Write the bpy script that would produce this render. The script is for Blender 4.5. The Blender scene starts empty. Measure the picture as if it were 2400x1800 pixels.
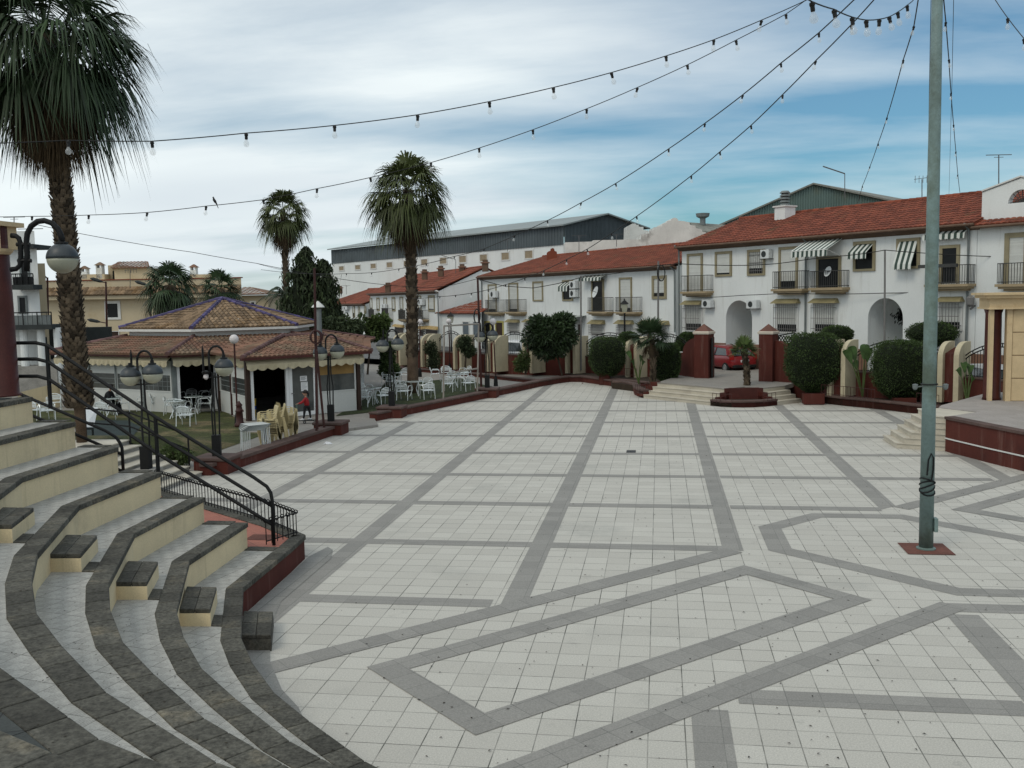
import bpy, bmesh, math, random
from mathutils import Vector, Matrix, noise
random.seed(7)
R = math.radians
SC = bpy.context.scene
COL = SC.collection

# ---------------------------------------------------------------- camera
F, PIT, ROL, YAW, H = 2262.15, 0.09015, -0.01829, 0.15214, 4.76
cd = bpy.data.cameras.new('camera')
cd.sensor_width = 36.0
cd.lens = 36.0 * F / 2400.0
cd.clip_start = 0.1
cd.clip_end = 3000
cam = bpy.data.objects.new('camera', cd)
COL.objects.link(cam)
cam.matrix_world = (Matrix.Translation((0, 0, H)) @ Matrix.Rotation(YAW, 4, 'Z')
                    @ Matrix.Rotation(math.pi / 2 - PIT, 4, 'X') @ Matrix.Rotation(ROL, 4, 'Z'))
SC.camera = cam
SC.view_settings.view_transform = 'Standard'
SC.view_settings.look = 'None'
SC.view_settings.exposure = EXPO = 0.16
SC.view_settings.gamma = 1.0
SC.view_settings.use_curve_mapping = False
SC.cycles.max_bounces = 6
SC.cycles.diffuse_bounces = 3
SC.cycles.transparent_max_bounces = 12
SC.cycles.use_adaptive_sampling = True
SC.cycles.use_denoising = True

# ---------------------------------------------------------------- sky
SUN_EL, SUN_AZ = 48.0, 215.0      # degrees; azimuth clockwise from +Y
w = bpy.data.worlds.new('World')
SC.world = w
w.use_nodes = True
nt = w.node_tree
nt.nodes.clear()
def N(tree, kind, **kw):
    n = tree.nodes.new(kind)
    for k, v in kw.items():
        if k in n.inputs: n.inputs[k].default_value = v
        else: setattr(n, k, v)
    return n
out = N(nt, 'ShaderNodeOutputWorld')
bg = N(nt, 'ShaderNodeBackground'); bg.inputs['Strength'].default_value = 0.092
sky = N(nt, 'ShaderNodeTexSky', sky_type='NISHITA', sun_disc=False)
sky.sun_elevation = R(SUN_EL); sky.sun_rotation = R(SUN_AZ)
sky.air_density = 1.0; sky.dust_density = 1.2; sky.ozone_density = 1.5
tc = N(nt, 'ShaderNodeTexCoord')
sep = N(nt, 'ShaderNodeSeparateXYZ'); nt.links.new(tc.outputs['Generated'], sep.inputs[0])
mx = N(nt, 'ShaderNodeMath', operation='MAXIMUM'); mx.inputs[1].default_value = 0.0
nt.links.new(sep.outputs['Z'], mx.inputs[0])
ad = N(nt, 'ShaderNodeMath', operation='ADD'); ad.inputs[1].default_value = 0.16
nt.links.new(mx.outputs[0], ad.inputs[0])
cmb = N(nt, 'ShaderNodeCombineXYZ')
for ax in 'XY':
    dv = N(nt, 'ShaderNodeMath', operation='DIVIDE')
    nt.links.new(sep.outputs[ax], dv.inputs[0]); nt.links.new(ad.outputs[0], dv.inputs[1])
    nt.links.new(dv.outputs[0], cmb.inputs[ax])
mp = N(nt, 'ShaderNodeMapping'); mp.inputs['Rotation'].default_value = (0, 0, R(8)); mp.inputs['Scale'].default_value = (0.55, 1.35, 1)
nt.links.new(cmb.outputs[0], mp.inputs[0])
n1 = N(nt, 'ShaderNodeTexNoise', Scale=0.60, Detail=6.0, Roughness=0.42, Distortion=0.5)
nt.links.new(mp.outputs[0], n1.inputs['Vector'])
n2 = N(nt, 'ShaderNodeTexNoise', Scale=2.6, Detail=6.0, Roughness=0.6, Distortion=0.2)
nt.links.new(mp.outputs[0], n2.inputs['Vector'])
# more cloud towards the west (left), clearer towards the east
wdot = N(nt, 'ShaderNodeVectorMath', operation='DOT_PRODUCT'); wdot.inputs[1].default_value = (0.6, 0.8, 0.0); nt.links.new(tc.outputs['Generated'], wdot.inputs[0])
wmx = N(nt, 'ShaderNodeMath', operation='SUBTRACT'); wmx.inputs[1].default_value = 0.3; wmx.use_clamp = True; nt.links.new(wdot.outputs['Value'], wmx.inputs[0])
wd = N(nt, 'ShaderNodeMath', operation='MULTIPLY'); wd.inputs[1].default_value = -0.55; nt.links.new(wmx.outputs[0], wd.inputs[0])
s1 = N(nt, 'ShaderNodeMath', operation='ADD'); nt.links.new(n1.outputs['Fac'], s1.inputs[0]); nt.links.new(wd.outputs[0], s1.inputs[1])
s2 = N(nt, 'ShaderNodeMath', operation='MULTIPLY_ADD'); s2.inputs[1].default_value = 0.22
nt.links.new(n2.outputs['Fac'], s2.inputs[0]); nt.links.new(s1.outputs[0], s2.inputs[2])
rp = N(nt, 'ShaderNodeValToRGB')
rp.color_ramp.elements[0].position = 0.23; rp.color_ramp.elements[0].color = (0.05, 0.05, 0.05, 1)
rp.color_ramp.elements[1].position = 0.54; rp.color_ramp.elements[1].color = (0.95, 0.95, 0.95, 1)
nt.links.new(s2.outputs[0], rp.inputs[0])
# cloud colour: bright white with grey-blue bellies
n3 = N(nt, 'ShaderNodeTexNoise', Scale=0.9, Detail=6.0, Roughness=0.42, Distortion=0.6)
nt.links.new(mp.outputs[0], n3.inputs['Vector'])
rc = N(nt, 'ShaderNodeValToRGB')
rc.color_ramp.elements[0].position = 0.32; rc.color_ramp.elements[0].color = (7.0, 7.7, 8.2, 1)
rc.color_ramp.elements[1].position = 0.66; rc.color_ramp.elements[1].color = (9.0, 9.7, 9.8, 1)
nt.links.new(n3.outputs['Fac'], rc.inputs[0])
tint = N(nt, 'ShaderNodeMix', data_type='RGBA', blend_type='MULTIPLY'); tint.inputs[0].default_value = 1.0
nt.links.new(sky.outputs[0], tint.inputs[6]); tint.inputs[7].default_value = (0.44, 0.78, 0.88, 1)
mixc = N(nt, 'ShaderNodeMix', data_type='RGBA')
nt.links.new(rp.outputs[0], mixc.inputs[0]); nt.links.new(tint.outputs[2], mixc.inputs[6]); nt.links.new(rc.outputs[0], mixc.inputs[7])
nt.links.new(mixc.outputs[2], bg.inputs['Color']); nt.links.new(bg.outputs[0], out.inputs['Surface'])

sl = bpy.data.lights.new('sun', 'SUN'); sl.energy = 0.75; sl.angle = R(20); sl.color = (1.0, 0.90, 0.74)
sun = bpy.data.objects.new('sun', sl); COL.objects.link(sun)
az, el = R(SUN_AZ), R(SUN_EL)
sd = Vector((math.sin(az) * math.cos(el), math.cos(az) * math.cos(el), math.sin(el)))
sun.rotation_euler = sd.to_track_quat('Z', 'Y').to_euler(); sun.location = (0, 0, 60)

# ---------------------------------------------------------------- measuring the photograph (2400 x 1800)
cR, sR, cP, sP, cY, sY = math.cos(ROL), math.sin(ROL), math.cos(PIT), math.sin(PIT), math.cos(YAW), math.sin(YAW)
def ray(px, py):
    u2 = (px - 1200) / F; v2 = (py - 900) / F
    u = cR * u2 + sR * v2; v = -sR * u2 + cR * v2
    y = cP - sP * v; z = -(sP + cP * v)
    return Vector((cY * u - sY * y, sY * u + cY * y, z))
def G(px, py, z=0.0):                     # point of the level z seen at a pixel
    d = ray(px, py); t = (z - H) / d.z
    return Vector((d.x * t, d.y * t, z))
def at(px, py, Z):                        # point at a distance Z in front of the camera
    d = ray(px, py); t = Z / (-sY * d.x + cY * d.y)
    return Vector((d.x * t, d.y * t, H + d.z * t))
def gz(px, Z, z):                         # the same, but standing at height z
    p = at(px, 900, Z); return Vector((p.x, p.y, z))
class Wall:                               # a vertical plane through A along direction d (towards the right)
    def __init__(s, A, d):
        s.A = Vector((A[0], A[1], 0)); s.d = Vector((d[0], d[1], 0)).normalized()
        s.n = Vector((s.d.y, -s.d.x, 0))     # towards the viewer
    def uz(s, px, py):
        r = ray(px, py); den = r.x * s.n.x + r.y * s.n.y
        t = (s.A.x * s.n.x + s.A.y * s.n.y) / den
        P = Vector((r.x * t, r.y * t, H + r.z * t))
        return (P - s.A).dot(s.d), P.z
    def P(s, u, z, out=0.0):
        q = s.A + s.d * u + s.n * out; q.z = z; return q
    def rect(s, x0, y0, x1, y1):
        ym, xm = (y0 + y1) / 2, (x0 + x1) / 2
        return s.uz(x0, ym)[0], s.uz(xm, y1)[1], s.uz(x1, ym)[0], s.uz(xm, y0)[1]

# ---------------------------------------------------------------- materials
MATS = {}
def mat(name, c, rough=0.8, var=0.18, scale=2.0, fine=0.10, fscale=40.0, bump=0.0, bscale=30.0, metal=0.0,
        tone=0.0, streak=None, tint=None, tintpos=(0.5, 0.7), tintscale=0.8, spec=0.3, alpha=None, trans=0.0):
    m = bpy.data.materials.new(name); m.use_nodes = True; t = m.node_tree; t.nodes.clear(); L = t.links
    o = N(t, 'ShaderNodeOutputMaterial'); b = N(t, 'ShaderNodeBsdfPrincipled')
    b.inputs['Roughness'].default_value = rough; b.inputs['Metallic'].default_value = metal
    b.inputs['Specular IOR Level'].default_value = spec
    if trans: b.inputs['Transmission Weight'].default_value = trans
    if alpha is not None: b.inputs['Alpha'].default_value = alpha
    tcn = N(t, 'ShaderNodeTexCoord')
    g = N(t, 'ShaderNodeNewGeometry')
    a = N(t, 'ShaderNodeTexNoise', Scale=scale, Detail=5.0, Roughness=0.6); L.new(g.outputs['Position'], a.inputs['Vector'])
    f = N(t, 'ShaderNodeTexNoise', Scale=fscale, Detail=3.0, Roughness=0.7); L.new(tcn.outputs['Object'], f.inputs['Vector'])
    def rng(src, amt):
        q = N(t, 'ShaderNodeMapRange'); q.inputs['From Min'].default_value = 0.3; q.inputs['From Max'].default_value = 0.7
        q.inputs['To Min'].default_value = 1 - amt; q.inputs['To Max'].default_value = 1 + amt
        L.new(src, q.inputs['Value']); return q.outputs[0]
    v1, v2 = rng(a.outputs['Fac'], var), rng(f.outputs['Fac'], fine)
    mm = N(t, 'ShaderNodeMath', operation='MULTIPLY'); L.new(v1, mm.inputs[0]); L.new(v2, mm.inputs[1]); val = mm.outputs[0]
    if tone:
        at_ = N(t, 'ShaderNodeAttribute', attribute_name='tone')
        q = N(t, 'ShaderNodeMapRange'); q.inputs['To Min'].default_value = 1 - tone; q.inputs['To Max'].default_value = 1 + tone
        L.new(at_.outputs['Fac'], q.inputs['Value'])
        m2 = N(t, 'ShaderNodeMath', operation='MULTIPLY'); L.new(val, m2.inputs[0]); L.new(q.outputs[0], m2.inputs[1]); val = m2.outputs[0]
    base = N(t, 'ShaderNodeRGB'); base.outputs[0].default_value = (*c, 1); csrc = base.outputs[0]
    if tint:
        tn = N(t, 'ShaderNodeTexNoise', Scale=tintscale, Detail=7.0, Roughness=0.65); L.new(g.outputs['Position'], tn.inputs['Vector'])
        q = N(t, 'ShaderNodeMapRange', interpolation_type='SMOOTHSTEP'); q.inputs['From Min'].default_value = tintpos[0]; q.inputs['From Max'].default_value = tintpos[1]
        L.new(tn.outputs['Fac'], q.inputs['Value'])
        mxx = N(t, 'ShaderNodeMix', data_type='RGBA'); L.new(q.outputs[0], mxx.inputs[0]); L.new(csrc, mxx.inputs[6]); mxx.inputs[7].default_value = (*tint, 1)
        csrc = mxx.outputs[2]
    if streak:                            # rain streaks and rubbed patches, running down the face
        sm = N(t, 'ShaderNodeMapping'); sm.inputs['Scale'].default_value = (2.6, 2.6, 0.22); L.new(g.outputs['Position'], sm.inputs[0])
        s1_ = N(t, 'ShaderNodeTexNoise', Scale=1.6, Detail=7.0, Roughness=0.7); L.new(sm.outputs[0], s1_.inputs['Vector'])
        sq = N(t, 'ShaderNodeMapRange', interpolation_type='SMOOTHSTEP'); sq.inputs['From Min'].default_value = 0.52; sq.inputs['From Max'].default_value = 0.74; sq.inputs['To Max'].default_value = streak[1]
        L.new(s1_.outputs['Fac'], sq.inputs['Value']); sx = N(t, 'ShaderNodeMix', data_type='RGBA'); L.new(sq.outputs[0], sx.inputs[0]); L.new(csrc, sx.inputs[6]); sx.inputs[7].default_value = (*streak[0], 1); csrc = sx.outputs[2]
    vm = N(t, 'ShaderNodeVectorMath', operation='SCALE'); L.new(csrc, vm.inputs[0]); L.new(val, vm.inputs['Scale'])
    L.new(vm.outputs[0], b.inputs['Base Color'])
    if bump:
        bn = N(t, 'ShaderNodeTexNoise', Scale=bscale, Detail=4.0, Roughness=0.6); L.new(tcn.outputs['Object'], bn.inputs['Vector'])
        bb = N(t, 'ShaderNodeBump', Strength=0.6, Distance=bump); L.new(bn.outputs['Fac'], bb.inputs['Height']); L.new(bb.outputs[0], b.inputs['Normal'])
    L.new(b.outputs[0], o.inputs['Surface'])
    MATS[name] = m; m['c'] = 1
    return m
def tiled(name, c1, c2, joint, size=0.4, mortar=0.006, dirt=(0.2, 0.2, 0.19), ribs=False, rough=0.75, row=None, ang=0.0, offs=(0, 0), offset=0.0, spk=0.25, dirtpos=(0.52, 0.74)):
    m = bpy.data.materials.new(name); m.use_nodes = True; t = m.node_tree; t.nodes.clear(); L = t.links
    o = N(t, 'ShaderNodeOutputMaterial'); b = N(t, 'ShaderNodeBsdfPrincipled'); b.inputs['Roughness'].default_value = rough
    b.inputs['Specular IOR Level'].default_value = 0.3
    g = N(t, 'ShaderNodeNewGeometry')
    mpp = N(t, 'ShaderNodeMapping'); mpp.inputs['Rotation'].default_value = (0, 0, ang); mpp.inputs['Location'].default_value = (offs[0], offs[1], 0)
    L.new(g.outputs['Position'], mpp.inputs[0])
    br = N(t, 'ShaderNodeTexBrick', offset=offset, squash=1.0)
    br.inputs['Scale'].default_value = 1.0; br.inputs['Mortar Size'].default_value = mortar; br.inputs['Mortar Smooth'].default_value = 0.3
    br.inputs['Brick Width'].default_value = size; br.inputs['Row Height'].default_value = row or size; br.inputs['Bias'].default_value = 0.0
    br.inputs['Color1'].default_value = (*c1, 1); br.inputs['Color2'].default_value = (*c2, 1); br.inputs['Mortar'].default_value = (*joint, 1)
    L.new(mpp.outputs[0], br.inputs['Vector']); csrc = br.outputs['Color']
    # joints filled unevenly: half of them are clean and pale
    jn = N(t, 'ShaderNodeTexNoise', Scale=0.9, Detail=4.0, Roughness=0.7); L.new(g.outputs['Position'], jn.inputs['Vector'])
    jr = N(t, 'ShaderNodeMapRange'); jr.inputs['From Min'].default_value = 0.40; jr.inputs['From Max'].default_value = 0.62; jr.inputs['To Min'].default_value = 0.35
    L.new(jn.outputs['Fac'], jr.inputs['Value'])
    inv = N(t, 'ShaderNodeMix', data_type='RGBA'); 
    jf = N(t, 'ShaderNodeMath', operation='MULTIPLY'); L.new(br.outputs['Fac'], jf.inputs[0])
    om = N(t, 'ShaderNodeMath', operation='SUBTRACT'); om.inputs[0].default_value = 1.0; L.new(jr.outputs[0], om.inputs[1]); L.new(om.outputs[0], jf.inputs[1])
    L.new(jf.outputs[0], inv.inputs[0]); L.new(csrc, inv.inputs[6]); inv.inputs[7].default_value = (*[(x + y) / 2 for x, y in zip(c1, c2)], 1)
    csrc = inv.outputs[2]
    if ribs:
        rb = N(t, 'ShaderNodeTexBrick', offset=0.0); rb.inputs['Scale'].default_value = 1.0; rb.inputs['Mortar Size'].default_value = 0.007; rb.inputs['Mortar Smooth'].default_value = 0.2
        rb.inputs['Brick Width'].default_value = 0.0222; rb.inputs['Row Height'].default_value = 0.1333; L.new(mpp.outputs[0], rb.inputs['Vector'])
        ckm = N(t, 'ShaderNodeMapping'); ckm.inputs['Location'].default_value = (0.01, 0.01, 0.04); L.new(mpp.outputs[0], ckm.inputs[0])
        cks = N(t, 'ShaderNodeVectorMath', operation='MULTIPLY'); cks.inputs[1].default_value = (1, 1, 0.0); L.new(ckm.outputs[0], cks.inputs[0])
        ck = N(t, 'ShaderNodeTexChecker', Scale=7.5); ck.inputs['Color1'].default_value = (0, 0, 0, 1); ck.inputs['Color2'].default_value = (1, 1, 1, 1); L.new(cks.outputs[0], ck.inputs['Vector'])
        km = N(t, 'ShaderNodeMath', operation='MULTIPLY'); L.new(rb.outputs['Fac'], km.inputs[0])
        ks = N(t, 'ShaderNodeMapRange'); ks.inputs['From Min'].default_value = 0.35; ks.inputs['From Max'].default_value = 0.5; L.new(ck.outputs['Color'], ks.inputs['Value'])
        L.new(ks.outputs[0], km.inputs[1])
        k2 = N(t, 'ShaderNodeMath', operation='MULTIPLY'); L.new(km.outputs[0], k2.inputs[0]); k2.inputs[1].default_value = 0.38
        rm = N(t, 'ShaderNodeMix', data_type='RGBA'); L.new(k2.outputs[0], rm.inputs[0]); L.new(csrc, rm.inputs[6]); rm.inputs[7].default_value = (*[x * 0.35 for x in c1], 1)
        csrc = rm.outputs[2]
    a = N(t, 'ShaderNodeTexNoise', Scale=0.35, Detail=9.0, Roughness=0.68); L.new(g.outputs['Position'], a.inputs['Vector'])
    q = N(t, 'ShaderNodeMapRange', interpolation_type='SMOOTHSTEP'); q.inputs['From Min'].default_value = dirtpos[0]; q.inputs['From Max'].default_value = dirtpos[1]; q.inputs['To Max'].default_value = 0.45
    L.new(a.outputs['Fac'], q.inputs['Value'])
    sn = N(t, 'ShaderNodeTexNoise', Scale=1.9, Detail=8.0, Roughness=0.78); L.new(g.outputs['Position'], sn.inputs['Vector'])
    sq = N(t, 'ShaderNodeMapRange', interpolation_type='SMOOTHSTEP'); sq.inputs['From Min'].default_value = 0.58; sq.inputs['From Max'].default_value = 0.72; sq.inputs['To Max'].default_value = 0.42; L.new(sn.outputs['Fac'], sq.inputs['Value'])
    m0 = N(t, 'ShaderNodeMix', data_type='RGBA'); L.new(sq.outputs[0], m0.inputs[0]); L.new(csrc, m0.inputs[6]); m0.inputs[7].default_value = (*[x * .8 for x in dirt], 1); csrc = m0.outputs[2]
    m1 = N(t, 'ShaderNodeMix', data_type='RGBA'); L.new(q.outputs[0], m1.inputs[0]); L.new(csrc, m1.inputs[6]); m1.inputs[7].default_value = (*dirt, 1)
    f = N(t, 'ShaderNodeTexNoise', Scale=55.0, Detail=2.0, Roughness=0.8); L.new(g.outputs['Position'], f.inputs['Vector'])
    q2 = N(t, 'ShaderNodeMapRange'); q2.inputs['From Min'].default_value = 0.25; q2.inputs['From Max'].default_value = 0.75; q2.inputs['To Min'].default_value = 1 - spk; q2.inputs['To Max'].default_value = 1 + spk
    L.new(f.outputs['Fac'], q2.inputs['Value'])
    vm = N(t, 'ShaderNodeVectorMath', operation='SCALE'); L.new(m1.outputs[2], vm.inputs[0]); L.new(q2.outputs[0], vm.inputs['Scale'])
    L.new(vm.outputs[0], b.inputs['Base Color'])
    bb = N(t, 'ShaderNodeBump', Strength=0.35, Distance=0.004); L.new(f.outputs['Fac'], bb.inputs['Height']); L.new(bb.outputs[0], b.inputs['Normal'])
    L.new(b.outputs[0], o.inputs['Surface']); MATS[name] = m
    return m
def striped(name, c1, c2, period, axis):       # awning cloth; axis = world direction of the stripes' sequence
    m = bpy.data.materials.new(name); m.use_nodes = True; t = m.node_tree; t.nodes.clear(); L = t.links
    o = N(t, 'ShaderNodeOutputMaterial'); b = N(t, 'ShaderNodeBsdfPrincipled'); b.inputs['Roughness'].default_value = 0.85
    g = N(t, 'ShaderNodeNewGeometry'); d = N(t, 'ShaderNodeVectorMath', operation='DOT_PRODUCT'); d.inputs[1].default_value = tuple(axis)
    L.new(g.outputs['Position'], d.inputs[0])
    s = N(t, 'ShaderNodeMath', operation='DIVIDE'); s.inputs[1].default_value = period; L.new(d.outputs['Value'], s.inputs[0])
    f = N(t, 'ShaderNodeMath', operation='FRACT'); L.new(s.outputs[0], f.inputs[0])
    c = N(t, 'ShaderNodeMath', operation='GREATER_THAN'); c.inputs[1].default_value = 0.5; L.new(f.outputs[0], c.inputs[0])
    mm = N(t, 'ShaderNodeMix', data_type='RGBA'); L.new(c.outputs[0], mm.inputs[0]); mm.inputs[6].default_value = (*c1, 1); mm.inputs[7].default_value = (*c2, 1)
    L.new(mm.outputs[2], b.inputs['Base Color']); L.new(b.outputs[0], o.inputs['Surface']); MATS[name] = m
    return m

# ---------------------------------------------------------------- objects
WM = {}
def tag(o, label=None, cat=None, group=None, kind=None):
    if label: o['label'] = label
    if cat: o['category'] = cat
    if group: o['group'] = group
    if kind: o['kind'] = kind
    return o
def empty(name, loc, label, cat, group=None, rz=0.0):
    o = bpy.data.objects.new(name, None); COL.objects.link(o)
    o.location = loc; o.rotation_euler = (0, 0, rz); o.empty_display_size = 0.2
    WM[o] = Matrix.Translation(Vector(loc)) @ Matrix.Rotation(rz, 4, 'Z')
    return tag(o, label, cat, group)
def wm(o): return WM[o] if o in WM else wm(o.parent) if o.parent else Matrix.Identity(4)
class MB:
    def __init__(s): s.v = []; s.f = []; s.t = []
    def face(s, pts, tone=0.5):
        i = len(s.v); s.v += [Vector(p) for p in pts]; s.f.append(tuple(range(i, i + len(pts)))); s.t.append(tone); return s
    def add(s, verts, faces, tone=0.5):
        i = len(s.v); s.v += [Vector(p) for p in verts]
        for f in faces: s.f.append(tuple(i + k for k in f)); s.t.append(tone)
        return s
    def hexa(s, b, t, tone=0.5):              # bottom ring and top ring (same count)
        n = len(b); s.add(list(b) + list(t), [tuple(range(n))[::-1], tuple(range(n, 2 * n))] + [(k, (k + 1) % n, n + (k + 1) % n, n + k) for k in range(n)], tone); return s
    def box(s, x0, y0, z0, x1, y1, z1, tone=0.5):
        return s.hexa([(x0, y0, z0), (x1, y0, z0), (x1, y1, z0), (x0, y1, z0)], [(x0, y0, z1), (x1, y0, z1), (x1, y1, z1), (x0, y1, z1)], tone)
    def prism(s, poly, z0, z1, tone=0.5):
        return s.hexa([(p[0], p[1], z0) for p in poly], [(p[0], p[1], z1) for p in poly], tone)
    def wbox(s, W, u0, z0, u1, z1, o0, o1, tone=0.5):   # box on a wall plane, standing out o0..o1
        P = W.P
        return s.hexa([P(u0, z0, o1), P(u1, z0, o1), P(u1, z0, o0), P(u0, z0, o0)], [P(u0, z1, o1), P(u1, z1, o1), P(u1, z1, o0), P(u0, z1, o0)], tone)
    def bar(s, a, b, wd, ht=None, tone=0.5):
        a, b = Vector(a), Vector(b); ht = ht or wd; d = (b - a).normalized()
        up = Vector((0, 0, 1)) if abs(d.z) < 0.9 else Vector((1, 0, 0)); x = d.cross(up).normalized() * wd / 2; y = x.cross(d).normalized() * ht / 2
        return s.hexa([a - x - y, a + x - y, a + x + y, a - x + y], [b - x - y, b + x - y, b + x + y, b - x + y], tone)
    def tube(s, pts, r, n=8, tone=0.5, cap=True):
        pts = [Vector(p) for p in pts]; m = len(pts); rr = r if isinstance(r, (list, tuple)) else [r] * m
        i0 = len(s.v); px = None
        for k, p in enumerate(pts):
            d = (pts[min(k + 1, m - 1)] - pts[max(k - 1, 0)]).normalized()
            if px is None:
                up = Vector((0, 0, 1)) if abs(d.z) < 0.9 else Vector((1, 0, 0)); px = d.cross(up).normalized()
            else:
                px = (px - d * px.dot(d)).normalized()
            py = d.cross(px)
            for j in range(n):
                a = 2 * math.pi * j / n; s.v.append(p + (px * math.cos(a) + py * math.sin(a)) * rr[k])
        for k in range(m - 1):
            for j in range(n):
                s.f.append((i0 + k * n + j, i0 + k * n + (j + 1) % n, i0 + (k + 1) * n + (j + 1) % n, i0 + (k + 1) * n + j)); s.t.append(tone)
        if cap:
            s.f.append(tuple(i0 + j for j in range(n))[::-1]); s.t.append(tone)
            s.f.append(tuple(i0 + (m - 1) * n + j for j in range(n))); s.t.append(tone)
        return s
    def lathe(s, c, prof, n=16, tone=0.5):      # prof: (radius, z) from bottom to top
        c = Vector(c); i0 = len(s.v)
        for r, z in prof:
            for j in range(n):
                a = 2 * math.pi * j / n; s.v.append(c + Vector((r * math.cos(a), r * math.sin(a), z)))
        for k in range(len(prof) - 1):
            for j in range(n):
                s.f.append((i0 + k * n + j, i0 + k * n + (j + 1) % n, i0 + (k + 1) * n + (j + 1) % n, i0 + (k + 1) * n + j)); s.t.append(tone)
        s.f.append(tuple(i0 + j for j in range(n))[::-1]); s.t.append(tone)
        s.f.append(tuple(i0 + (len(prof) - 1) * n + j for j in range(n))); s.t.append(tone)
        return s
    def build(s, name, m, parent=None, smooth=False, bevel=0.0, clean=False):
        me = bpy.data.meshes.new(name)
        vs = s.v
        if parent is not None:
            inv = wm(parent).inverted(); vs = [inv @ p for p in s.v]
        me.from_pydata([tuple(p) for p in vs], [], s.f)
        a = me.attributes.new('tone', 'FLOAT', 'FACE')
        a.data.foreach_set('value', [float(x) for x in s.t])
        me.materials.append(MATS[m] if isinstance(m, str) else m)
        if smooth: me.polygons.foreach_set('use_smooth', [True] * len(me.polygons))
        me.update()
        o = bpy.data.objects.new(name, me); COL.objects.link(o)
        if parent is not None: o.parent = parent
        if bevel:
            b = o.modifiers.new('bevel', 'BEVEL'); b.width = bevel; b.segments = 2; b.limit_method = 'ANGLE'; b.angle_limit = R(40)
        return o
def copy_tree(o, loc, rz, label=None, group=None, scale=None):
    c = o.copy(); COL.objects.link(c); c.location = loc; c.rotation_euler = (0, 0, rz)
    if scale: c.scale = (scale,) * 3
    if label: c['label'] = label
    if group: c['group'] = group
    for ch in [x for x in bpy.data.objects if x.parent == o]:
        d = ch.copy(); COL.objects.link(d); d.parent = c
        for g2 in [x for x in bpy.data.objects if x.parent == ch]:
            e = g2.copy(); COL.objects.link(e); e.parent = d
    return c
def offset_line(pts, d):                  # offset to the left of travel when d > 0 (plan)
    P = [Vector((p[0], p[1])) for p in pts]; o = []
    for i, p in enumerate(P):
        ds = []
        if i > 0: ds.append((P[i] - P[i - 1]).normalized())
        if i < len(P) - 1: ds.append((P[i + 1] - P[i]).normalized())
        ns = [Vector((-q.y, q.x)) for q in ds]; nn = sum(ns, Vector((0, 0))).normalized()
        k = d / max(0.5, nn.dot(ns[0])); o.append(p + nn * k)
    return [(q.x, q.y) for q in o]
def strip_poly(pts, w0, w1):              # closed outline between two offsets of a line
    return offset_line(pts, w0) + offset_line(pts, w1)[::-1]
def ribbon(mb, pts, w0, w1, z0, z1, seg=None, gap=0.0, tone=None):   # blocks along a line between two offsets
    A, B = offset_line(pts, w0), offset_line(pts, w1)
    for i in range(len(pts) - 1):
        a0, a1, b0, b1 = (Vector(q) for q in (A[i], A[i + 1], B[i], B[i + 1]))
        L = ((a1 - a0).length + (b1 - b0).length) / 2
        n = max(1, round(L / seg)) if seg else 1
        for k in range(n):
            t0, t1 = k / n + gap / 2 / L, (k + 1) / n - gap / 2 / L
            q = [a0.lerp(a1, t0), a0.lerp(a1, t1), b0.lerp(b1, t1), b0.lerp(b1, t0)]
            mb.hexa([(p.x, p.y, z0) for p in q], [(p.x, p.y, z1) for p in q], random.random() if tone is None else tone)
    return mb
def sheet(name, poly, z, m, kind='structure'):
    o = MB().face([(p[0], p[1], z) for p in poly]).build(name, m); o['kind'] = kind; return o
def slab(name, poly, z0, z1, m, kind='structure'):
    o = MB().prism(poly, z0, z1).build(name, m); o['kind'] = kind; return o
# ---------------------------------------------------------------- materials in use
tiled('paving_light', (0.52, 0.50, 0.45), (0.46, 0.44, 0.395), (0.07, 0.07, 0.06), 0.4, 0.0075, offs=(0.139, -0.058), dirt=(0.27, 0.27, 0.25))
tiled('paving_dark', (0.285, 0.274, 0.252), (0.240, 0.231, 0.213), (0.13, 0.13, 0.12), 0.4, 0.005, offs=(0.139, -0.058), dirt=(0.17, 0.17, 0.16))
tiled('paving_dark_diagonal', (0.285, 0.274, 0.252), (0.240, 0.231, 0.213), (0.13, 0.13, 0.12), 0.4, 0.005, ang=R(45), dirt=(0.17, 0.17, 0.16))
tiled('paving_border', (0.27, 0.265, 0.245), (0.225, 0.22, 0.205), (0.09, 0.09, 0.08), 0.4, 0.006, offs=(0.139, -0.058), dirt=(0.15, 0.15, 0.14))
tiled('tread_tile', (0.42, 0.41, 0.38), (0.36, 0.355, 0.33), (0.08, 0.08, 0.07), 0.4, 0.005, ribs=True, ang=R(12), dirt=(0.26, 0.255, 0.23), dirtpos=(0.58, 0.8))
tiled('top_floor', (0.060, 0.066, 0.063), (0.042, 0.047, 0.045), (0.012, 0.012, 0.012), 0.4, 0.006, ang=R(-20), dirt=(0.10, 0.095, 0.075))
tiled('rose_tile', (0.43, 0.17, 0.12), (0.36, 0.135, 0.10), (0.16, 0.08, 0.06), 0.33, 0.006, ang=R(45), dirt=(0.26, 0.12, 0.09))
tiled('path_paving', (0.27, 0.25, 0.225), (0.235, 0.22, 0.20), (0.16, 0.15, 0.13), 0.4, 0.004, ang=R(30), dirt=(0.17, 0.15, 0.13))
tiled('stage_floor', (0.33, 0.30, 0.28), (0.29, 0.265, 0.245), (0.2, 0.18, 0.17), 0.4, 0.004, dirt=(0.22, 0.2, 0.18))
mat('coping_stone', (0.078, 0.075, 0.063), 0.9, var=0.35, scale=1.6, fine=0.55, fscale=22, bump=0.006, bscale=45, tone=0.25, tint=(0.115, 0.100, 0.072), tintpos=(0.52, 0.74), tintscale=1.6)
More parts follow.
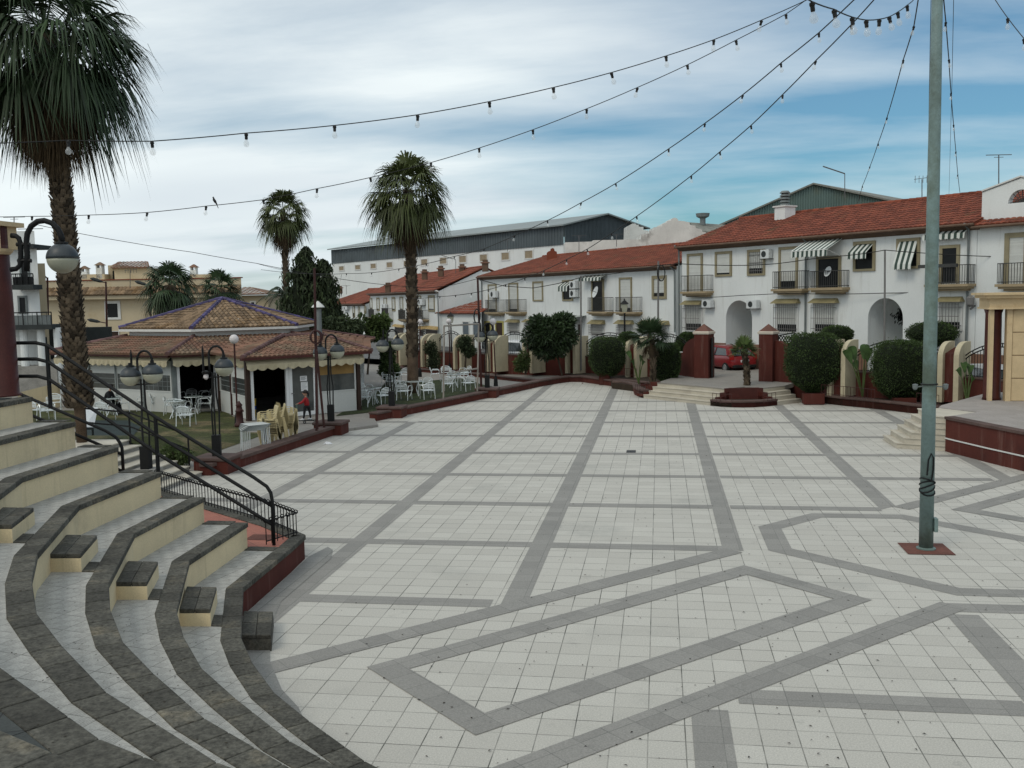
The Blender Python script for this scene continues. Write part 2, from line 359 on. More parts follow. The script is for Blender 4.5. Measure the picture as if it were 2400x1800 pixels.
mat('cream_render', (0.68, 0.565, 0.365), 0.85, streak=((0.40, 0.33, 0.21), .55), var=0.08, scale=0.9, fine=0.10, fscale=60, bump=0.002, tint=(0.48, 0.40, 0.27), tintpos=(0.50, 0.80), tintscale=1.1)
mat('fence_cream', (0.47, 0.415, 0.29), 0.85, streak=((0.28, 0.24, 0.17), .6), var=0.10)
mat('oxblood_paint', (0.080, 0.018, 0.012), 0.8, streak=((0.155, 0.085, 0.07), .65), var=0.18, scale=1.1, fine=0.14, fscale=50, bump=0.002, tint=(0.045, 0.012, 0.010), tintpos=(0.5, 0.8))
mat('oxblood_coping', (0.095, 0.062, 0.054), 0.85, var=0.25, scale=1.5, fine=0.2, bump=0.003, tone=0.1)
mat('marble_step', (0.50, 0.46, 0.38), 0.55, var=0.12, scale=1.3, fine=0.08, tint=(0.38, 0.34, 0.28), tintpos=(0.48, 0.8), tone=0.06)
mat('black_iron', (0.008, 0.0085, 0.009), 0.6, var=0.2, fine=0.15, spec=0.25)
mat('brown_iron', (0.045, 0.014, 0.012), 0.5, var=0.2, fine=0.15)
mat('grey_pole_paint', (0.17, 0.24, 0.235), 0.55, var=0.22, scale=0.8, fine=0.12, fscale=20, tint=(0.095, 0.125, 0.10), tintpos=(0.45, 0.7), tintscale=0.9)
mat('grass', (0.045, 0.052, 0.014), 0.95, var=0.4, scale=1.4, fine=0.5, fscale=14, bump=0.02, bscale=60, tint=(0.125, 0.10, 0.05), tintpos=(0.50, 0.66), tintscale=0.5)
mat('lawn', (0.026, 0.036, 0.010), 0.95, var=0.35, scale=1.0, fine=0.5, fscale=14, bump=0.02, bscale=60, tint=(0.055, 0.050, 0.018), tintpos=(0.55, 0.72), tintscale=0.6)
mat('earth', (0.035, 0.024, 0.016), 0.95, var=0.4, scale=2, fine=0.4, bump=0.02)
mat('asphalt', (0.13, 0.13, 0.13), 0.9, var=0.2, scale=1.0, fine=0.2, bump=0.003)
mat('far_ground', (0.10, 0.085, 0.06), 0.95, var=0.3, scale=0.05, fine=0.2)
mat('rubber_mat', (0.020, 0.032, 0.032), 0.9, var=0.3, fine=0.2)
mat('dead_leaf', (0.030, 0.022, 0.014), 0.9, var=0.3, tone=0.6)
mat('concrete', (0.25, 0.24, 0.22), 0.9, var=0.25, fine=0.2, bump=0.003)
mat('rust_plate', (0.14, 0.055, 0.04), 0.8, var=0.3, fine=0.25)
mat('dark_plate', (0.03, 0.03, 0.03), 0.6)
mat('paper_white', (0.75, 0.75, 0.76), 0.6, var=0.05)

# ---------------------------------------------------------------- ground
sheet('ground', [(-700, -300), (700, -300), (700, 900), (-700, 900)], -0.35, 'far_ground')
sheet('plaza_paving', [(-14.2, -4), (26, -4), (26, 43), (6.2, 43.6), (-1.0, 49), (-4.9, 54.5), (-7.5, 48.5), (-14.2, 36)], 0.0, 'paving_light')
GX = lambda i: -13.06 + 3.602 * i
GY = lambda j: 18.06 + 3.602 * j
DZ = 0.004
band = MB()
def bandquad(pts): band.face([(p[0], p[1], DZ) for p in pts])
VU = 16.87                                  # y - x of the far edge of the upper diagonal
# straight columns and cross rows of the far field, cut by the diagonal
colx = [(GX(i) - 0.2, GX(i) + 0.2) for i in range(0, 8)]
for i in range(0, 8):
    x0, x1 = colx[i]
    yb = max(x0 + VU, 11.7 if i <= 2 else 0); 
    if i == 4: bandquad([(x0, 17.92), (x1 - 0.02, 17.92), (x1, 49), (x0, 49)]); continue
    yt = {0: 30, 1: 36.0, 2: 52, 3: 52, 4: 49, 5: 43.2, 6: 42, 7: 42}[i]
    yA, yB = x0 + VU, x1 + VU
    if i == 2: yA = yB = 11.7
    if i in (0, 1): yA = yB = 20.0
    bandquad([(x0, yA), (x1, yB), (x1, yt), (x0, yt)])
for j in range(-1, 8):
    y0, y1 = GY(j) - 0.19, GY(j) + 0.19
    xl = -13.5
    cuts = [c for c in colx]
    xr = min(y0 - VU, 24)
    if j == 0: xr = 1.2
    if j == 1: xr = 5.0
    segs = []; x = xl
    for a, b in cuts:
        if a > x and a < xr: segs.append((x, a)); x = b
    segs.append((x, xr))
    for a, b in segs:
        if b - a > 0.05: bandquad([(a, y0), (b, y0), (b if b < xr else b, y1), (a, y1)])
band.build('paving_bands', 'paving_dark')['kind'] = 'structure'
dia = MB()
def uv(u, v, z=2 * DZ): return ((u - v) / 2, (u + v) / 2, z)   # u = x + y, v = y - x
def duv(u0, v0, u1, v1): dia.face([uv(u0, v0), uv(u1, v0), uv(u1, v1), uv(u0, v1)])
duv(6.0, 16.31, 19.3, 16.87)                        # upper diagonal, west half
duv(27.0, 16.31, 42.0, 16.87)                       # and east half
for (ua, ub) in ((7.95, 18.4), (27.95, 38.4)):      # the two long rectangles
    a, b, c, d = ua, ub, 11.95, 15.5; t = 0.57
    dia.face([uv(a, d), uv(b, d), uv(b - t, d - t), uv(a + t, d - t)]); dia.face([uv(a, c), uv(b, c), uv(b - t, c + t), uv(a + t, c + t)])
    dia.face([uv(a, c), uv(a, d), uv(a + t, d - t), uv(a + t, c + t)]); dia.face([uv(b, c), uv(b, d), uv(b - t, d - t), uv(b - t, c + t)])
duv(5.5, 10.36, 19.4, 10.95)                        # lower diagonal
duv(27.0, 10.36, 42.0, 10.95)
dia.build('paving_bands_diagonal', 'paving_dark_diagonal')['kind'] = 'structure'
oc = MB()
cx, cy = 4.83, 18.35
O1 = [(1.98, 18.0), (1.98, 19.87), (3.22, 21.17), (5.1, 21.17)]; O1 += [(2 * cx - x, 2 * cy - y) for x, y in O1]
O2 = [(2.42, 18.17), (2.42, 19.72), (3.38, 20.77), (4.93, 20.77)]; O2 += [(2 * cx - x, 2 * cy - y) for x, y in O2]
for k in range(8):
    oc.face([(*O1[k], DZ), (*O1[(k + 1) % 8], DZ), (*O2[(k + 1) % 8], DZ), (*O2[k], DZ)])
for r_ in ((4.2, 14.72, 22, 15.13), (0.9, 11.10, 4.12, 11.52), (4.62, 11.10, 22, 11.52), (0.34, -2, 0.76, 10.9), (4.14, -2, 4.60, 14.6), (8.5, -2, 8.9, 14.6), (0.9, 7.1, 22, 7.5)):
    x0, y0, x1, y1 = r_; oc.face([(x0, y0, DZ), (x1, y0, DZ), (x1, y1, DZ), (x0, y1, DZ)])
oc.build('paving_bands_octagon', 'paving_dark')['kind'] = 'structure'

# ---------------------------------------------------------------- amphitheatre
CL = [(-6.42, 15.82), (-6.28, 13.5), (-5.38, 11.42), (-4.88, 10.62), (-4.25, 9.78), (-3.6, 9.13), (-2.77, 8.36), (-1.7, 7.6), (-0.4, 7.0), (1.2, 6.7), (3.5, 6.7), (6.5, 7.6)]
amp = empty('amphitheatre', (-6.4, 13.5, 0), 'curved open-air amphitheatre with cream risers and dark mossy stone edges', 'amphitheatre')
CE = [(-6.50, 16.72)] + CL
D = 0.765
for k in range(1, 8):
    o = -(k - 1) * D; z = 0.45 * k; line = CE if k == 1 else CL
    m = ribbon(MB(), line, o, o - 0.16, 0 if k == 1 else z - 0.47, z - 0.085, tone=0.5); m.build('riser', 'oxblood_paint' if k == 1 else 'cream_render', amp)
    ribbon(MB(), line, o + 0.035, o - 0.225, z - 0.085, z, seg=0.42, gap=0.010).build('coping', 'coping_stone', amp, bevel=0.012)
    if k < 7:
        t = MB(); ribbon(t, CL, o - 0.16, o - 0.225, -0.1, z - 0.09, tone=0.5); ribbon(t, CL, o - 0.225, o - D, -0.1, z - 0.012, tone=0.5)
        t.build('tread', 'tread_tile', amp)
    else:
        t = MB(); ribbon(t, CL, o - 0.16, o - 0.37, -0.1, z - 0.09, tone=0.5); ribbon(t, CL, o - 0.37, o - 2.6, -0.1, z - 0.012, tone=0.5)
        t.build('top_floor', 'top_floor', amp)
    # end kerb, set crosswise at the stair side
    e0 = offset_line(CL, o - 0.225)[0]; e1 = offset_line(CL, o - D + 0.02)[0]
    if k < 7:
        MB().hexa([(e1[0], 15.60, z - 0.012), (e0[0], 15.60, z - 0.012), (e0[0], 15.835, z - 0.012), (e1[0], 15.835, z - 0.012)],
                  [(e1[0], 15.60, z + 0.002), (e0[0], 15.60, z + 0.002), (e0[0], 15.835, z + 0.002), (e1[0], 15.835, z + 0.002)]).build('end_kerb', 'coping_stone', amp)
for k in range(5, 8):          # near the entrance the upper tiers are paved in dark stone
    z = 0.45 * k; sub_ = CL[4:]
    ribbon(MB(), sub_, -(k - 1) * D - 0.225, -k * D - (1.2 if k == 7 else 0), z - 0.010, z - 0.004, seg=0.42, gap=0.008).build('dark_paving', 'top_floor', amp)
# stepping blocks, one in front of each riser
BT = [(-6.08, 13.11), (-5.62, 13.12), (-5.25, 12.15), (-5.67, 12.11)]
for k in range(1, 7):
    sx, sy = -0.70 * (k - 1), -0.33 * (k - 1); z0 = 0.45 * (k - 1); q = [(x + sx, y + sy) for x, y in BT]
    b = MB().prism(q, z0 - 0.02, z0 + 0.165).build('step_block', 'cream_render' if k > 1 else 'dark_block' if False else ('cream_render' if k > 1 else 'coping_stone'), amp)
    t = MB(); cxm = (q[0][0] + q[1][0]) / 2, (q[0][1] + q[1][1]) / 2; cn = (q[2][0] + q[3][0]) / 2, (q[2][1] + q[3][1]) / 2
    mid = lambda a, b2, f: (a[0] + (b2[0] - a[0]) * f, a[1] + (b2[1] - a[1]) * f)
    for i in range(2):
        for j in range(2):
            f0, f1, g0, g1 = i / 2 + 0.006, (i + 1) / 2 - 0.006, j / 2 + 0.006, (j + 1) / 2 - 0.006
            P = lambda f, g: mid(mid(q[0], q[1], f), mid(q[3], q[2], f), g)
            t.prism([P(f0, g0), P(f1, g0), P(f1, g1), P(f0, g1)], z0 + 0.165, z0 + 0.225, random.random())
    t.build('step_top', 'coping_stone', b, bevel=0.01)
    if k > 1:
        # dark slabs let into the tread beside the block
        e = offset_line(CL, -(k - 2) * D - 0.225)
        xa = lambda y, line: next(line[i][0] + (y - line[i][1]) / (line[i + 1][1] - line[i][1]) * (line[i + 1][0] - line[i][0]) for i in range(len(line) - 1) if line[i][1] >= y >= line[i + 1][1])
        ya, yb_ = q[2][1] + 0.43, q[2][1] + 0.0
        pts = [(q[2][0] - 0.18, ya), (xa(ya, e), ya), (xa(yb_, e), yb_), (q[2][0], yb_)]
        MB().prism(pts, z0 - 0.012, z0 + 0.001, 0.2).build('dark_slab', 'coping_stone', amp)
# border of grey tiles at the foot
bl = offset_line(CE, 0.02); bo = offset_line(CE, 0.52)
MB().face([(p[0], p[1], 3 * DZ) for p in [(-6.47, 16.85), (-6.35, 17.55), (-6.18, 17.34), (-6.01, 16.75), (-5.95, 14.2), (-5.74, 13.4), (-5.45, 12.56), (-5.10, 11.74), (-4.6, 10.9), (-4.2, 10.42), (-3.95, 10.0), (-3.3, 9.1)] + [bl[7], bl[6], bl[5], bl[4], bl[3], bl[2], bl[1]]]).build('paving_border', 'paving_border')['kind'] = 'structure'
sheet('paving_border_west', [(-6.45, 16.8), (-7.5, 17.9), (-11.6, 21.3), (-12.45, 22.3), (-12.45, 21.3), (-11.6, 20.9), (-7.4, 17.55)], 3 * DZ, 'paving_border')

# planter of rose tiles between the tiers and the steps
pl = empty('rose_tiled_planter', (-9, 17.5, 0), 'low triangular planter floored with rose tiles beside the amphitheatre', 'planter')
PB = [(-6.50, 16.72), (-7.45, 17.62), (-9.89, 19.43), (-11.75, 20.85)]
MB().prism([(-6.55, 16.6), (-7.45, 17.45), (-9.89, 19.25), (-11.6, 20.6), (-11.6, 15.9), (-6.45, 15.9)], -0.05, 0.43).build('floor', 'rose_tile', pl)
ribbon(MB(), PB, 0.0, 0.14, -0.05, 0.37).build('wall', 'oxblood_paint', pl)
ribbon(MB(), PB, -0.03, 0.30, 0.37, 0.45, seg=0.5, gap=0.01).build('coping', 'coping_stone', pl, bevel=0.01)
MB().box(-7.5, 16.35, 0.43, -6.95, 16.75, 0.436).build('access_plate', 'rust_plate', pl)

def picket_fence(name, pts, h, sp, label, ring=0.035, mname='black_iron', group=None, rt=0.012, sub=0.0):
    p0 = Vector(pts[0]); e = empty(name, p0, label, 'railing', group)
    P = [Vector(p) for p in pts]
    MB().tube([p + Vector((0, 0, h)) for p in P], rt, 6).build('top_rail', mname, e)
    MB().tube([p + Vector((0, 0, 0.06)) for p in P], rt, 6).build('bottom_rail', mname, e)
    L = [0]
    for a, b in zip(P, P[1:]): L.append(L[-1] + (b - a).length)
    n = max(2, int(L[-1] / sp)); rings = MB(); bars = []
    for i in range(n + 1):
        s_ = L[-1] * i / n; k = max(j for j in range(len(P) - 1) if L[j] <= s_ + 1e-6)
        q = P[k].lerp(P[k + 1], (s_ - L[k]) / (L[k + 1] - L[k])); bars.append(q)
        if ring:
            pass
    for q in bars:
        o = MB().tube([q, q + Vector((0, 0, h))], rt * 0.8, 5, cap=False).build('bar', mname, e)
        if ring: MB().tube([q + Vector((math.cos(a), 0, math.sin(a))) * ring + Vector((0, 0, h + 0.01)) for a in [2 * math.pi * t / 8 for t in range(9)]], rt * 0.9, 5).build('ring', mname, o)
    return e
zf = 0.45
picket_fence('railing', [(-6.92, 15.98, zf), (-6.62, 16.70, zf), (-7.45, 17.50, zf), (-9.89, 19.32, zf), (-11.55, 20.62, zf)], 0.42, 0.135,
             'low black iron railing with ringed bars round the rose tiled planter')

def handrail(pts_base, heights, top_pts, label, posts, r=0.033, name='handrail'):
    e = empty(name, pts_base, label, 'handrail')
    for a, b in posts: MB().tube([a, b], r * 1.1, 8).build('post', 'black_iron', e)
    for tp in top_pts: MB().tube(tp, r, 8).build('rail', 'black_iron', e, smooth=True)
    return e
Y = 15.96
zt = lambda x, h: 0.45 - (x + 6.77) * 0.595 + h
def railline(h):
    pts = [(-13.2, Y, 3.15 + h * 0.92), (-11.15, Y, 3.15 + h * 0.92), (-10.92, Y, 3.08 + h * 0.94)]
    return pts + [(-8.9, Y, zt(-8.9, h)), (-7.1, Y, zt(-7.1, h))]
top = railline(1.02) + [(-6.86, Y, zt(-6.86, 1.0)), (-6.79, Y, zt(-6.79, 0.93)), (-6.77, Y, zt(-6.77, 0.80)), (-6.77, Y, 0.45)]
handrail((-6.77, Y, 0.45), 0, [top, railline(0.70) + [(-6.77, Y, zt(-6.77, 0.70))], railline(0.36) + [(-6.77, Y, zt(-6.77, 0.36))]],
         'black three-bar iron handrail sloping down beside the curved tiers', [((-8.9, Y, 1.5), (-8.9, Y, zt(-8.9, 1.0))), ((-10.93, Y, 2.9), (-10.93, Y, 4.05)), ((-13.1, Y, 3.1), (-13.1, Y, 4.05))])

# marble steps up to the garden
st = empty('marble_steps', (-13.6, 22, 0), 'flight of worn pale marble steps between the amphitheatre and the garden', 'steps')
for k in range(7):
    xe = -12.45 - 0.41 * k; z = 0.13 * (k + 1); xr = -14.91 - 1.6 if k == 6 else xe - 0.45
    MB().prism([(xe - 0.02, 18.2), (xe - 0.02, 24.66 + 0.10 * k), (xr, 24.66 + 0.10 * k), (xr, 18.2)], -0.1, z - 0.035, 0.3).build('riser', 'concrete', st)
    MB().prism([(xe, 18.2), (xe, 24.68 + 0.10 * k), (xr, 24.68 + 0.10 * k), (xr, 18.2)], z - 0.035, z, random.random()).build('tread', 'marble_step', st, bevel=0.008)
# side flight behind the tiers that carries the second handrail
MB().hexa([(-10.7, 18.0, -0.1), (-10.7, 18.2, -0.1), (-14.9, 18.2, -0.1), (-14.9, 18.0, -0.1)], [(-10.7, 18.0, 1.15), (-10.7, 18.2, 1.15), (-14.9, 18.2, 2.95), (-14.9, 18.0, 2.95)]).build('parapet', 'cream_render', st)
b0 = (-10.86, 18.1, 1.2); br_ = lambda x, h: (x, 18.1, 1.24 + (-10.86 - x) * 0.41 + h)
handrail(b0, 0, [[br_(-14.8, 0.8), br_(-11.2, 0.8), br_(-10.98, 0.76), br_(-10.9, 0.68), (-10.86, 18.1, 1.83), b0], [br_(-14.8, 0.45), br_(-10.86, 0.45)], [br_(-14.8, 0.1), br_(-10.86, 0.1)]],
         'black iron handrail with a bent end behind the tiers, above the marble steps', [(br_(-13.0, -0.1), br_(-13.0, 0.8))])
c1, c2, c3 = Vector((-13.1, 25.2, 0.1)), Vector((-14.85, 25.2, 0.75)), Vector((-16.2, 25.2, 0.86))
handrail(c1, 0, [[c1 + Vector((0, 0, 0.95)), c2 + Vector((0, 0, 0.95)), c3 + Vector((0, 0, 0.95))], [c1 + Vector((0, 0, 0.55)), c2 + Vector((0, 0, 0.55)), c3 + Vector((0, 0, 0.55))]],
         'black two-bar iron handrail on the garden side of the marble steps', [(c1, c1 + Vector((0, 0, 0.95))), (c2, c2 + Vector((0, 0, 0.95))), (c3, c3 + Vector((0, 0, 0.95)))], r=0.024)

# ---------------------------------------------------------------- garden terrace
def sst(t): t = max(0.0, min(1.0, t)); return t * t * (3 - 2 * t)
def gh(x, y): return 0.10 + 0.78 * sst((-13.7 - x) / 1.4) * sst((31.5 - y) / 6.0)
def GG(px, py, dz=0.0):
    z = 0.2
    for _ in range(25):
        p = G(px, py, z + dz); z = 0.6 * z + 0.4 * gh(p.x, p.y)
    p = G(px, py, z + dz); p.z = z + dz; return p
WL1 = [(-13.75, 24.95), (-12.55, 24.72), (-12.22, 24.72), (-11.92, 26.1), (-11.55, 30.5), (-11.28, 33.2)]
WL2 = [(-10.95, 36.33), (-9.64, 40.0), (-8.11, 44.59), (-7.24, 47.16), (-6.28, 50.25), (-5.43, 52.3), (-4.92, 53.1), (-4.3, 53.1), (-3.79, 52.4), (-2.54, 50.6), (-1.27, 48.2)]
FL = [gz(862, 70, .1), gz(923, 67.2, .1), gz(1063, 62.2, .1), gz(1140, 59.8, .1), gz(1225, 58.4, .1), gz(1325, 57.2, .1)]
gpoly = [(-14.9, 25.35)] + [(p[0] - 0.1, p[1]) for p in WL1[2:]] + [(-10.4, 34.6)] + [(p[0] - 0.1, p[1]) for p in WL2[:7]] + [(p.x, p.y) for p in FL[::-1]] + [(-40, 75), (-70, 75), (-70, 25.35)]
slab('garden_path', gpoly, -0.3, 0.10, 'path_paving')
hf = MB(); nx, ny = 40, 26
P = lambda i, j: (-40 + 26.3 * i / nx, 25.35 + 7 * j / ny)
for i in range(nx):
    for j in range(ny):
        q = [P(i, j), P(i + 1, j), P(i + 1, j + 1), P(i, j + 1)]
        hf.face([(x, y, gh(x, y) + 0.012) for x, y in q])
hf.build('grass_bank', 'grass')['kind'] = 'structure'
def patch(name, px, m, dz):
    pts = [GG(x, y, dz) for x, y in px]; sheet(name, [(p.x, p.y) for p in pts], 0.10 + dz, m)
patch('lawn_west', [(60, 962), (250, 962), (384, 963), (480, 960), (530, 966), (575, 992), (600, 1002), (560, 1018), (525, 1012), (500, 1030), (440, 1040), (384, 1015), (250, 1005), (60, 1000)], 'grass', 0.016)
patch('lawn_east', [(786, 975), (890, 914), (905, 893), (985, 893), (1095, 886), (1125, 900), (1165, 908), (1100, 920), (1000, 940), (912, 962)], 'lawn', 0.016)
patch('rubber_mat', [(196, 1026), (200, 985), (300, 985), (330, 1000), (300, 1026)], 'rubber_mat', 0.03)

def low_wall(name, line, label, h=0.25, cop=0.09, wd=0.34, side=1, zb=-0.05):
    e = empty(name, (line[0][0], line[0][1], 0), label, 'wall')
    ribbon(MB(), line, 0, side * (wd - 0.06), zb, h, tone=0.5).build('wall', 'oxblood_paint', e)
    ribbon(MB(), line, -0.05 * side, side * wd, h, h + cop, seg=0.8, gap=0.004).build('coping', 'oxblood_coping', e, bevel=0.03)
    return e
wA = low_wall('low_wall', WL1[1:], 'oxblood low wall with grey coping in front of the stacked plastic chairs', wd=0.42)
wB = low_wall('low_wall', WL2, 'long oxblood low wall curving round the far lawn corner', wd=0.42)
def pier(parent, c, a, b):      # widened pier that carries a lamp
    x, y = c
    MB().prism([(x - a, y - b), (x + a, y - b), (x + a, y + b), (x - a, y + b)], -0.04, 0.362).build('pier', 'oxblood_paint', parent)
    MB().prism([(x - a - .05, y - b - .05), (x + a + .05, y - b - .05), (x + a + .05, y + b + .05), (x - a - .05, y + b + .05)], 0.362, 0.463).build('pier_cap', 'oxblood_coping', parent, bevel=0.03)
mat('white_wall', (0.70, 0.72, 0.71), 0.85, streak=((0.46, 0.46, 0.42), .5), var=0.05, scale=0.5, fine=0.05, fscale=30, bump=0.002, tint=(0.60, 0.60, 0.57), tintpos=(0.55, 0.85), tintscale=0.5)
mat('old_white_wall', (0.58, 0.58, 0.55), 0.9, var=0.15, scale=0.6, fine=0.12, tint=(0.28, 0.27, 0.25), tintpos=(0.55, 0.72), tintscale=0.45)
mat('beige_wall', (0.50, 0.42, 0.29), 0.9, var=0.07, scale=0.4, fine=0.07, tint=(0.42, 0.33, 0.20), tintpos=(0.5, 0.8))
mat('white_trim', (0.62, 0.62, 0.60), 0.7, var=0.06)
mat('olive_frame', (0.27, 0.235, 0.15), 0.8, var=0.12, fine=0.12)
mat('yellow_frame', (0.42, 0.37, 0.12), 0.8, var=0.12)
mat('olive_hood', (0.25, 0.215, 0.115), 0.8, var=0.2, fine=0.2)
mat('tan_hood', (0.36, 0.25, 0.10), 0.8, var=0.2, fine=0.2)
mat('shutter', (0.58, 0.59, 0.56), 0.7, var=0.06, tone=0.06)
mat('tan_shutter', (0.30, 0.24, 0.16), 0.7, var=0.12)
mat('dark_glass', (0.010, 0.011, 0.012), 0.30, var=0.3, spec=0.22)
mat('dark_interior', (0.006, 0.006, 0.006), 0.9, var=0.2)  # near-black, the unlit inside of the bar put into the colour
mat('brown_door', (0.035, 0.018, 0.012), 0.6, var=0.2)
mat('blue_grey_door', (0.10, 0.125, 0.145), 0.6, var=0.15)
mat('terracotta', (0.185, 0.050, 0.027), 0.85, var=0.16, scale=0.6, fine=0.12, tone=0.30, tint=(0.13, 0.075, 0.035), tintpos=(0.55, 0.75), tintscale=0.8)
mat('old_tile', (0.185, 0.098, 0.064), 0.9, var=0.22, scale=0.8, fine=0.2, tone=0.30, tint=(0.165, 0.115, 0.075), tintpos=(0.46, 0.60), tintscale=0.9)
mat('ochre_tile', (0.205, 0.140, 0.085), 0.9, var=0.22, scale=0.9, fine=0.2, tone=0.38, tint=(0.14, 0.085, 0.04), tintpos=(0.52, 0.64), tintscale=1.2)
mat('blue_ridge_tile', (0.062, 0.050, 0.125), 0.6, var=0.25, fine=0.2, tone=0.4)
mat('brown_ridge_tile', (0.135, 0.075, 0.070), 0.8, var=0.25, fine=0.2, tone=0.3)
mat('gutter_brown', (0.12, 0.075, 0.05), 0.7, var=0.2)
mat('gutter_grey', (0.16, 0.18, 0.18), 0.6, var=0.2)
mat('stucco_moulding', (0.34, 0.265, 0.165), 0.8, var=0.12)
mat('steel_cladding', (0.085, 0.105, 0.115), 0.6, var=0.16, scale=0.25, fine=0.1, tint=(0.055, 0.065, 0.068), tintpos=(0.55, 0.72), tintscale=0.12)
mat('steel_roof', (0.24, 0.27, 0.27), 0.55, var=0.10, scale=0.2)
mat('green_cladding', (0.115, 0.165, 0.150), 0.7, var=0.2, scale=0.2, fine=0.2, tint=(0.12, 0.14, 0.105), tintpos=(0.5, 0.7), tintscale=0.3)
mat('green_trim', (0.10, 0.17, 0.14), 0.7)
mat('fibre_roof', (0.20, 0.20, 0.175), 0.9, var=0.25)
mat('plinth', (0.20, 0.11, 0.075), 0.85, var=0.2, fine=0.2)
mat('ac_white', (0.60, 0.62, 0.62), 0.5, var=0.04)
mat('aerial_metal', (0.10, 0.10, 0.10), 0.5)
mat('dark_slat', (0.03, 0.035, 0.035), 0.7)
mat('kiosk_white', (0.50, 0.51, 0.49), 0.6, var=0.08, scale=0.6)
mat('kiosk_glass', (0.060, 0.066, 0.064), 0.10, var=0.3, spec=0.6)
mat('cream_awning', (0.50, 0.44, 0.30), 0.85, var=0.10, scale=0.8, fine=0.06, tint=(0.36, 0.31, 0.20), tintpos=(0.5, 0.75))
mat('tan_blind', (0.27, 0.165, 0.055), 0.7, var=0.2)
mat('white_paint', (0.72, 0.73, 0.73), 0.5, var=0.04)
mat('yellow_plastic', (0.50, 0.34, 0.03), 0.5, var=0.1)
mat('stone_cream', (0.55, 0.42, 0.25), 0.75, var=0.10, fine=0.08, tint=(0.36, 0.24, 0.12), tintpos=(0.56, 0.76), tintscale=0.9)
mat('maroon_column', (0.060, 0.013, 0.009), 0.5, var=0.3, fine=0.25)
mat('joint_brown', (0.20, 0.13, 0.07), 0.9)

def wshift(W, o):
    q = Wall((W.A.x + W.n.x * o, W.A.y + W.n.y * o), (W.d.x, W.d.y)); return q
def tile_face(mb, pts, cw=0.24, cl=0.42, amp=0.035, tone0=0.0, tone1=1.0, nseg=4):
    # corrugated tiles over a planar polygon; first two points are the eave
    P0, P1 = Vector(pts[0]), Vector(pts[1]); ex = (P1 - P0).normalized()
    nn = Vector((0, 0, 0))
    c = Vector(pts[2]) - P0; nrm = ex.cross(c).normalized()
    if nrm.z < 0: nrm = -nrm
    ey = nrm.cross(ex).normalized()
    if ey.dot(c) < 0: ey = -ey
    q = [((Vector(p) - P0).dot(ex), (Vector(p) - P0).dot(ey)) for p in pts]
    def span(x):
        ys = []
        for i in range(len(q)):
            a, b = q[i], q[(i + 1) % len(q)]
            if (a[0] - x) * (b[0] - x) < 0: ys.append(a[1] + (x - a[0]) / (b[0] - a[0]) * (b[1] - a[1]))
        return (min(ys), max(ys)) if len(ys) >= 2 else None
    x0, x1 = min(p[0] for p in q), max(p[0] for p in q); n = max(2, int((x1 - x0) / cw)); cw = (x1 - x0) / n
    for i in range(n):
        xa = x0 + i * cw; s = span(xa + cw / 2)
        if not s or s[1] - s[0] < 0.03: continue
        sa, sb = span(xa + cw * 0.04) or s, span(xa + cw * 0.96) or s
        m = max(1, round((s[1] - s[0]) / cl))
        for j in range(m):
            tn = tone0 + (tone1 - tone0) * random.random()
            rows = []
            for e, (f, lift) in enumerate(((j / m, 0.020), ((j + 1) / m, 0.0))):
                row = []
                for k in range(nseg + 1):
                    g = k / nseg; lo = sa[0] + (sb[0] - sa[0]) * g; hi = sa[1] + (sb[1] - sa[1]) * g
                    x = xa + cw * g; y = lo + (hi - lo) * f; h = amp * math.sin(math.pi * g) ** 0.8 + lift if 0 < g < 1 else lift
                    row.append(P0 + ex * x + ey * y + nrm * h)
                rows.append(row)
            mb.add(rows[0] + rows[1], [(k, k + 1, nseg + 2 + k, nseg + 1 + k) for k in range(nseg)], tn)
            if j == 0:      # butt ends of the first course
                base = [P0 + ex * (xa + cw * k / nseg) + ey * (sa[0] + (sb[0] - sa[0]) * k / nseg) - nrm * 0.05 for k in range(nseg + 1)]
                mb.add(base + rows[0], [(k, k + 1, nseg + 2 + k, nseg + 1 + k) for k in range(nseg)], tn * 0.3)
    return mb
def ridge_tiles(mb, a, b, r=0.09, seg=0.33):
    a, b = Vector(a), Vector(b); n = max(1, round((b - a).length / seg))
    for k in range(n):
        p, q = a.lerp(b, k / n), a.lerp(b, (k + 1.08) / n); mb.tube([p, q], [r * 1.12, r * 0.92], 7, tone=random.random())
    return mb

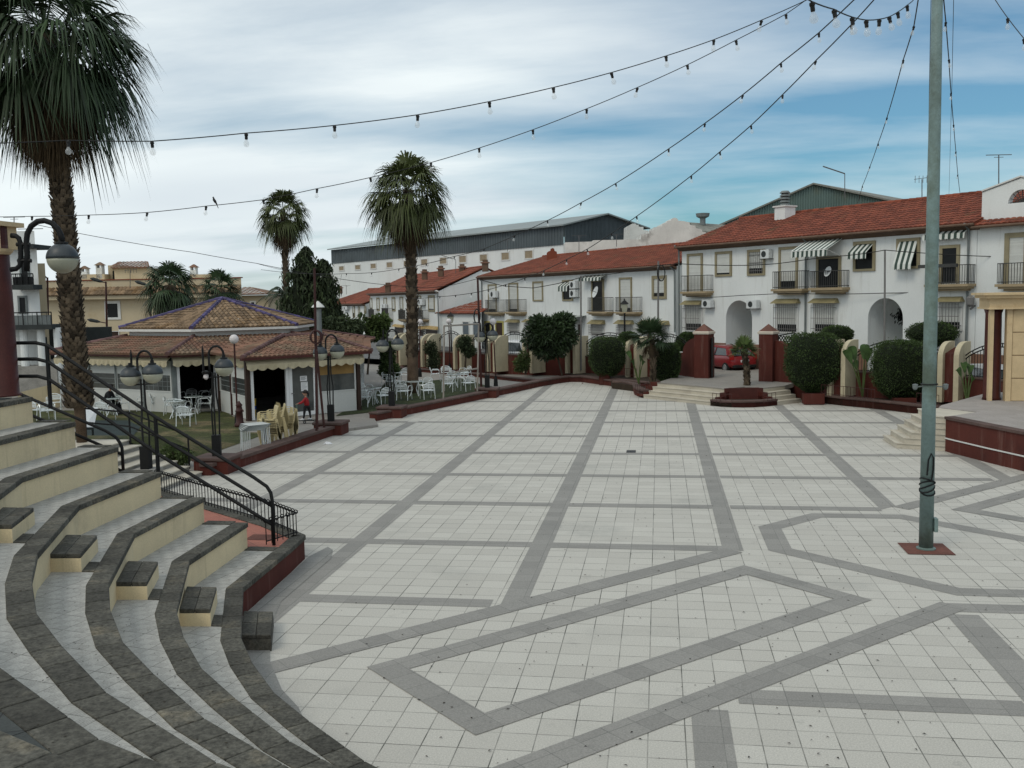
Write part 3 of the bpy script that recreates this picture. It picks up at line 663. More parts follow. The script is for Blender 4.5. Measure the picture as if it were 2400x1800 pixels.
def window(W, par, box, fill='shutter', fw=0.14, frame='olive_frame', out=0.07, dark=0.0, grille=0, sill=True, name='window'):
    u0, z0, u1, z1 = W.rect(*box)
    f = MB(); f.wbox(W, u0, z0, u0 + fw, z1, -0.02, out); f.wbox(W, u1 - fw, z0, u1, z1, -0.02, out); f.wbox(W, u0 + fw, z1 - fw, u1 - fw, z1, -0.02, out - 0.003)
    if sill: f.wbox(W, u0 + fw, z0, u1 - fw, z0 + fw * 0.8, -0.02, out - 0.003)
    o = f.build(name, frame, par)
    a, b = u0 + fw, u1 - fw; zb = z0 + (fw * 0.8 if sill else 0); zt_ = z1 - fw; zm = zb + (zt_ - zb) * dark
    if dark > 0: MB().wbox(W, a, zb, b, zm, -0.02, 0.012).build('pane', 'dark_glass', o)
    if dark < 1:
        s = MB(); n = max(3, int((zt_ - zm) / 0.06))
        if fill in ('shutter', 'tan_shutter'):
            for k in range(n): s.wbox(W, a, zm + (zt_ - zm) * k / n + 0.004, b, zm + (zt_ - zm) * (k + 1) / n, -0.02, 0.022, random.random())
        else: s.wbox(W, a, zm, b, zt_, -0.02, 0.02)
        s.build('shutter' if 'shutter' in fill else 'pane', fill, o)
    if grille:
        g = MB(); n = max(4, int((b - a + 0.1) / 0.13)); go = 0.10 + grille
        for k in range(n + 1):
            u = a - 0.05 + (b - a + 0.1) * k / n; g.bar(W.P(u, zb - 0.02, go), W.P(u, zt_ + 0.02, go), 0.022)
        for z in (zb + 0.15, (zb + zt_) / 2, zt_ - 0.15): g.bar(W.P(a - 0.08, z, go), W.P(b + 0.08, z, go), 0.025)
        for u in (a - 0.06, b + 0.06):
            for z in (zb + 0.15, zt_ - 0.15): g.bar(W.P(u, z, 0), W.P(u, z, go), 0.025)
        g.build('grille', 'iron_grey', o)
    return o
mat('iron_grey', (0.16, 0.155, 0.15), 0.6, var=0.15)
def balcony(W, par, x0, yr, x1, ys, yb, out=0.55, barm='iron_dark'):
    W2 = wshift(W, out); u0, zs, u1, zr = W2.rect(x0, yr, x1, ys); zb = W2.uz((x0 + x1) / 2, yb)[1]
    u0 -= 0.0; s = MB(); h = zs - zb
    for k, (a, b, sh) in enumerate(((0.62, 1.0, 0.04), (0.30, 0.62, -0.05), (0.0, 0.30, -0.20))):
        s.wbox(W, u0 - sh, zb + h * a, u1 + sh, zb + h * b, 0.0, out + sh)
    o = s.build('balcony', 'stucco_moulding', par)
    g = MB(); n = max(5, int((u1 - u0) / 0.12)); e = 0.03
    for k in range(n + 1):
        u = u0 + e + (u1 - u0 - 2 * e) * k / n; g.bar(W.P(u, zs, out - e), W.P(u, zr, out - e), 0.02)
    for k in range(5):
        for u in (u0 + e, u1 - e): g.bar(W.P(u, zs, (out - e) * k / 5), W.P(u, zr, (out - e) * k / 5), 0.02)
    for z in (zr, zs + 0.08):
        g.bar(W.P(u0 + e, z, out - e), W.P(u1 - e, z, out - e), 0.035)
        for u in (u0 + e, u1 - e): g.bar(W.P(u, z, 0), W.P(u, z, out - e), 0.035)
    g.build('railing', barm, o)
    return o
mat('iron_dark', (0.05, 0.05, 0.048), 0.6, var=0.15)
def ac_unit(W, par, box):
    u0, z0, u1, z1 = W.rect(*box); u1 = u0 + (u1 - u0) * 0.8
    o = MB().wbox(W, u0, z0, u1, z1, 0.08, 0.36).build('air_conditioner', 'ac_white', par, bevel=0.015)
    c = (u0 + (u1 - u0) * 0.40); r = min(u1 - u0, z1 - z0) * 0.36; zc = (z0 + z1) / 2
    MB().face([W.P(c + r * math.cos(a), zc + r * math.sin(a), 0.364) for a in [2 * math.pi * k / 16 for k in range(16)]]).build('fan_grille', 'dark_slat', o)
    b = MB(); b.bar(W.P(u0, z0 - 0.02, 0.0), W.P(u0, z0 - 0.02, 0.38), 0.03); b.bar(W.P(u1, z0 - 0.02, 0), W.P(u1, z0 - 0.02, 0.38), 0.03); b.build('bracket', 'iron_dark', o)
    return o
def hood(W, par, box, m='olive_hood', out=0.4):
    u0, z0, u1, z1 = W.rect(*box); s = MB(); e = 0.12
    P = W.P
    s.hexa([P(u0, z0, out), P(u1, z0, out), P(u1, z0, 0), P(u0, z0, 0)], [P(u0 + e, z1, 0.06), P(u1 - e, z1, 0.06), P(u1 - e, z1, 0), P(u0 + e, z1, 0)])
    return s.build('hood', m, par)
def awning(W, par, x0, ytop, x1, ybot, yval, m, out=0.9, x0b=None, x1b=None, arms=True):
    u0, zt1 = W.uz(x0, ytop); u1 = W.uz(x1, ytop)[0]; zt1 = W.uz((x0 + x1) / 2, ytop)[1]
    W2 = wshift(W, out); zb_ = W2.uz(((x0b or x0) + (x1b or x1)) / 2, ybot)[1]; zv = W2.uz(((x0b or x0) + (x1b or x1)) / 2, yval)[1]
    P = W.P; c = MB(); n = 12
    c.hexa([P(u0, zb_, out), P(u1, zb_, out), P(u1, zt1, 0.02), P(u0, zt1, 0.02)], [P(u0, zb_ + .02, out), P(u1, zb_ + .02, out), P(u1, zt1 + .02, 0.02), P(u0, zt1 + .02, 0.02)])
    o = c.build('awning', m, par)
    v = MB()
    for k in range(n):
        a, b = u0 + (u1 - u0) * k / n, u0 + (u1 - u0) * (k + 1) / n; mz = zv - 0.03
        v.add([P(a, zb_, out + .005), P(b, zb_, out + .005), P(b, zv + .02, out + .02), P((a + b) / 2, mz, out + .02), P(a, zv + .02, out + .02)], [(0, 1, 2, 3, 4)])
    v.build('valance', m, o)
    if arms:
        r = MB(); r.tube([P(u0, zb_, out), P(u1, zb_, out)], 0.02, 6)
        for u in (u0 + .05, u1 - .05): r.tube([P(u, zb_, out), P(u, (zt1 + zb_) / 2 - 0.4 * out, out * .45), P(u, zt1 - 0.8 * out if zt1 - zb_ < out else zb_ + .1, 0.0)], 0.015, 5)
        r.build('arm', 'white_trim', o)
    return o
def gable_plane(W, u): p = W.P(u, 0); return Wall((p.x, p.y), (-W.n.x, -W.n.y))
def house(name, label, W, u0, u1, zb, ze, rd, rz, depth, wallm='white_wall', roofm='terracotta', over=0.40, cw=0.24, cl=0.42, overl=0.12, overr=0.12, wallpoly=None, front=True, cat='house', group='white houses along the street'):
    p = W.P(u0, zb); e = empty(name, p, label, cat, group)
    B = lambda u, z, d: W.P(u, z, -d)
    wl = MB()
    zt = ze - 0.12
    if front: wl.face([B(u0, zb, 0), B(u1, zb, 0), B(u1, zt, 0), B(u0, zt, 0)])
    for u in (u0, u1):
        sl_ = (rz - ze) / (rd + over)
        wl.face([B(u, zb, 0), B(u, zt, 0), B(u, rz - 0.16, rd), B(u, zt, 2 * rd), B(u, zb, 2 * rd)])
    wl.face([B(u0, zb, 2 * rd), B(u1, zb, 2 * rd), B(u1, zt, 2 * rd), B(u0, zt, 2 * rd)])
    wl.build('wall', wallm, e)
    rf = MB(); a, b = u0 - overl, u1 + overr
    tile_face(rf, [B(a, ze, -over), B(b, ze, -over), B(b, rz, rd), B(a, rz, rd)], cw, cl)
    ro = rf.build('roof', roofm, e)
    sub = MB(); dz = Vector((0, 0, -0.07))
    sub.hexa([B(a, ze, -over) + dz, B(b, ze, -over) + dz, B(b, rz, rd) + dz, B(a, rz, rd) + dz], [B(a, ze, -over) + dz * .4, B(b, ze, -over) + dz * .4, B(b, rz, rd) + dz * .4, B(a, rz, rd) + dz * .4])
    sub.hexa([B(a, rz, rd) + dz, B(b, rz, rd) + dz, B(b, ze, 2 * rd + over) + dz, B(a, ze, 2 * rd + over) + dz], [B(a, rz, rd), B(b, rz, rd), B(b, ze, 2 * rd + over), B(a, ze, 2 * rd + over)])
    sub.build('roof_deck', roofm, ro)
    ridge_tiles(MB(), B(a, rz + .02, rd), B(b, rz + .02, rd), 0.11, 0.4).build('ridge', roofm, ro)
    g = MB(); g.hexa([B(a, ze - .30, -.02), B(b, ze - .30, -.02), B(b, ze - .12, -over + .06), B(a, ze - .12, -over + .06)], [B(a, ze - .13, .0), B(b, ze - .13, .0), B(b, ze - .05, -over), B(a, ze - .05, -over)])
    g.build('cornice', 'gutter_brown', e)
    MB().tube([B(a, ze - .08, -over - .06), B(b, ze - .08, -over - .06)], 0.06, 8).build('gutter', 'gutter_brown', e)
    return e
def downpipe(W, par, x, y0, y1, m='gutter_grey'):
    u, z1 = W.uz(x, y0); z0 = W.uz(x, y1)[1]
    MB().tube([W.P(u, z1 + .1, .42), W.P(u, z1 - .15, .10), W.P(u, z0, .10)], 0.05, 7).build('downpipe', m, par)
def aerial(px, yt, yb, Z, label, kind='yagi', host=None):
    a, b = at(px, yb, Z), at(px, yt, Z); e = empty('aerial', a, label, 'aerial', 'rooftop aerials')
    MB().tube([a, b], 0.025, 5).build('mast', 'aerial_metal', e)
    m = MB(); r = Vector((cY, sY, 0))
    if kind == 'arm': m.bar(b, b - r * 1.3 + Vector((0, 0, .45)), 0.06)
    elif kind == 'T': m.bar(b - r * .55, b + r * .55, 0.03); m.bar(b + Vector((0, 0, -.1)) - r * .2, b + Vector((0, 0, -.1)) + r * .2, 0.02)
    else:
        m.bar(b - r * .4, b + r * .5 + Vector((0, 0, .1)), 0.025)
        for k in range(5): q = b + r * (-.35 + .2 * k); m.bar(q - Vector((0, 0, .18)), q + Vector((0, 0, .18)), 0.02)
    m.build('crossbar', 'aerial_metal', e)
    return e

# ---- right house R (two storeys, long tiled roof)
zR = 7.5; pa, pb = G(1586, 577, zR), G(2283, 521, zR)
dR = Vector((pb.x - pa.x, pb.y - pa.y)).normalized(); nR = Vector((dR.y, -dR.x))
WR = Wall((pa.x - nR.x * 0.4, pa.y - nR.y * 0.4), dR)
uR1 = WR.uz(2289, 600)[0]
gr = gable_plane(WR, 0.0); rdR, rzR = gr.uz(1738, 506)
rdR = min(max(rdR, 3.0), 7.0)
rzR = gr.uz(1738, 506)[1] if 3.0 < gr.uz(1738, 506)[0] < 7.0 else 9.3
print('R', WR.A, dR, uR1, gr.uz(1738, 506))
striped('awning_stripe', (0.62, 0.64, 0.60), (0.035, 0.060, 0.048), 0.28, (dR.x, dR.y, 0))
# front wall with two arched porches
rzR -= 0.18
hR = house('house', 'long white two-storey house with red tiled roof, two arched porches and striped awnings', WR, 0.0, uR1, 0.5, zR, rdR, rzR, 12, front=False)
def arch_box(x0, x1, ytop): u0, z0, u1, z1 = WR.rect(x0, ytop, x1, 780); return u0, u1, z1
archs = [arch_box(1701.4, 1762.7, 704), arch_box(2034.4, 2116.4, 698.3)]
fw = MB(); zt_ = zR - 0.12; cur = 0.0
zp = WR.uz(1674, 803)[1]
for (a0, a1, az) in archs:
    fw.face([WR.P(cur, 0.5), WR.P(a0, 0.5), WR.P(a0, zt_), WR.P(cur, zt_)])
    r = (a1 - a0) / 2; zc = az - r; cxu = (a0 + a1) / 2; arc = [(cxu - r * math.cos(math.pi * k / 16), zc + r * math.sin(math.pi * k / 16)) for k in range(17)]
    top = [WR.P(a0, zt_), WR.P(a1, zt_)]
    for k in range(16):
        (ua, za), (ub, zb_) = arc[k], arc[k + 1]
        fw.face([WR.P(ua, za), WR.P(ub, zb_), WR.P(ub, zt_), WR.P(ua, zt_)])
        fw.face([WR.P(ua, za), WR.P(ub, zb_), WR.P(ub, zb_, -2.6), WR.P(ua, za, -2.6)])
        fw.face([WR.P(ua, za, -2.6), WR.P(ub, zb_, -2.6), WR.P(ub, 0.5, -2.6), WR.P(ua, 0.5, -2.6)])
    for u in (a0, a1): fw.face([WR.P(u, 0.5), WR.P(u, zc), WR.P(u, zc, -2.6), WR.P(u, 0.5, -2.6)])
    fw.face([WR.P(a0, 1.0), WR.P(a1, 1.0), WR.P(a1, 1.0, -2.6), WR.P(a0, 1.0, -2.6)])
    cur = a1
fw.face([WR.P(cur, 0.5), WR.P(uR1, 0.5), WR.P(uR1, zt_), WR.P(cur, zt_)])
fw.build('front_wall', 'white_wall', hR)
for (a0, a1, az), nm in zip(archs, (0, 1)):
    MB().bar(WR.P(a1 - .02, zp + 1.75, -.4), WR.P(a0 + 1.05, zp + 0.75, -1.2), 0.07).build('stair_rail', 'iron_dark', hR)
pl_ = MB(); cur = 0.0
for (a0, a1, az) in archs + [(uR1, 0, 0)]: pl_.wbox(WR, cur, 0.45, a0, zp, -0.01, 0.03); cur = a1
pl_.build('plinth', 'plinth', hR)
window(WR, hR, (1611.5, 594, 1647.7, 683), sill=False, name='balcony_door'); balcony(WR, hR, 1596, 646, 1655, 683, 696)
window(WR, hR, (1677, 589, 1716, 648), dark=0.08); window(WR, hR, (1752.5, 584.5, 1794, 646), dark=0.25, grille=-0.04)
ac_unit(WR, hR, (1793, 585, 1818, 606)); ac_unit(WR, hR, (1655, 702, 1681, 721)); ac_unit(WR, hR, (1760, 703, 1790, 723))
window(WR, hR, (1826, 578, 1871, 677), sill=False, dark=0.2, name='balcony_door'); balcony(WR, hR, 1809, 636, 1879, 677, 691)
downpipe(WR, hR, 1892, 560, 790); downpipe(WR, hR, 1594, 580, 790); downpipe(WR, hR, 2274, 530, 800)
awning(WR, hR, 1892, 561, 1977, 586, 601, 'awning_stripe', out=1.15, x0b=1871, x1b=1948)
window(WR, hR, (1914, 600, 1972, 674), sill=False, fill='dark_glass', name='balcony_door'); balcony(WR, hR, 1897, 635, 1973, 674, 690)
window(WR, hR, (2001, 565, 2052.5, 635.6), fill='dark_glass'); awning(WR, hR, 2003, 574, 2047, 592, 606, 'awning_stripe', out=0.5, x0b=1990, x1b=2040, arms=False)
window(WR, hR, (2102, 558, 2157, 630), fill='dark_glass'); awning(WR, hR, 2108, 566, 2152, 620, 631, 'awning_stripe', out=0.45, x0b=2096, x1b=2136, arms=False)
window(WR, hR, (2203, 574, 2250, 664), sill=False, fill='dark_glass', name='balcony_door'); balcony(WR, hR, 2169, 622, 2268, 666, 682)
awning(WR, hR, 2172, 541, 2271, 549, 560, 'awning_stripe', out=0.3, arms=False)
MB().wbox(WR, *[WR.uz(2172, 625)[0], WR.uz(2200, 628)[1], WR.uz(2262, 625)[0], WR.uz(2200, 620)[1]], 0.5, 0.62).build('clothes_airer', 'iron_dark', hR)
for bx, hb in (((1606, 713, 1648, 777), (1603, 704, 1650, 714)), ((1820, 709, 1872, 781), (1816, 700, 1877, 711)), ((1908, 709, 1963, 781), (1904, 699, 1968, 710)), ((2202, 706, 2257, 775), (2200, 695, 2262, 707))):
    window(WR, hR, bx, dark=0.27, grille=0.18, fw=0.10, frame='white_trim'); hood(WR, hR, hb)
# satellite dish on the balcony rail, chimney and flue on the ridge
def dish(W, par, x, y, r, out=0.5):
    u, z = W.uz(x, y); c = W.P(u, z, out); ax = (Vector((-0.9, -0.45, 0.35))).normalized(); s = ax.orthogonal().normalized(); t_ = ax.cross(s); m = MB(); n = 14
    ring = [c + (s * math.cos(2 * math.pi * k / n) + t_ * math.sin(2 * math.pi * k / n)) * r for k in range(n)]
    for k in range(n): m.face([ring[k], ring[(k + 1) % n], c - ax * r * 0.3])
    o = m.build('satellite_dish', 'ac_white', par); MB().bar(c - ax * r * .2, c + ax * r * 0.9, 0.03).build('feed_arm', 'aerial_metal', o)
dish(WR, hR, 1956, 636, 0.26)
cc = gable_plane(WR, WR.uz(1722, 600)[0]); 
cb = WR.P(WR.uz(1722, 600)[0], rzR - 1.2, -(rdR - 0.9)); zc_ = at(1722, 488, (-sY * cb.x + cY * cb.y)).z
chx = empty('chimney_stack', (cb.x, cb.y, rzR - 1), 'square white chimney with a ribbed grey metal cowl on the red tiled roof', 'chimney')
ch_ = MB(); dd, nn_ = Vector((dR.x, dR.y, 0)), Vector((nR.x, nR.y, 0))
def oprism(mb, c, a, b, z0, z1): 
    q = [c + dd * s * a + nn_ * t * b for s, t in ((-1, -1), (1, -1), (1, 1), (-1, 1))]; mb.hexa([(p.x, p.y, z0) for p in q], [(p.x, p.y, z1) for p in q]); return mb
oprism(ch_, cb, .38, .42, rzR - 2.2, zc_); ch_.build('shaft', 'white_wall', chx); oprism(MB(), cb, .46, .50, zc_, zc_ + .08).build('cap', 'white_trim', chx)
fl = MB()
for k in range(5): fl.lathe((cb.x, cb.y, zc_ + .08 + k * .17), [(.20, 0), (.31, .03), (.20, .15)], 12)
fl.build('cowl', 'gutter_grey', chx)

# ---- gabled house at the right edge (R2)
r2 = empty('gabled_house', WR.P(uR1, 0.5), 'white house at the right edge with raised gable parapet and half-round window', 'house', 'white houses along the street')
uA = uR1 + .02; W2 = WR; pk = WR.uz(2385, 414); sh = WR.uz(2290, 449); zE = WR.uz(2340, 519)[1]; uP = pk[0]; uB = 2 * uP - uA
w2 = MB(); w2.face([W2.P(uA, .5), W2.P(uB, .5), W2.P(uB, zE), W2.P(uA, zE)])
zc0 = W2.uz(2385, 474)[1]; rr = W2.uz(2413, 470)[0] - uP; ub_ = -0.25
arc = [(uP - rr * math.cos(math.pi * k / 14), zc0 + rr * math.sin(math.pi * k / 14)) for k in range(15)]
w2.face([W2.P(uA, zE, ub_), W2.P(uB, zE, ub_), W2.P(uB, zc0, ub_), W2.P(uA, zc0, ub_)])
top_ = lambda u: sh[1] + (pk[1] - sh[1]) * (1 - abs(u - uP) / (uP - uA))
w2.face([W2.P(uA, zc0, ub_), W2.P(uP - rr, zc0, ub_), W2.P(uP - rr, top_(uP - rr), ub_), W2.P(uA, top_(uA), ub_)])
w2.face([W2.P(uP + rr, zc0, ub_), W2.P(uB, zc0, ub_), W2.P(uB, top_(uB), ub_), W2.P(uP + rr, top_(uP + rr), ub_)])
for k in range(14):
    (a, za), (b, zb2) = arc[k], arc[k + 1]; w2.face([W2.P(a, za, ub_), W2.P(b, zb2, ub_), W2.P(b, top_(b), ub_), W2.P(a, top_(a), ub_)])
    w2.face([W2.P(a, za, ub_), W2.P(b, zb2, ub_), W2.P(b, zb2, ub_ - .3), W2.P(a, za, ub_ - .3)])
w2.face([W2.P(uA, .5, 0), W2.P(uA, zE, 0), W2.P(uA, zE, -9), W2.P(uA, .5, -9)])
for u0_, u1_ in ((uA, uP), (uP, uB)): w2.hexa([W2.P(u0_, top_(u0_) - .05, ub_ + .0), W2.P(u1_, top_(u1_) - .05, ub_), W2.P(u1_, top_(u1_) - .05, ub_ - .3), W2.P(u0_, top_(u0_) - .05, ub_ - .3)], [W2.P(u0_, top_(u0_), ub_ + .0), W2.P(u1_, top_(u1_), ub_), W2.P(u1_, top_(u1_), ub_ - .3), W2.P(u0_, top_(u0_), ub_ - .3)])
w2.build('wall', 'white_wall', r2)
cg = MB()
for u0_, u1_ in ((uA, uP), (uP, uB)): cg.hexa([W2.P(u0_, top_(u0_), ub_ + .06), W2.P(u1_, top_(u1_), ub_ + .06), W2.P(u1_, top_(u1_), ub_ - .36), W2.P(u0_, top_(u0_), ub_ - .36)], [W2.P(u0_, top_(u0_) + .06, ub_ + .06), W2.P(u1_, top_(u1_) + .06, ub_ + .06), W2.P(u1_, top_(u1_) + .06, ub_ - .36), W2.P(u0_, top_(u0_) + .06, ub_ - .36)])
cg.build('coping', 'white_trim', r2)
gm = MB()
for k in range(1, 8): a_ = math.pi * k / 8; gm.bar(W2.P(uP, zc0 + .02, ub_ - .12), W2.P(uP - rr * math.cos(a_), zc0 + rr * math.sin(a_), ub_ - .12), 0.025)
gm.tube([W2.P(uP - rr * .5 * math.cos(math.pi * k / 8), zc0 + rr * .5 * math.sin(math.pi * k / 8), ub_ - .12) for k in range(9)], 0.014, 5); gm.bar(W2.P(uP - rr, zc0 + .02, ub_ - .12), W2.P(uP + rr, zc0 + .02, ub_ - .12), 0.05)
gm.build('fanlight_grille', 'iron_dark', r2)
hb = empty('hanging_plants', WR.P(WR.uz(2095, 740)[0], 3.2, -1.2), 'dark hanging plant pots inside the second arched porch', 'plants'); hbm = MB()
for hx in (2085, 2106):
    hu, hz = WR.uz(hx, 742); hc = WR.P(hu, hz, -1.0)
    for k in range(260):
        v = Vector((random.gauss(0, .2), random.gauss(0, .2), random.gauss(0, .16))); q = hc + v; hbm.add([q, q + Vector((.10, .03, .05)), q + Vector((.03, .08, -.09))], [(0, 1, 2)], random.random())
hbm.build('foliage', 'black_iron' if 'hedge_leaf' not in MATS else 'hedge_leaf', hb)
wlu, wlz = WR.uz(2285, 705); wl_ = MB(); wl_.bar(WR.P(wlu, wlz - .2, 0), WR.P(wlu, wlz - .35, .3), .06); wl_.lathe(WR.P(wlu, wlz - .25, .32), [(.06, 0), (.16, .1), (.18, .38), (.03, .5)], 10); wl_.build('wall_lantern', 'iron_grey', hR)
te = MB(); tile_face(te, [W2.P(uA, zE - .12, .4), W2.P(uB, zE - .12, .4), W2.P(uB, zE + .12, ub_), W2.P(uA, zE + .12, ub_)]); te.build('eave', 'terracotta', r2)
MB().tube([W2.P(uA, zE - .20, .46), W2.P(uB, zE - .20, .46)], 0.06, 8).build('gutter', 'gutter_brown', r2)
rb = MB(); tile_face(rb, [W2.P(uA, zE + .1, -1.5), W2.P(uB, zE + .1, -1.5), W2.P(uB, rzR, -6), W2.P(uA, rzR, -6)]); rb.build('roof', 'terracotta', r2)
window(W2, r2, (2355, 545, 2412, 672), sill=False, fw=0.2, name='balcony_door'); balcony(W2, r2, 2335, 616, 2440, 665, 682)
MB().wbox(W2, uA, .45, uB, zp, -.01, .03).build('plinth', 'plinth', r2)

# ---- middle house M
zM = 6.5; pa, pb = G(1119, 648, zM), G(1584, 619, zM); dM = Vector((pb.x - pa.x, pb.y - pa.y)).normalized(); nM = Vector((dM.y, -dM.x))
WM_ = Wall((pa.x - nM.x * 0.4, pa.y - nM.y * 0.4), dM); uM1 = WM_.uz(1584, 650)[0]
gm_ = gable_plane(WM_, 0.0).uz(1274.7, 601.5); print('M', WM_.A, dM, uM1, gm_)
rdM, rzM = gm_ if 2.5 < gm_[0] < 8 else (5.0, 8.3)
hM = house('house', 'white two-storey house with red roof, three awnings and four small balconies, behind the citrus tree', WM_, 0.0, uM1, 0.2, zM, rdM, rzM, 10)
z = lambda X, Y: (1100 + X / 3.95, 480 + Y / 3.95)
def zb4(a, b, c, d): x0, y0 = z(a, b); x1, y1 = z(c, d); return x0, y0, x1, y1
striped('awning_stripe_narrow', (0.62, 0.64, 0.60), (0.025, 0.05, 0.04), 0.42, (dM.x, dM.y, 0))
for q in ((178, 735, 255, 995), (368, 722, 455, 995), (1392, 672, 1508, 990)): window(WM_, hM, zb4(*q), sill=False, name='balcony_door', fw=0.12, dark=0.12)
window(WM_, hM, zb4(1135, 690, 1250, 990), sill=False, fill='dark_glass', name='balcony_door', fw=0.16)
for q in ((143, 882, 272, 995, 1028), (330, 878, 472, 992, 1028), (1092, 860, 1270, 990, 1030), (1345, 857, 1535, 993, 1030)):
    x0, y0 = z(q[0], q[1]); x1, y1 = z(q[2], q[3]); balcony(WM_, hM, x0, y0, x1, y1, z(0, q[4])[1])
window(WM_, hM, zb4(590, 708, 685, 893)); window(WM_, hM, zb4(865, 695, 962, 890), fill='dark_glass'); window(WM_, hM, zb4(1695, 655, 1828, 872), dark=0.2, fw=0.2)
x0, y0 = z(862, 720); x1, y1 = z(955, 755); awning(WM_, hM, x0, y0, x1, y1, z(0, 800)[1], 'awning_stripe_narrow', out=0.45, arms=False)
x0, y0 = z(1075, 650); x1, y1 = z(1280, 675); awning(WM_, hM, x0, y0, x1, y1, z(0, 702)[1], 'awning_stripe_narrow', out=0.55, arms=False)
x0, y0 = z(800, 1025); x1, y1 = z(1085, 1045); awning(WM_, hM, x0, y0, x1, y1, z(0, 1080)[1], 'awning_stripe_narrow', out=0.9, arms=False)
for q in ((220, 795, 290, 860), (965, 705, 1035, 775), (965, 785, 1035, 855)): ac_unit(WM_, hM, zb4(*q))
for q, hq in (((372, 1085, 468, 1190), (355, 1060, 470, 1088)), ((530, 1085, 640, 1190), (515, 1060, 660, 1088)), ((1130, 1100, 1255, 1215), (1128, 1065, 1262, 1103)), ((1385, 1100, 1525, 1215), (1372, 1067, 1528, 1103)), ((1610, 1105, 1840, 1215), (1590, 1070, 1858, 1107))):
    window(WM_, hM, zb4(*q), grille=0.15, fw=0.1, frame='white_trim', dark=0.1); hood(WM_, hM, zb4(*hq), 'olive_hood')
window(WM_, hM, zb4(245, 1075, 320, 1250), fill='brown_door', frame='yellow_frame', sill=False, name='door'); window(WM_, hM, zb4(145, 1078, 205, 1250), fill='dark_glass', frame='yellow_frame', sill=False, name='door')
window(WM_, hM, zb4(1000, 1088, 1060, 1300), fill='brown_door', frame='white_trim', sill=False, name='door')
downpipe(WM_, hM, *z(1912, 590), z(0, 1180)[1]); downpipe(WM_, hM, *z(122, 690), z(0, 1200)[1]); dish(WM_, hM, *z(1222, 805), 0.4)

# ---- third house, its blank side wall, and the low garage beside it
z3 = 5.45; p3 = G(1024, 680, z3); p3b = G(860, 688.2, z3); W3 = Wall((p3b.x, p3b.y), (p3.x - p3b.x, p3.y - p3b.y)); W3 = wshift(W3, -0.4)
u31 = W3.uz(1028, 740)[0]; g3 = gable_plane(W3, u31).uz(1136, 625); g3b = gable_plane(W3, 0).uz(951, 651); print('H3', W3.A, W3.d, u31, g3, g3b)
rd3, rz3 = 7.0, z3 + 2.6
x3 = lambda a, b, c, d: (800 + a / 5.53, 650 + b / 5.53, 800 + c / 5.53, 650 + d / 5.53)
rd3 = g3[0] if 3 < g3[0] < 16 else 7.0; rz3 = g3[1] if 3 < g3[0] < 16 else rz3
h3 = house('house', 'narrow-windowed white house with red roof and a tall blank side wall, behind the palm trunk', W3, 0, u31, -0.35, z3, rd3, rz3, 14, cw=0.35, cl=0.6)
for q in ((375, 270, 405, 500), (555, 262, 597, 545), (765, 250, 805, 545), (1000, 235, 1040, 530)): window(W3, h3, x3(*q), sill=False, name='balcony_door', fw=0.12, dark=0.5)
for q in ((462, 262, 498, 435), (660, 256, 702, 440), (1132, 232, 1212, 445)): window(W3, h3, x3(*q), fw=0.18, dark=0.1)
for q in ((348, 415, 420, 520, 545), (520, 400, 605, 550, 575), (735, 425, 825, 545, 580), (965, 425, 1060, 545, 575)):
    a = x3(q[0], q[1], q[2], q[3]); balcony(W3, h3, *a, 650 + q[4] / 5.53)
for q in ((560, 345, 620, 400), (1030, 280, 1110, 360), (1040, 510, 1100, 600)): ac_unit(W3, h3, x3(*q))
for q, hq in (((700, 640, 815, 760), (690, 612, 820, 642)), ((1025, 668, 1080, 760), (1018, 630, 1090, 668)), ((1100, 670, 1262, 770), (1095, 632, 1270, 670))):
    window(W3, h3, x3(*q), fill='brown_door', fw=0.1, frame='white_trim', sill=False, name='door'); hood(W3, h3, x3(*hq), 'tan_hood')
downpipe(W3, h3, 1028.5, 684, 850)
ga, gb = gz(1031, 86.0, 0), gz(1122, 80.6, 0); WG = Wall((ga.x, ga.y), (gb.x - ga.x, gb.y - ga.y))
ugr = WG.uz(1128, 760)[0]; zg = WG.uz(1080, 734)[1]
gar = empty('garage', WG.P(0, 0), 'low white garage with red tiled roof and two blue-grey doors', 'garage')
gw = MB(); gw.face([WG.P(0, -.35), WG.P(ugr, -.35), WG.P(ugr, zg), WG.P(0, zg)]);  gw.build('wall', 'white_wall', gar)
gt = gable_plane(WG, ugr).uz(1131, 709)
rf = MB(); tile_face(rf, [WG.P(-.1, zg, .3), WG.P(ugr + .1, zg, .3), WG.P(ugr + .1, zg + 1.2, -3.0), WG.P(3.2, zg + 1.2, -3.0)], 0.35, 0.6); rf.build('roof', 'terracotta', gar)
for q in ((1575, 568, 1665, 750), (1708, 568, 1790, 750)): window(WG, gar, x3(*q), fill='blue_grey_door', frame='white_trim', sill=False, fw=0.08, name='door')

# ---- fourth house, far left end of the row
z4_ = 4.26; pA, pB = G(791, 712, z4_), G(858, 710.5, z4_)
q4a, q4b = gz(774, 130, 0), gz(861, 119, 0); W4 = Wall((q4a.x, q4a.y), (q4b.x - q4a.x, q4b.y - q4a.y)); L4w = (q4b - q4a).length
h4 = house('house', 'farthest white house of the row with red roof, half hidden by the dark conifer', W4, 0, L4w, -0.35, z4_, 6.0, z4_ + 1.9, 14, cw=0.5, cl=0.8)
for q in ((0, 378, 35, 430),): pass
for q in ((150, 375, 178, 520), (222, 375, 245, 560), (300, 375, 322, 470)): window(W4, h4, x3(*q), fw=0.12, dark=0.4)
ac_unit(W4, h4, x3(50, 375, 120, 420))

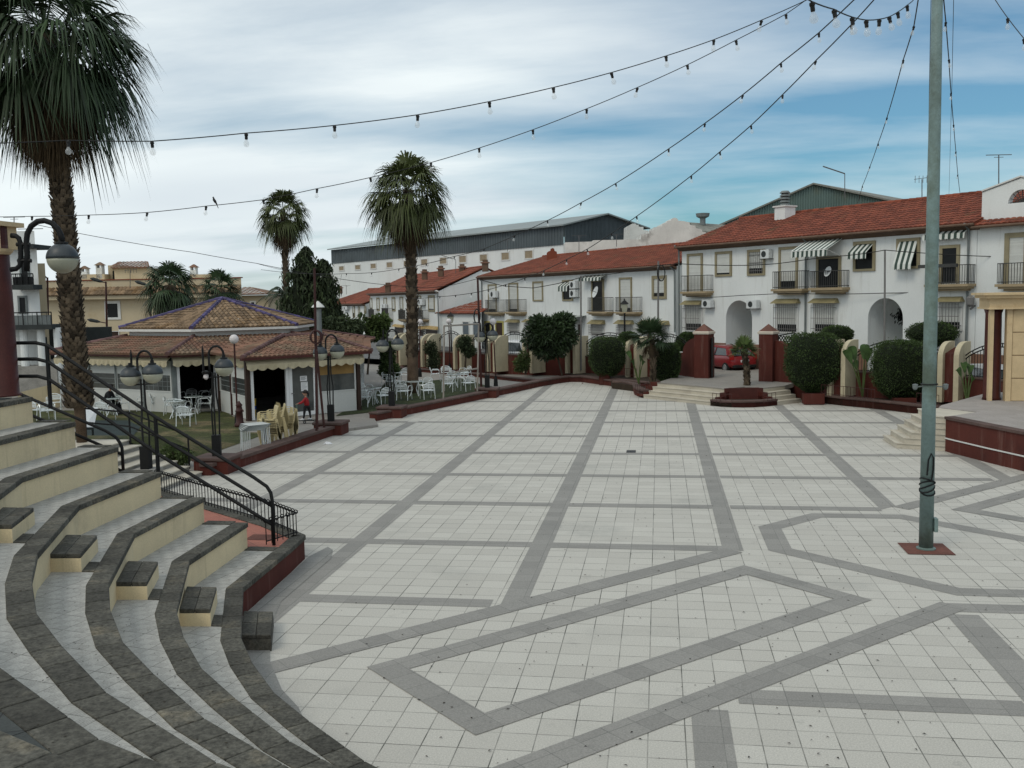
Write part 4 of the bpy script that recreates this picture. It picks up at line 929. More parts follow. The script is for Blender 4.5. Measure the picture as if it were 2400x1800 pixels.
# ---- grey and white warehouse
def cam2w(lat, Z): return (cY * lat - sY * Z, sY * lat + cY * Z)
Z1, Z2 = 147.0, 105.0
q1, q2 = cam2w((786 - 1200) / F * Z1, Z1), cam2w((1322 - 1200) / F * Z2, Z2)
WW = Wall(q1, (q2[0] - q1[0], q2[1] - q1[1])); uW = WW.uz(1322, 560)[0]
zb1, zb2 = WW.uz(787, 616)[1], WW.uz(1324, 571)[1]; zt1, zt2 = WW.uz(787, 585)[1], WW.uz(1322, 530)[1]; print('ware', zb1, zb2, zt1, zt2)
zb_m, zt_m = (zb1 + zb2) / 2, (zt1 + zt2) / 2
wh = empty('warehouse', WW.P(0, 0), 'long warehouse with white base, dark grey metal upper storey and a row of tan shutters', 'warehouse')
gp = gable_plane(WW, uW); gk = gp.uz(1409, 503); ge = gp.uz(1492, 533); print('gable', gk, ge)
D1 = max(6, gk[0]); D2 = 2 * D1; zk = gk[1]
MB().face([WW.P(0, -1), WW.P(uW, -1), WW.P(uW, zb2), WW.P(0, zb1)]).face([WW.P(0, -1), WW.P(0, zb1), WW.P(0, zb1, -D2), WW.P(0, -1, -D2)]).face([WW.P(uW, -1), WW.P(uW, zb2), WW.P(uW, zb2, -D2), WW.P(uW, -1, -D2)]).build('base_wall', 'white_wall', wh)
cl_ = MB(); n = 140
def cladrow(f0, f1, top, bot, cnt):      # ribbed sheeting between two points
    for k in range(cnt):
        a, b = k / cnt, (k + 1) / cnt
        for s0, s1, o0, o1 in ((a, a + .35 / cnt, .05, .05), (a + .35 / cnt, a + .5 / cnt, .05, .13), (a + .5 / cnt, a + .85 / cnt, .13, .13), (a + .85 / cnt, b, .13, .05)):
            cl_.face([f0(s0, bot(s0), o0), f0(s1, bot(s1), o1), f0(s1, top(s1), o1), f0(s0, top(s0), o0)])
cladrow(lambda s, z_, o: WW.P(s * uW, z_, o), None, lambda s: zt1 + (zt2 - zt1) * s, lambda s: zb1 + (zb2 - zb1) * s - .1, 110)
gn = WW.d
def gpt(s, z_, o): p = WW.P(uW, z_, -s * D2); return Vector((p.x + gn.x * o, p.y + gn.y * o, z_))
cladrow(gpt, None, lambda s: zt2 + (zk - zt2) * (1 - abs(2 * s - 1)), lambda s: zb2 - 1.5, 60)
cl_.build('upper_cladding', 'steel_cladding', wh)
rfw = MB(); zL = zt1 + (zk - zt2)
rfw.hexa([WW.P(-.2, zt1, .6), WW.P(uW + .6, zt2, .6), WW.P(uW + .6, zk, -D1), WW.P(7, zL, -D1)], [WW.P(-.2, zt1 + .15, .6), WW.P(uW + .6, zt2 + .15, .6), WW.P(uW + .6, zk + .15, -D1), WW.P(7, zL + .15, -D1)])
rfw.hexa([WW.P(7, zL, -D1), WW.P(uW + .6, zk, -D1), WW.P(uW + .6, zt2, -D2 - .6), WW.P(-.6, zt1, -D2 - .6)], [WW.P(7, zL + .15, -D1), WW.P(uW + .6, zk + .15, -D1), WW.P(uW + .6, zt2 + .15, -D2 - .6), WW.P(-.6, zt1 + .15, -D2 - .6)])
rfw.build('roof', 'steel_roof', wh)
WN = [(801, 629), (839, 626.5), (875.5, 623.6), (913.5, 620.7), (954, 617.5), (995, 614.5), (1039.5, 611), (1085, 607.5), (1134, 604.5), (1185, 600.5), (1240, 596.5)]
for k, (wx, wy) in enumerate(WN):
    hw = 6.5 + 4.5 * k / 10; window(WW, wh, (wx - hw, wy - hw * 1.08, wx + hw, wy + hw * 1.0), fill='tan_shutter', fw=0.16, frame='white_trim')
# pale block beyond its left end
lb = empty('storehouse', at(760, 660, 150), 'small pale store building at the left end of the warehouse', 'building')
a_, b_ = at(764, 690, 152), at(790, 690, 150); zz0, zz1 = at(770, 636, 151).z, at(787, 629, 151).z
MB().hexa([(a_.x, a_.y, -.3), (b_.x, b_.y, -.3), (b_.x - 2, b_.y + 10, -.3), (a_.x - 2, a_.y + 10, -.3)], [(a_.x, a_.y, zz0), (b_.x, b_.y, zz1), (b_.x - 2, b_.y + 10, zz1), (a_.x - 2, a_.y + 10, zz0)]).build('wall', 'old_white_wall', lb)

# ---- weathered stepped parapet and the green barn behind the right house
def silhouette(name, label, cat, Zd, pts, ybase, m, thick=6.0, extra=None):
    fr = [at(x, y, Zd(x)) for x, y in pts]; e = empty(name, (fr[0].x, fr[0].y, 0), label, cat)
    mb = MB(); bw = Vector((-sY, cY, 0)) * thick
    n = len(fr)
    for a, b in zip(fr, fr[1:]):
        mb.face([(a.x, a.y, 0), (b.x, b.y, 0), b, a]); mb.face([a, b, b + bw, a + bw])
        mb.face([(a.x + bw.x, a.y + bw.y, 0), (b.x + bw.x, b.y + bw.y, 0), b + bw, a + bw])
    for p in (fr[0], fr[-1]): mb.face([(p.x, p.y, 0), p, p + bw, (p.x + bw.x, p.y + bw.y, 0)])
    mb.build('wall', m, e); return e
old = silhouette('old_white_building', 'weathered white building with stepped parapet and round crest behind the red roofs', 'building', lambda x: 84 - (x - 1330) * 0.03,
    [(1325, 568), (1390, 566), (1391, 563), (1503, 561), (1504, 549), (1523, 547), (1523, 541), (1533, 539), (1533, 533), (1552, 530), (1553, 524), (1562, 523), (1563, 519), (1572, 517), (1575, 512), (1581, 510), (1587, 512), (1590, 517), (1601, 518), (1616, 521), (1617, 527), (1630, 529), (1631, 535), (1645, 537), (1646, 543), (1660, 546), (1700, 549)], 0, 'old_white_wall', 3.0)
old2 = silhouette('old_white_gable', 'small crumbling white stepped gable between the warehouse and the round crest', 'building', lambda x: 92,
    [(1470, 566), (1471, 530), (1478, 527), (1482, 524), (1489, 524), (1492, 527), (1497, 527), (1497, 531), (1508, 532), (1508, 539), (1519, 540), (1520, 548), (1560, 548)], 0, 'old_white_wall', 3.0)
tmpw = silhouette('terracotta_bell_gable', 'little terracotta bell gable showing above the red roof', 'gable', lambda x: 80, [(1281, 600), (1282, 592), (1286, 589), (1290, 588), (1291, 583), (1295, 581), (1299, 583), (1300, 588), (1305, 590), (1306, 600)], 0, 'terracotta', 0.4)
Zb = 92.0
bn = empty('green_barn', at(1900, 520, Zb), 'big green corrugated metal barn with shallow gable rising behind the red tiled roof', 'barn')
pkL, pkT, pkR = at(1640, 549, Zb), at(1903, 433, Zb), at(2180, 494, Zb); cl_ = MB()
def bp(s, z_, o): p = pkL.lerp(pkR, s); return Vector((p.x + sY * o, p.y - cY * o, z_))
sT = (1903 - 1640) / (2180 - 1640)
cladrow(bp, None, lambda s: pkL.z + (pkT.z - pkL.z) * s / sT if s < sT else pkT.z + (pkR.z - pkT.z) * (s - sT) / (1 - sT), lambda s: 0.0, 90)
cl_.build('gable_wall', 'green_cladding', bn)
bk = at(2142, 462, 112) - pkT; bk.z = 0
rr_ = MB(); up = Vector((0, 0, .15)); off_ = Vector((sY, -cY, 0)) * .4
rr_.hexa([pkL + off_, pkT + off_, pkT + bk, pkL + bk], [pkL + off_ + up, pkT + off_ + up, pkT + bk + up, pkL + bk + up]); rr_.hexa([pkT + off_, pkR + off_, pkR + bk, pkT + bk], [pkT + off_ + up, pkR + off_ + up, pkR + bk + up, pkT + bk + up])
rr_.build('roof', 'fibre_roof', bn)
tb = empty('grey_shed', at(1640, 530, 88), 'grey fibre-cement shed roof beside the stepped white parapet', 'shed')
s0, s1, s2, s3 = at(1616, 521, 88), at(1700, 526, 88), at(1700, 548, 84), at(1632, 540, 84); s1b = at(1760, 531, 88)
MB().hexa([s3 - up, at(1760, 552, 84) - up, s1b - up, s0 - up], [s3, at(1760, 552, 84), s1b, s0]).build('roof', 'fibre_roof', tb)
MB().hexa([(s3.x, s3.y, 0), (s1b.x, s1b.y - 3, 0), (s1b.x, s1b.y, 0), (s0.x, s0.y, 0)], [s3 - up, at(1760, 552, 84) - up, s1b - up, s0 - up]).build('wall', 'old_white_wall', tb)
q = at(1647, 520, 87); MB().lathe((q.x, q.y, q.z), [(.25, -.3), (.25, .3), (.55, .45), (.62, .75), (.1, .8)], 10).build('cowl', 'gutter_grey', tb)

# ---- long beige building on the left and the white block at the edge
Zq = 78.0
WB = Wall(cam2w((0 - 1200) / F * Zq, Zq), (cY, sY)); 
be = empty('beige_building', WB.P(0, 0), 'long low beige building with flat parapet, tiled eave and rooftop room', 'building')
zpar = WB.uz(400, 653)[1]; uL, uRr = WB.uz(96, 700)[0], WB.uz(567, 700)[0]
bA, bB = WB.P(uL, 0), WB.P(uRr, 0); rA = Vector((bB.x, bB.y, 0)).normalized() * 12 - WB.d * .6
MB().prism([(p.x, p.y) for p in (bA, bB, bB + rA, bA + rA)], -.35, zpar - .05).build('wall', 'beige_wall', be)
MB().wbox(WB, uL - .05, zpar - .05, uRr + .05, zpar + .03, -.35, .08).build('parapet_cap', 'terracotta', be)
e0, e1 = WB.uz(300, 690)[1], WB.uz(300, 675)[1]
t = MB(); tile_face(t, [WB.P(uL, e0, .9), WB.P(uRr, e0, .9), WB.P(uRr, e1 + .1, .0), WB.P(uL, e1 + .1, .0)], 0.3, 0.5, 0.05); t.build('eave', 'ochre_tile', be)
MB().wbox(WB, uL, e0 - .35, uRr, e0 - .06, 0, .7).build('soffit', 'beige_wall', be)
for q in ((174, 708, 194, 773), (246, 705, 283, 749), (481, 708, 500, 748), (545, 708, 560, 748)): window(WB, be, q, fill='dark_glass', frame='white_trim', fw=0.22)
window(WB, be, (380, 775, 430, 800), fill='brown_door', frame='white_trim', fw=0.05, sill=False, name='door')
window(WB, be, (230, 776, 280, 800), fill='brown_door', frame='white_trim', fw=0.05, sill=False, name='garage_door')
# rooftop room
WBb = wshift(WB, -5.0)
ra, rb_ = WBb.uz(268, 640)[0], WBb.uz(346, 640)[0]; rl = WBb.uz(240, 640)[0]; zr0, zr1 = WBb.uz(300, 628)[1], WBb.uz(280, 610)[1]
ro = MB(); ro.wbox(WBb, ra, zpar - .2, rb_, zr0, -4.0, 0); ro.wbox(WBb, rl, zpar - .2, ra, zr0 + .3, -6, -1.2); ro.build('rooftop_room', 'beige_wall', be)
t = MB(); tile_face(t, [WBb.P(ra - .2, zr0, .3), WBb.P(rb_ + .3, zr0, .3), WBb.P(rb_ - 1.2, zr1, -3.5), WBb.P(rl, zr1, -3.5)], 0.3, 0.5, 0.05); t.face([WBb.P(rl, zr1, -3.5), WBb.P(ra - .2, zr0, .3), WBb.P(rl - .2, zr0 + .3, -2.2)]); t.build('rooftop_tiles', 'old_tile', be)
MB().wbox(WBb, WBb.uz(251, 640)[0], zpar - .1, WBb.uz(258, 640)[0], WBb.uz(255, 634)[1], -1.2, -1.15).build('rooftop_window', 'dark_glass', be)
ub0 = WBb.uz(172, 650)[0]; MB().wbox(WBb, ub0, zpar - .2, WBb.uz(245, 650)[0], WBb.uz(200, 643)[1], -3, 0).wbox(WBb, WBb.uz(445, 650)[0], zpar - .2, WBb.uz(505, 650)[0], WBb.uz(470, 643)[1], -3, 0).build('roof_terrace_wall', 'beige_wall', be)
for (x0, x1, yt, yb, w_) in ((225, 239, 616, 645, 'old_white_wall'), (188, 203, 624, 645, 'white_wall'), (173, 184, 626, 645, 'old_white_wall'), (446, 459, 625, 645, 'white_wall')):
    ca, cb2 = WBb.uz(x0, 640)[0], WBb.uz(x1, 640)[0]; z0c, z1c = WBb.uz(200, yb)[1] - .3, WBb.uz(200, yt)[1]
    c = MB(); c.wbox(WBb, ca, z0c, cb2, z1c - .45, -.6, 0)
    for u in (ca, cb2 - .1): c.wbox(WBb, u, z1c - .45, u + .1, z1c - .22, -.6, 0)
    c.build('chimney', w_, be)
    P = WBb.P; MB().hexa([P(ca - .12, z1c - .22, .12), P(cb2 + .12, z1c - .22, .12), P(cb2 + .12, z1c - .22, -.72), P(ca - .12, z1c - .22, -.72)], [P((ca + cb2) / 2 - .05, z1c + .05, -.25), P((ca + cb2) / 2 + .05, z1c + .05, -.25), P((ca + cb2) / 2 + .05, z1c + .05, -.35), P((ca + cb2) / 2 - .05, z1c + .05, -.35)]).build('chimney_cap', 'old_tile', be)
bh = empty('beige_house', at(590, 720, 92), 'beige house with brown hipped roof to the right of the long beige building', 'house')
WH = Wall(cam2w((560 - 1200) / F * 92, 92), (cY, sY)); MB().wbox(WH, 0, -.35, WH.uz(628, 700)[0], WH.uz(590, 692)[1], -8, 0).build('wall', 'beige_wall', bh)
u1h, zeh, zrh = WH.uz(634, 700)[0], WH.uz(590, 690)[1], WH.uz(590, 672)[1]
t = MB(); tile_face(t, [WH.P(-.3, zeh, .5), WH.P(u1h, zeh, .5), WH.P(.6, zrh, -3.5), WH.P(-.3, zrh, -3.5)], 0.4, 0.6, 0.05); t.face([WH.P(.6, zrh, -3.5), WH.P(u1h, zeh, .5), WH.P(u1h, zeh, -8), WH.P(.6, zrh, -4)]); t.build('roof', 'old_tile', bh)
window(WH, bh, (586, 705, 600, 730), fill='dark_glass', frame='white_trim')

Zw = 52.0
WL_ = Wall(cam2w((0 - 1200) / F * Zw, Zw), (cY, sY)); L_ = WL_
wb = empty('white_balcony_house', WL_.P(0, 0), 'white three-storey house with dark balconies behind the left palm trunk', 'house')
uu = lambda x: L_.uz(x, 700)[0]; zz = lambda y, x=70: L_.uz(x, y)[1]
def skewbox(mb, W, xa, xb, z0, z1, o=0.0, dep=8.0):     # block whose right flank runs straight away from the square
    Wo = wshift(W, o); a, b = Wo.P(Wo.uz(xa, 700)[0], 0), Wo.P(Wo.uz(xb, 700)[0], 0); r = Vector((b.x, b.y, 0)).normalized(); c, d2 = b + r * dep - W.d * .4, a + r * dep - W.d * .4
    return mb.prism([(p.x, p.y) for p in (a, b, c, d2)], z0, z1)
m = MB(); skewbox(m, L_, -120, 93, -.3, zz(583)); m.build('wall', 'white_wall', wb)
skewbox(MB(), L_, 86, 110, 0, zz(612), -3, 6).build('side_wall', 'beige_wall', wb)
MB().wbox(L_, uu(-120), zz(583) + .0, uu(97), zz(583) + .22, -1.5, .5).build('eave', 'dark_slat', wb)
m = MB(); skewbox(m, L_, -120, 90, zz(580), zz(537), -1.2, 5); m.build('attic', 'white_wall', wb)
MB().tube([L_.P(uu(30), zz(533), -1), L_.P(uu(90), zz(533), -1)], 0.02, 5).build('terrace_rail', 'aerial_metal', wb)
for q in ((47, 600, 70, 668), (43, 693, 65, 735)): window(L_, wb, q, fill='dark_glass', frame='gutter_grey', fw=0.1)
for (x0, x1, yr, ys, nm) in ((48, 101, 643, 668, 'balcony'), (20, 150, 732, 760, 'gallery')):
    P = L_.P; o_ = 1.0 if nm == 'balcony' else 1.6
    b = MB(); b.wbox(L_, uu(x0), zz(ys) - .25, uu(x1), zz(ys), 0, o_); o = b.build(nm, 'dark_slat', wb)
    g = MB(); n = 12
    for k in range(n + 1): u = uu(x0) + (uu(x1) - uu(x0)) * k / n; g.bar(P(u, zz(ys), o_ - .05), P(u, zz(yr), o_ - .05), .04 if k % 3 == 0 else .015)
    g.bar(P(uu(x0), zz(yr), o_ - .05), P(uu(x1), zz(yr), o_ - .05), .06); g.build('railing', 'black_iron', o)
    MB().wbox(L_, uu(x0) + .1, zz(ys), uu(x1) - .1, zz(yr) - .15, o_ - .2, o_ - .12).build('screen', 'dark_glass' if nm == 'balcony' else 'gutter_grey', o)
MB().wbox(L_, uu(-120), zz(872), uu(150), zz(775), -6, -5.5).build('porch_back', 'dark_slat', wb)
m = MB()
for x in (72, 112, 150, 20): m.tube([L_.P(uu(x), -.2, 1.0), L_.P(uu(x), zz(768), 1.0)], 0.20, 12)
m.build('porch_column', 'white_wall', wb)
MB().wbox(L_, uu(-120), -.35, uu(150), zz(855), -5, 1.3).build('porch_floor', 'concrete', wb)
window(L_, wb, (98, 790, 112, 870), fill='blue_grey_door', frame='dark_slat', fw=.05, sill=False, name='door')
# cream garden wall with iron fence in front of that house
cw_ = empty('garden_wall', gz(40, 42, .1), 'sloping cream garden wall under the far left balcony house', 'wall')
a, b = gz(40, 42, .1), gz(134, 44, .1); za, zb5 = at(60, 920, 42).z, at(132, 898, 44).z; bv = Vector((-sY, cY, 0)) * .25
MB().hexa([a, b, b + bv, a + bv], [Vector((a.x, a.y, za)), Vector((b.x, b.y, zb5)), Vector((b.x, b.y, zb5)) + bv, Vector((a.x, a.y, za)) + bv]).build('wall', 'cream_render', cw_)
# ---------------------------------------------------------------- kiosk bar
def CW(lat, Z, z): x, y = cam2w(lat, Z); return Vector((x, y, z))
kb = empty('kiosk_bar', CW(-14.3, 48, .1), 'hexagonal kiosk bar with two-tier tiled roof, blue ridge tiles and cream scalloped awning', 'bar')
CL0, CZ0 = -14.28, 48.0
def hexv(Rr, z): return [CW(CL0 + Rr * math.sin(R(a)), CZ0 - Rr * math.cos(R(a)), z) for a in (-60, 0, 60, 120, 180, 240)]
RW, RE, RD, RU = 7.3, 8.0, 4.5, 4.85
zE, zD, zU, zA = 2.62, 3.22, 3.60, 4.90
base = hexv(RW, .1); ev = hexv(RE, zE); dr = hexv(RD, zD); ue = hexv(RU, zU); apex = CW(CL0, CZ0, zA)
P2 = CW(-12.5, 41.2, .1); P3 = CW((583 - 1200) / F * 37.6, 37.6, .1); P4 = CW((838 - 1200) / F * 40.5, 40.5, .1); P5 = base[3]
lo = MB(); 
for k in range(6): a, b = k, (k + 1) % 6; tile_face(lo, [ev[a], ev[b], dr[b], dr[a]], 0.20, 0.38, 0.05)
lo.build('lower_roof', 'old_tile', kb)
up_ = MB()
for k in range(6): a, b = k, (k + 1) % 6; tile_face(up_, [ue[a], ue[b], apex], 0.22, 0.38, 0.055)
up_.build('upper_roof', 'ochre_tile', kb)
for k in range(6): ridge_tiles(MB(), ue[k] + Vector((0, 0, .03)), apex + Vector((0, 0, .05)), .10).build('blue_ridge', 'blue_ridge_tile', kb)
for k in range(6): ridge_tiles(MB(), ev[k] + Vector((0, 0, .04)), dr[k] + Vector((0, 0, .05)), .09).build('ridge', 'brown_ridge_tile', kb)
dm = MB(); dh = hexv(RD - .1, 3.0); dt = hexv(RD - .1, zU - .02); fa = hexv(RU + .02, zU - .14); fb = hexv(RU + .02, zU - .03)
dm.hexa(dh, dt); dm.hexa(fa, fb); dm.build('drum', 'white_trim', kb)
# wing
fE3 = P3 + (P3 - (P2 + P5) / 2).normalized() * .55; fE3.z = zE; d34 = (P4 - P3).normalized(); n34 = Vector((d34.y, -d34.x, 0))
E3 = P3 + n34 * .5 - d34 * .45; E4 = P4 + n34 * .5 + d34 * .40; E3.z = E4.z = 2.60
E2 = P2 - d34 * .45 + n34 * .1; E2.z = 2.62; E5 = P5 + d34 * .45; E5.z = 2.62
T1, T2 = at(664, 793, 42.0), at(748, 785, 43.5); T1.z = T2.z = 3.24
wr = MB(); tile_face(wr, [E3, E4, T2, T1], 0.20, 0.38, 0.05); tile_face(wr, [E2, E3, T1, dr[1] + Vector((0, 0, .05))], 0.20, 0.38, 0.05); tile_face(wr, [E4, E5, dr[2] + Vector((0, 0, .05)), T2], 0.20, 0.38, 0.05)
wr.build('wing_roof', 'old_tile', kb)
for a, b in ((E3 + Vector((0, 0, .04)), T1 + Vector((0, 0, .05))), (E4 + Vector((0, 0, .04)), T2 + Vector((0, 0, .05))), (T1, T2)): ridge_tiles(MB(), a, b, .09).build('ridge', 'brown_ridge_tile', kb)
MB().prism([(p.x, p.y) for p in (base[0], base[1], P2, P3, P4, P5, base[4], base[5])], -.3, .16).build('floor', 'concrete', kb)
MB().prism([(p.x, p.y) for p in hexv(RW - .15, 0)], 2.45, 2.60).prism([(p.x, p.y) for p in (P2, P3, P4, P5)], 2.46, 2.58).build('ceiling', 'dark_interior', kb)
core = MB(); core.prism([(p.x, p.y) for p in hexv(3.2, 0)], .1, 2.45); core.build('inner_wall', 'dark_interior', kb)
def side(A, B): return Wall((A.x, A.y), (B.x - A.x, B.y - A.y)), (B - A).length
def bay(W, u0, u1, kind, zt=2.32, z0=.12):
    m = MB(); fr = .07
    if kind == 'open':
        m.wbox(W, u0, z0, u0 + .12, zt, -.06, .06); m.wbox(W, u1 - .12, z0, u1, zt, -.06, .06); m.wbox(W, u0 + .12, zt - .14, u1 - .12, zt, -.06, .055); return m.build('door_frame', 'white_paint', kb)
    if kind == 'door':
        m.wbox(W, u0, z0, u0 + .14, zt, -.04, .06); m.wbox(W, u1 - .14, z0, u1, zt, -.04, .06); m.wbox(W, u0 + .14, zt - .18, u1 - .14, zt, -.04, .055); m.wbox(W, u0 + .14, z0, u1 - .14, z0 + .16, -.04, .055)
        o = m.build('glass_door', 'white_paint', kb); MB().wbox(W, u0 + .14, z0 + .16, u1 - .14, zt - .18, -.02, .01).build('pane', 'kiosk_glass', o)
        MB().bar(W.P(u0 + .07, 1.05, .09), W.P(u0 + .19, 1.05, .11), .03).build('handle', 'aerial_metal', o); return o
    zg0, zg1 = z0 + .86, z0 + 1.58
    m.wbox(W, u0, z0, u1, zg0, -.03, .03); m.wbox(W, u0, zg0, u0 + fr, zt, -.03, .05); m.wbox(W, u1 - fr, zg0, u1, zt, -.03, .05)
    if kind != 'blind': m.wbox(W, u0 + fr, zg1, u1 - fr, zt, -.03, .03)
    m.wbox(W, u0 + fr, zg0, u1 - fr, zg0 + .05, -.03, .05)
    o = m.build('panel', 'kiosk_white', kb)
    MB().wbox(W, u0 + fr, zg0 + .05, u1 - fr, zg1, -.02, .01).build('pane', 'kiosk_glass', o)
    g = MB()
    if kind == 'grid':
        n = int((u1 - u0) / .28)
        for k in range(1, n): u = u0 + (u1 - u0) * k / n; g.wbox(W, u - .012, zg0 + .05, u + .012, zg1, .01, .02)
        for z_ in (zg0 + .25, zg0 + .45, zg0 + .65): g.wbox(W, u0 + fr, z_ - .01, u1 - fr, z_ + .01, .01, .022)
    elif kind == 'blind': g.wbox(W, u0 + fr, zg1, u1 - fr, zt, -.02, .02)
    else:
        for z_ in (zg0 + .28, zg0 + .5): g.wbox(W, u0 + fr, z_ - .012, u1 - fr, z_ + .012, .01, .02)
    g.build('blind' if kind == 'blind' else 'glazing_bars', 'tan_blind' if kind == 'blind' else 'gutter_grey', o)
    return o
def post(W, u, m='brown_door', wd=.16): MB().wbox(W, u - wd / 2, .1, u + wd / 2, 2.5, -.10, .09).build('post', m, kb)
Wf, Lf = side(P3, P4); xs = lambda W, x: W.uz(x, 930)[0]
bay(Wf, .02, xs(Wf, 677), 'open'); bay(Wf, xs(Wf, 677) + .01, xs(Wf, 742), 'door'); bay(Wf, xs(Wf, 745), Lf - .12, 'blind'); post(Wf, 0.0 - .09); post(Wf, Lf)
for (x0, y0, x1, y1) in ((703, 881, 719, 893), (705, 895, 721, 916)):
    u0, z0, u1, z1 = Wf.rect(x0, y0, x1, y1); n_ = MB().wbox(Wf, u0, z0, u1, z1, .012, .018).build('notice', 'paper_white', kb)
    l = MB()
    for k in range(6): l.wbox(Wf, u0 + .03, z1 - .04 - (z1 - z0 - .06) * k / 6, u1 - .03 - .03 * (k % 3), z1 - .028 - (z1 - z0 - .06) * k / 6, .018, .020)
    l.build('print', 'gutter_grey', n_)
Wl, Ll = side(P2, P3); bay(Wl, .1, Ll * .42, 'pane'); bay(Wl, Ll * .44, Ll - .1, 'pane'); post(Wl, Ll * .43, 'brown_iron', .08); post(Wl, .02)
Wr2, Lr = side(P4, P5); 
for k in range(4): bay(Wr2, .1 + (Lr - .2) * k / 4, .1 + (Lr - .2) * (k + 1) / 4 - .02, 'pane')
Wm, Lm = side(base[1], base[2]); u2 = Wm.uz(513, 930)[0]; bay(Wm, .1, u2 - .05, 'open'); post(Wm, 0, 'gutter_grey')
Wn, Ln = side(base[0], base[1])
for k in range(4): bay(Wn, .1 + (Ln - .2) * k / 4, .1 + (Ln - .2) * (k + 1) / 4 - .03, ('pane', 'pane', 'pane', 'grid')[k])
for k in range(1, 4): post(Wn, .1 + (Ln - .2) * k / 4, 'gutter_grey', .08)
for a, b in ((3, 4), (4, 5), (5, 0)): Wx, Lx = side(base[a], base[b]); bay(Wx, .1, Lx - .1, 'pane')
def scallop(W, u0, u1, out, zt, zb, wv=.42, m='cream_awning'):
    n = max(1, round((u1 - u0) / wv)); mb = MB(); s_ = 8; P = W.P
    top_r, bot_r = [], []
    for k in range(n * s_ + 1):
        u = u0 + (u1 - u0) * k / (n * s_); z_ = zb - .09 * abs(math.sin(math.pi * k / s_)) if True else zb
        top_r.append((u, zt)); bot_r.append((u, z_))
    for k in range(n * s_):
        w_ = .025 * math.sin(k * 1.1) 
        w2_ = .025 * math.sin((k + 1) * 1.1)
        mb.face([P(bot_r[k][0], bot_r[k][1], out + w_), P(bot_r[k + 1][0], bot_r[k + 1][1], out + w2_), P(top_r[k + 1][0], zb + .16, out + .02), P(top_r[k][0], zb + .16, out + .02)])
        mb.face([P(top_r[k][0], zb + .16, out + .02), P(top_r[k + 1][0], zb + .16, out + .02), P(top_r[k + 1][0], zt, .12), P(top_r[k][0], zt, .12)])
    return mb.build('awning', m, kb)
scallop(Wf, -.25, Lf + .1, .42, 2.56, 2.16); scallop(Wl, -.2, Ll + .25, .12, 2.54, 2.22, .3); scallop(Wm, -.1, u2, .42, 2.56, 2.16); scallop(Wn, -.1, Ln + .1, .42, 2.56, 2.16); scallop(Wr2, 0, Lr, .14, 2.56, 2.22, .3)
for W_, L0, L1 in ((Wf, -.5, Lf + .4), (Wn, -.5, Ln + .3), (Wm, -.2, u2)): MB().wbox(W_, L0, 2.50, L1, 2.60, .35, .55).build('gutter', 'maroon_column', kb)
q = at(748, 790, 43.0); MB().lathe((q.x, q.y, 3.1), [(.14, 0), (.14, 1.25), (.17, 1.3)], 12).build('flue', 'gutter_grey', kb); MB().lathe((q.x, q.y, 4.45), [(.30, 0), (.24, .08), (.02, .28)], 12).build('flue_cap', 'white_trim', kb)
yb = Wf.P(.35, .15, -.9); bn2 = empty('bin', yb, 'yellow plastic bin with blue band inside the bar doorway', 'bin'); MB().lathe(yb, [(.20, 0), (.24, .7), (.25, .72)], 14).build('body', 'yellow_plastic', bn2)
mat('blue_paint', (.02, .05, .25), .5); MB().lathe(yb + Vector((0, 0, .30)), [(.233, 0), (.238, .14)], 14).build('band', 'blue_paint', bn2)

# ---------------------------------------------------------------- lamps
mat('lamp_cap', (0.032, 0.040, 0.046), 0.45, var=0.2, spec=0.5)
mat('lamp_glass', (0.36, 0.36, 0.28), 0.30, var=0.14, fine=0.06, spec=0.5, tint=(0.33, 0.33, 0.26), tintpos=(0.5, 0.8))
mat('opal_glass', (0.62, 0.58, 0.58), 0.3, var=0.05)
def globe(par, c, r, glass='lamp_glass'):
    o = MB().lathe(c, [(r * math.sin(t) * 1.0, r * -math.cos(t)) for t in [0.12 + 1.45 * k / 9 for k in range(10)]], 24).build('globe', glass, par, smooth=True)
    MB().lathe(c, [(r * 1.03 * math.cos(t), r * 1.03 * math.sin(t)) for t in [1.38 * k / 8 for k in range(9)]], 24).build('globe_cap', 'lamp_cap', o, smooth=True)
    MB().lathe(c + Vector((0, 0, r * .98)), [(r * .42, 0), (r * .40, r * .10), (.05, r * .16), (.045, r * .4)], 12).build('collar', 'black_iron', o)
    return o
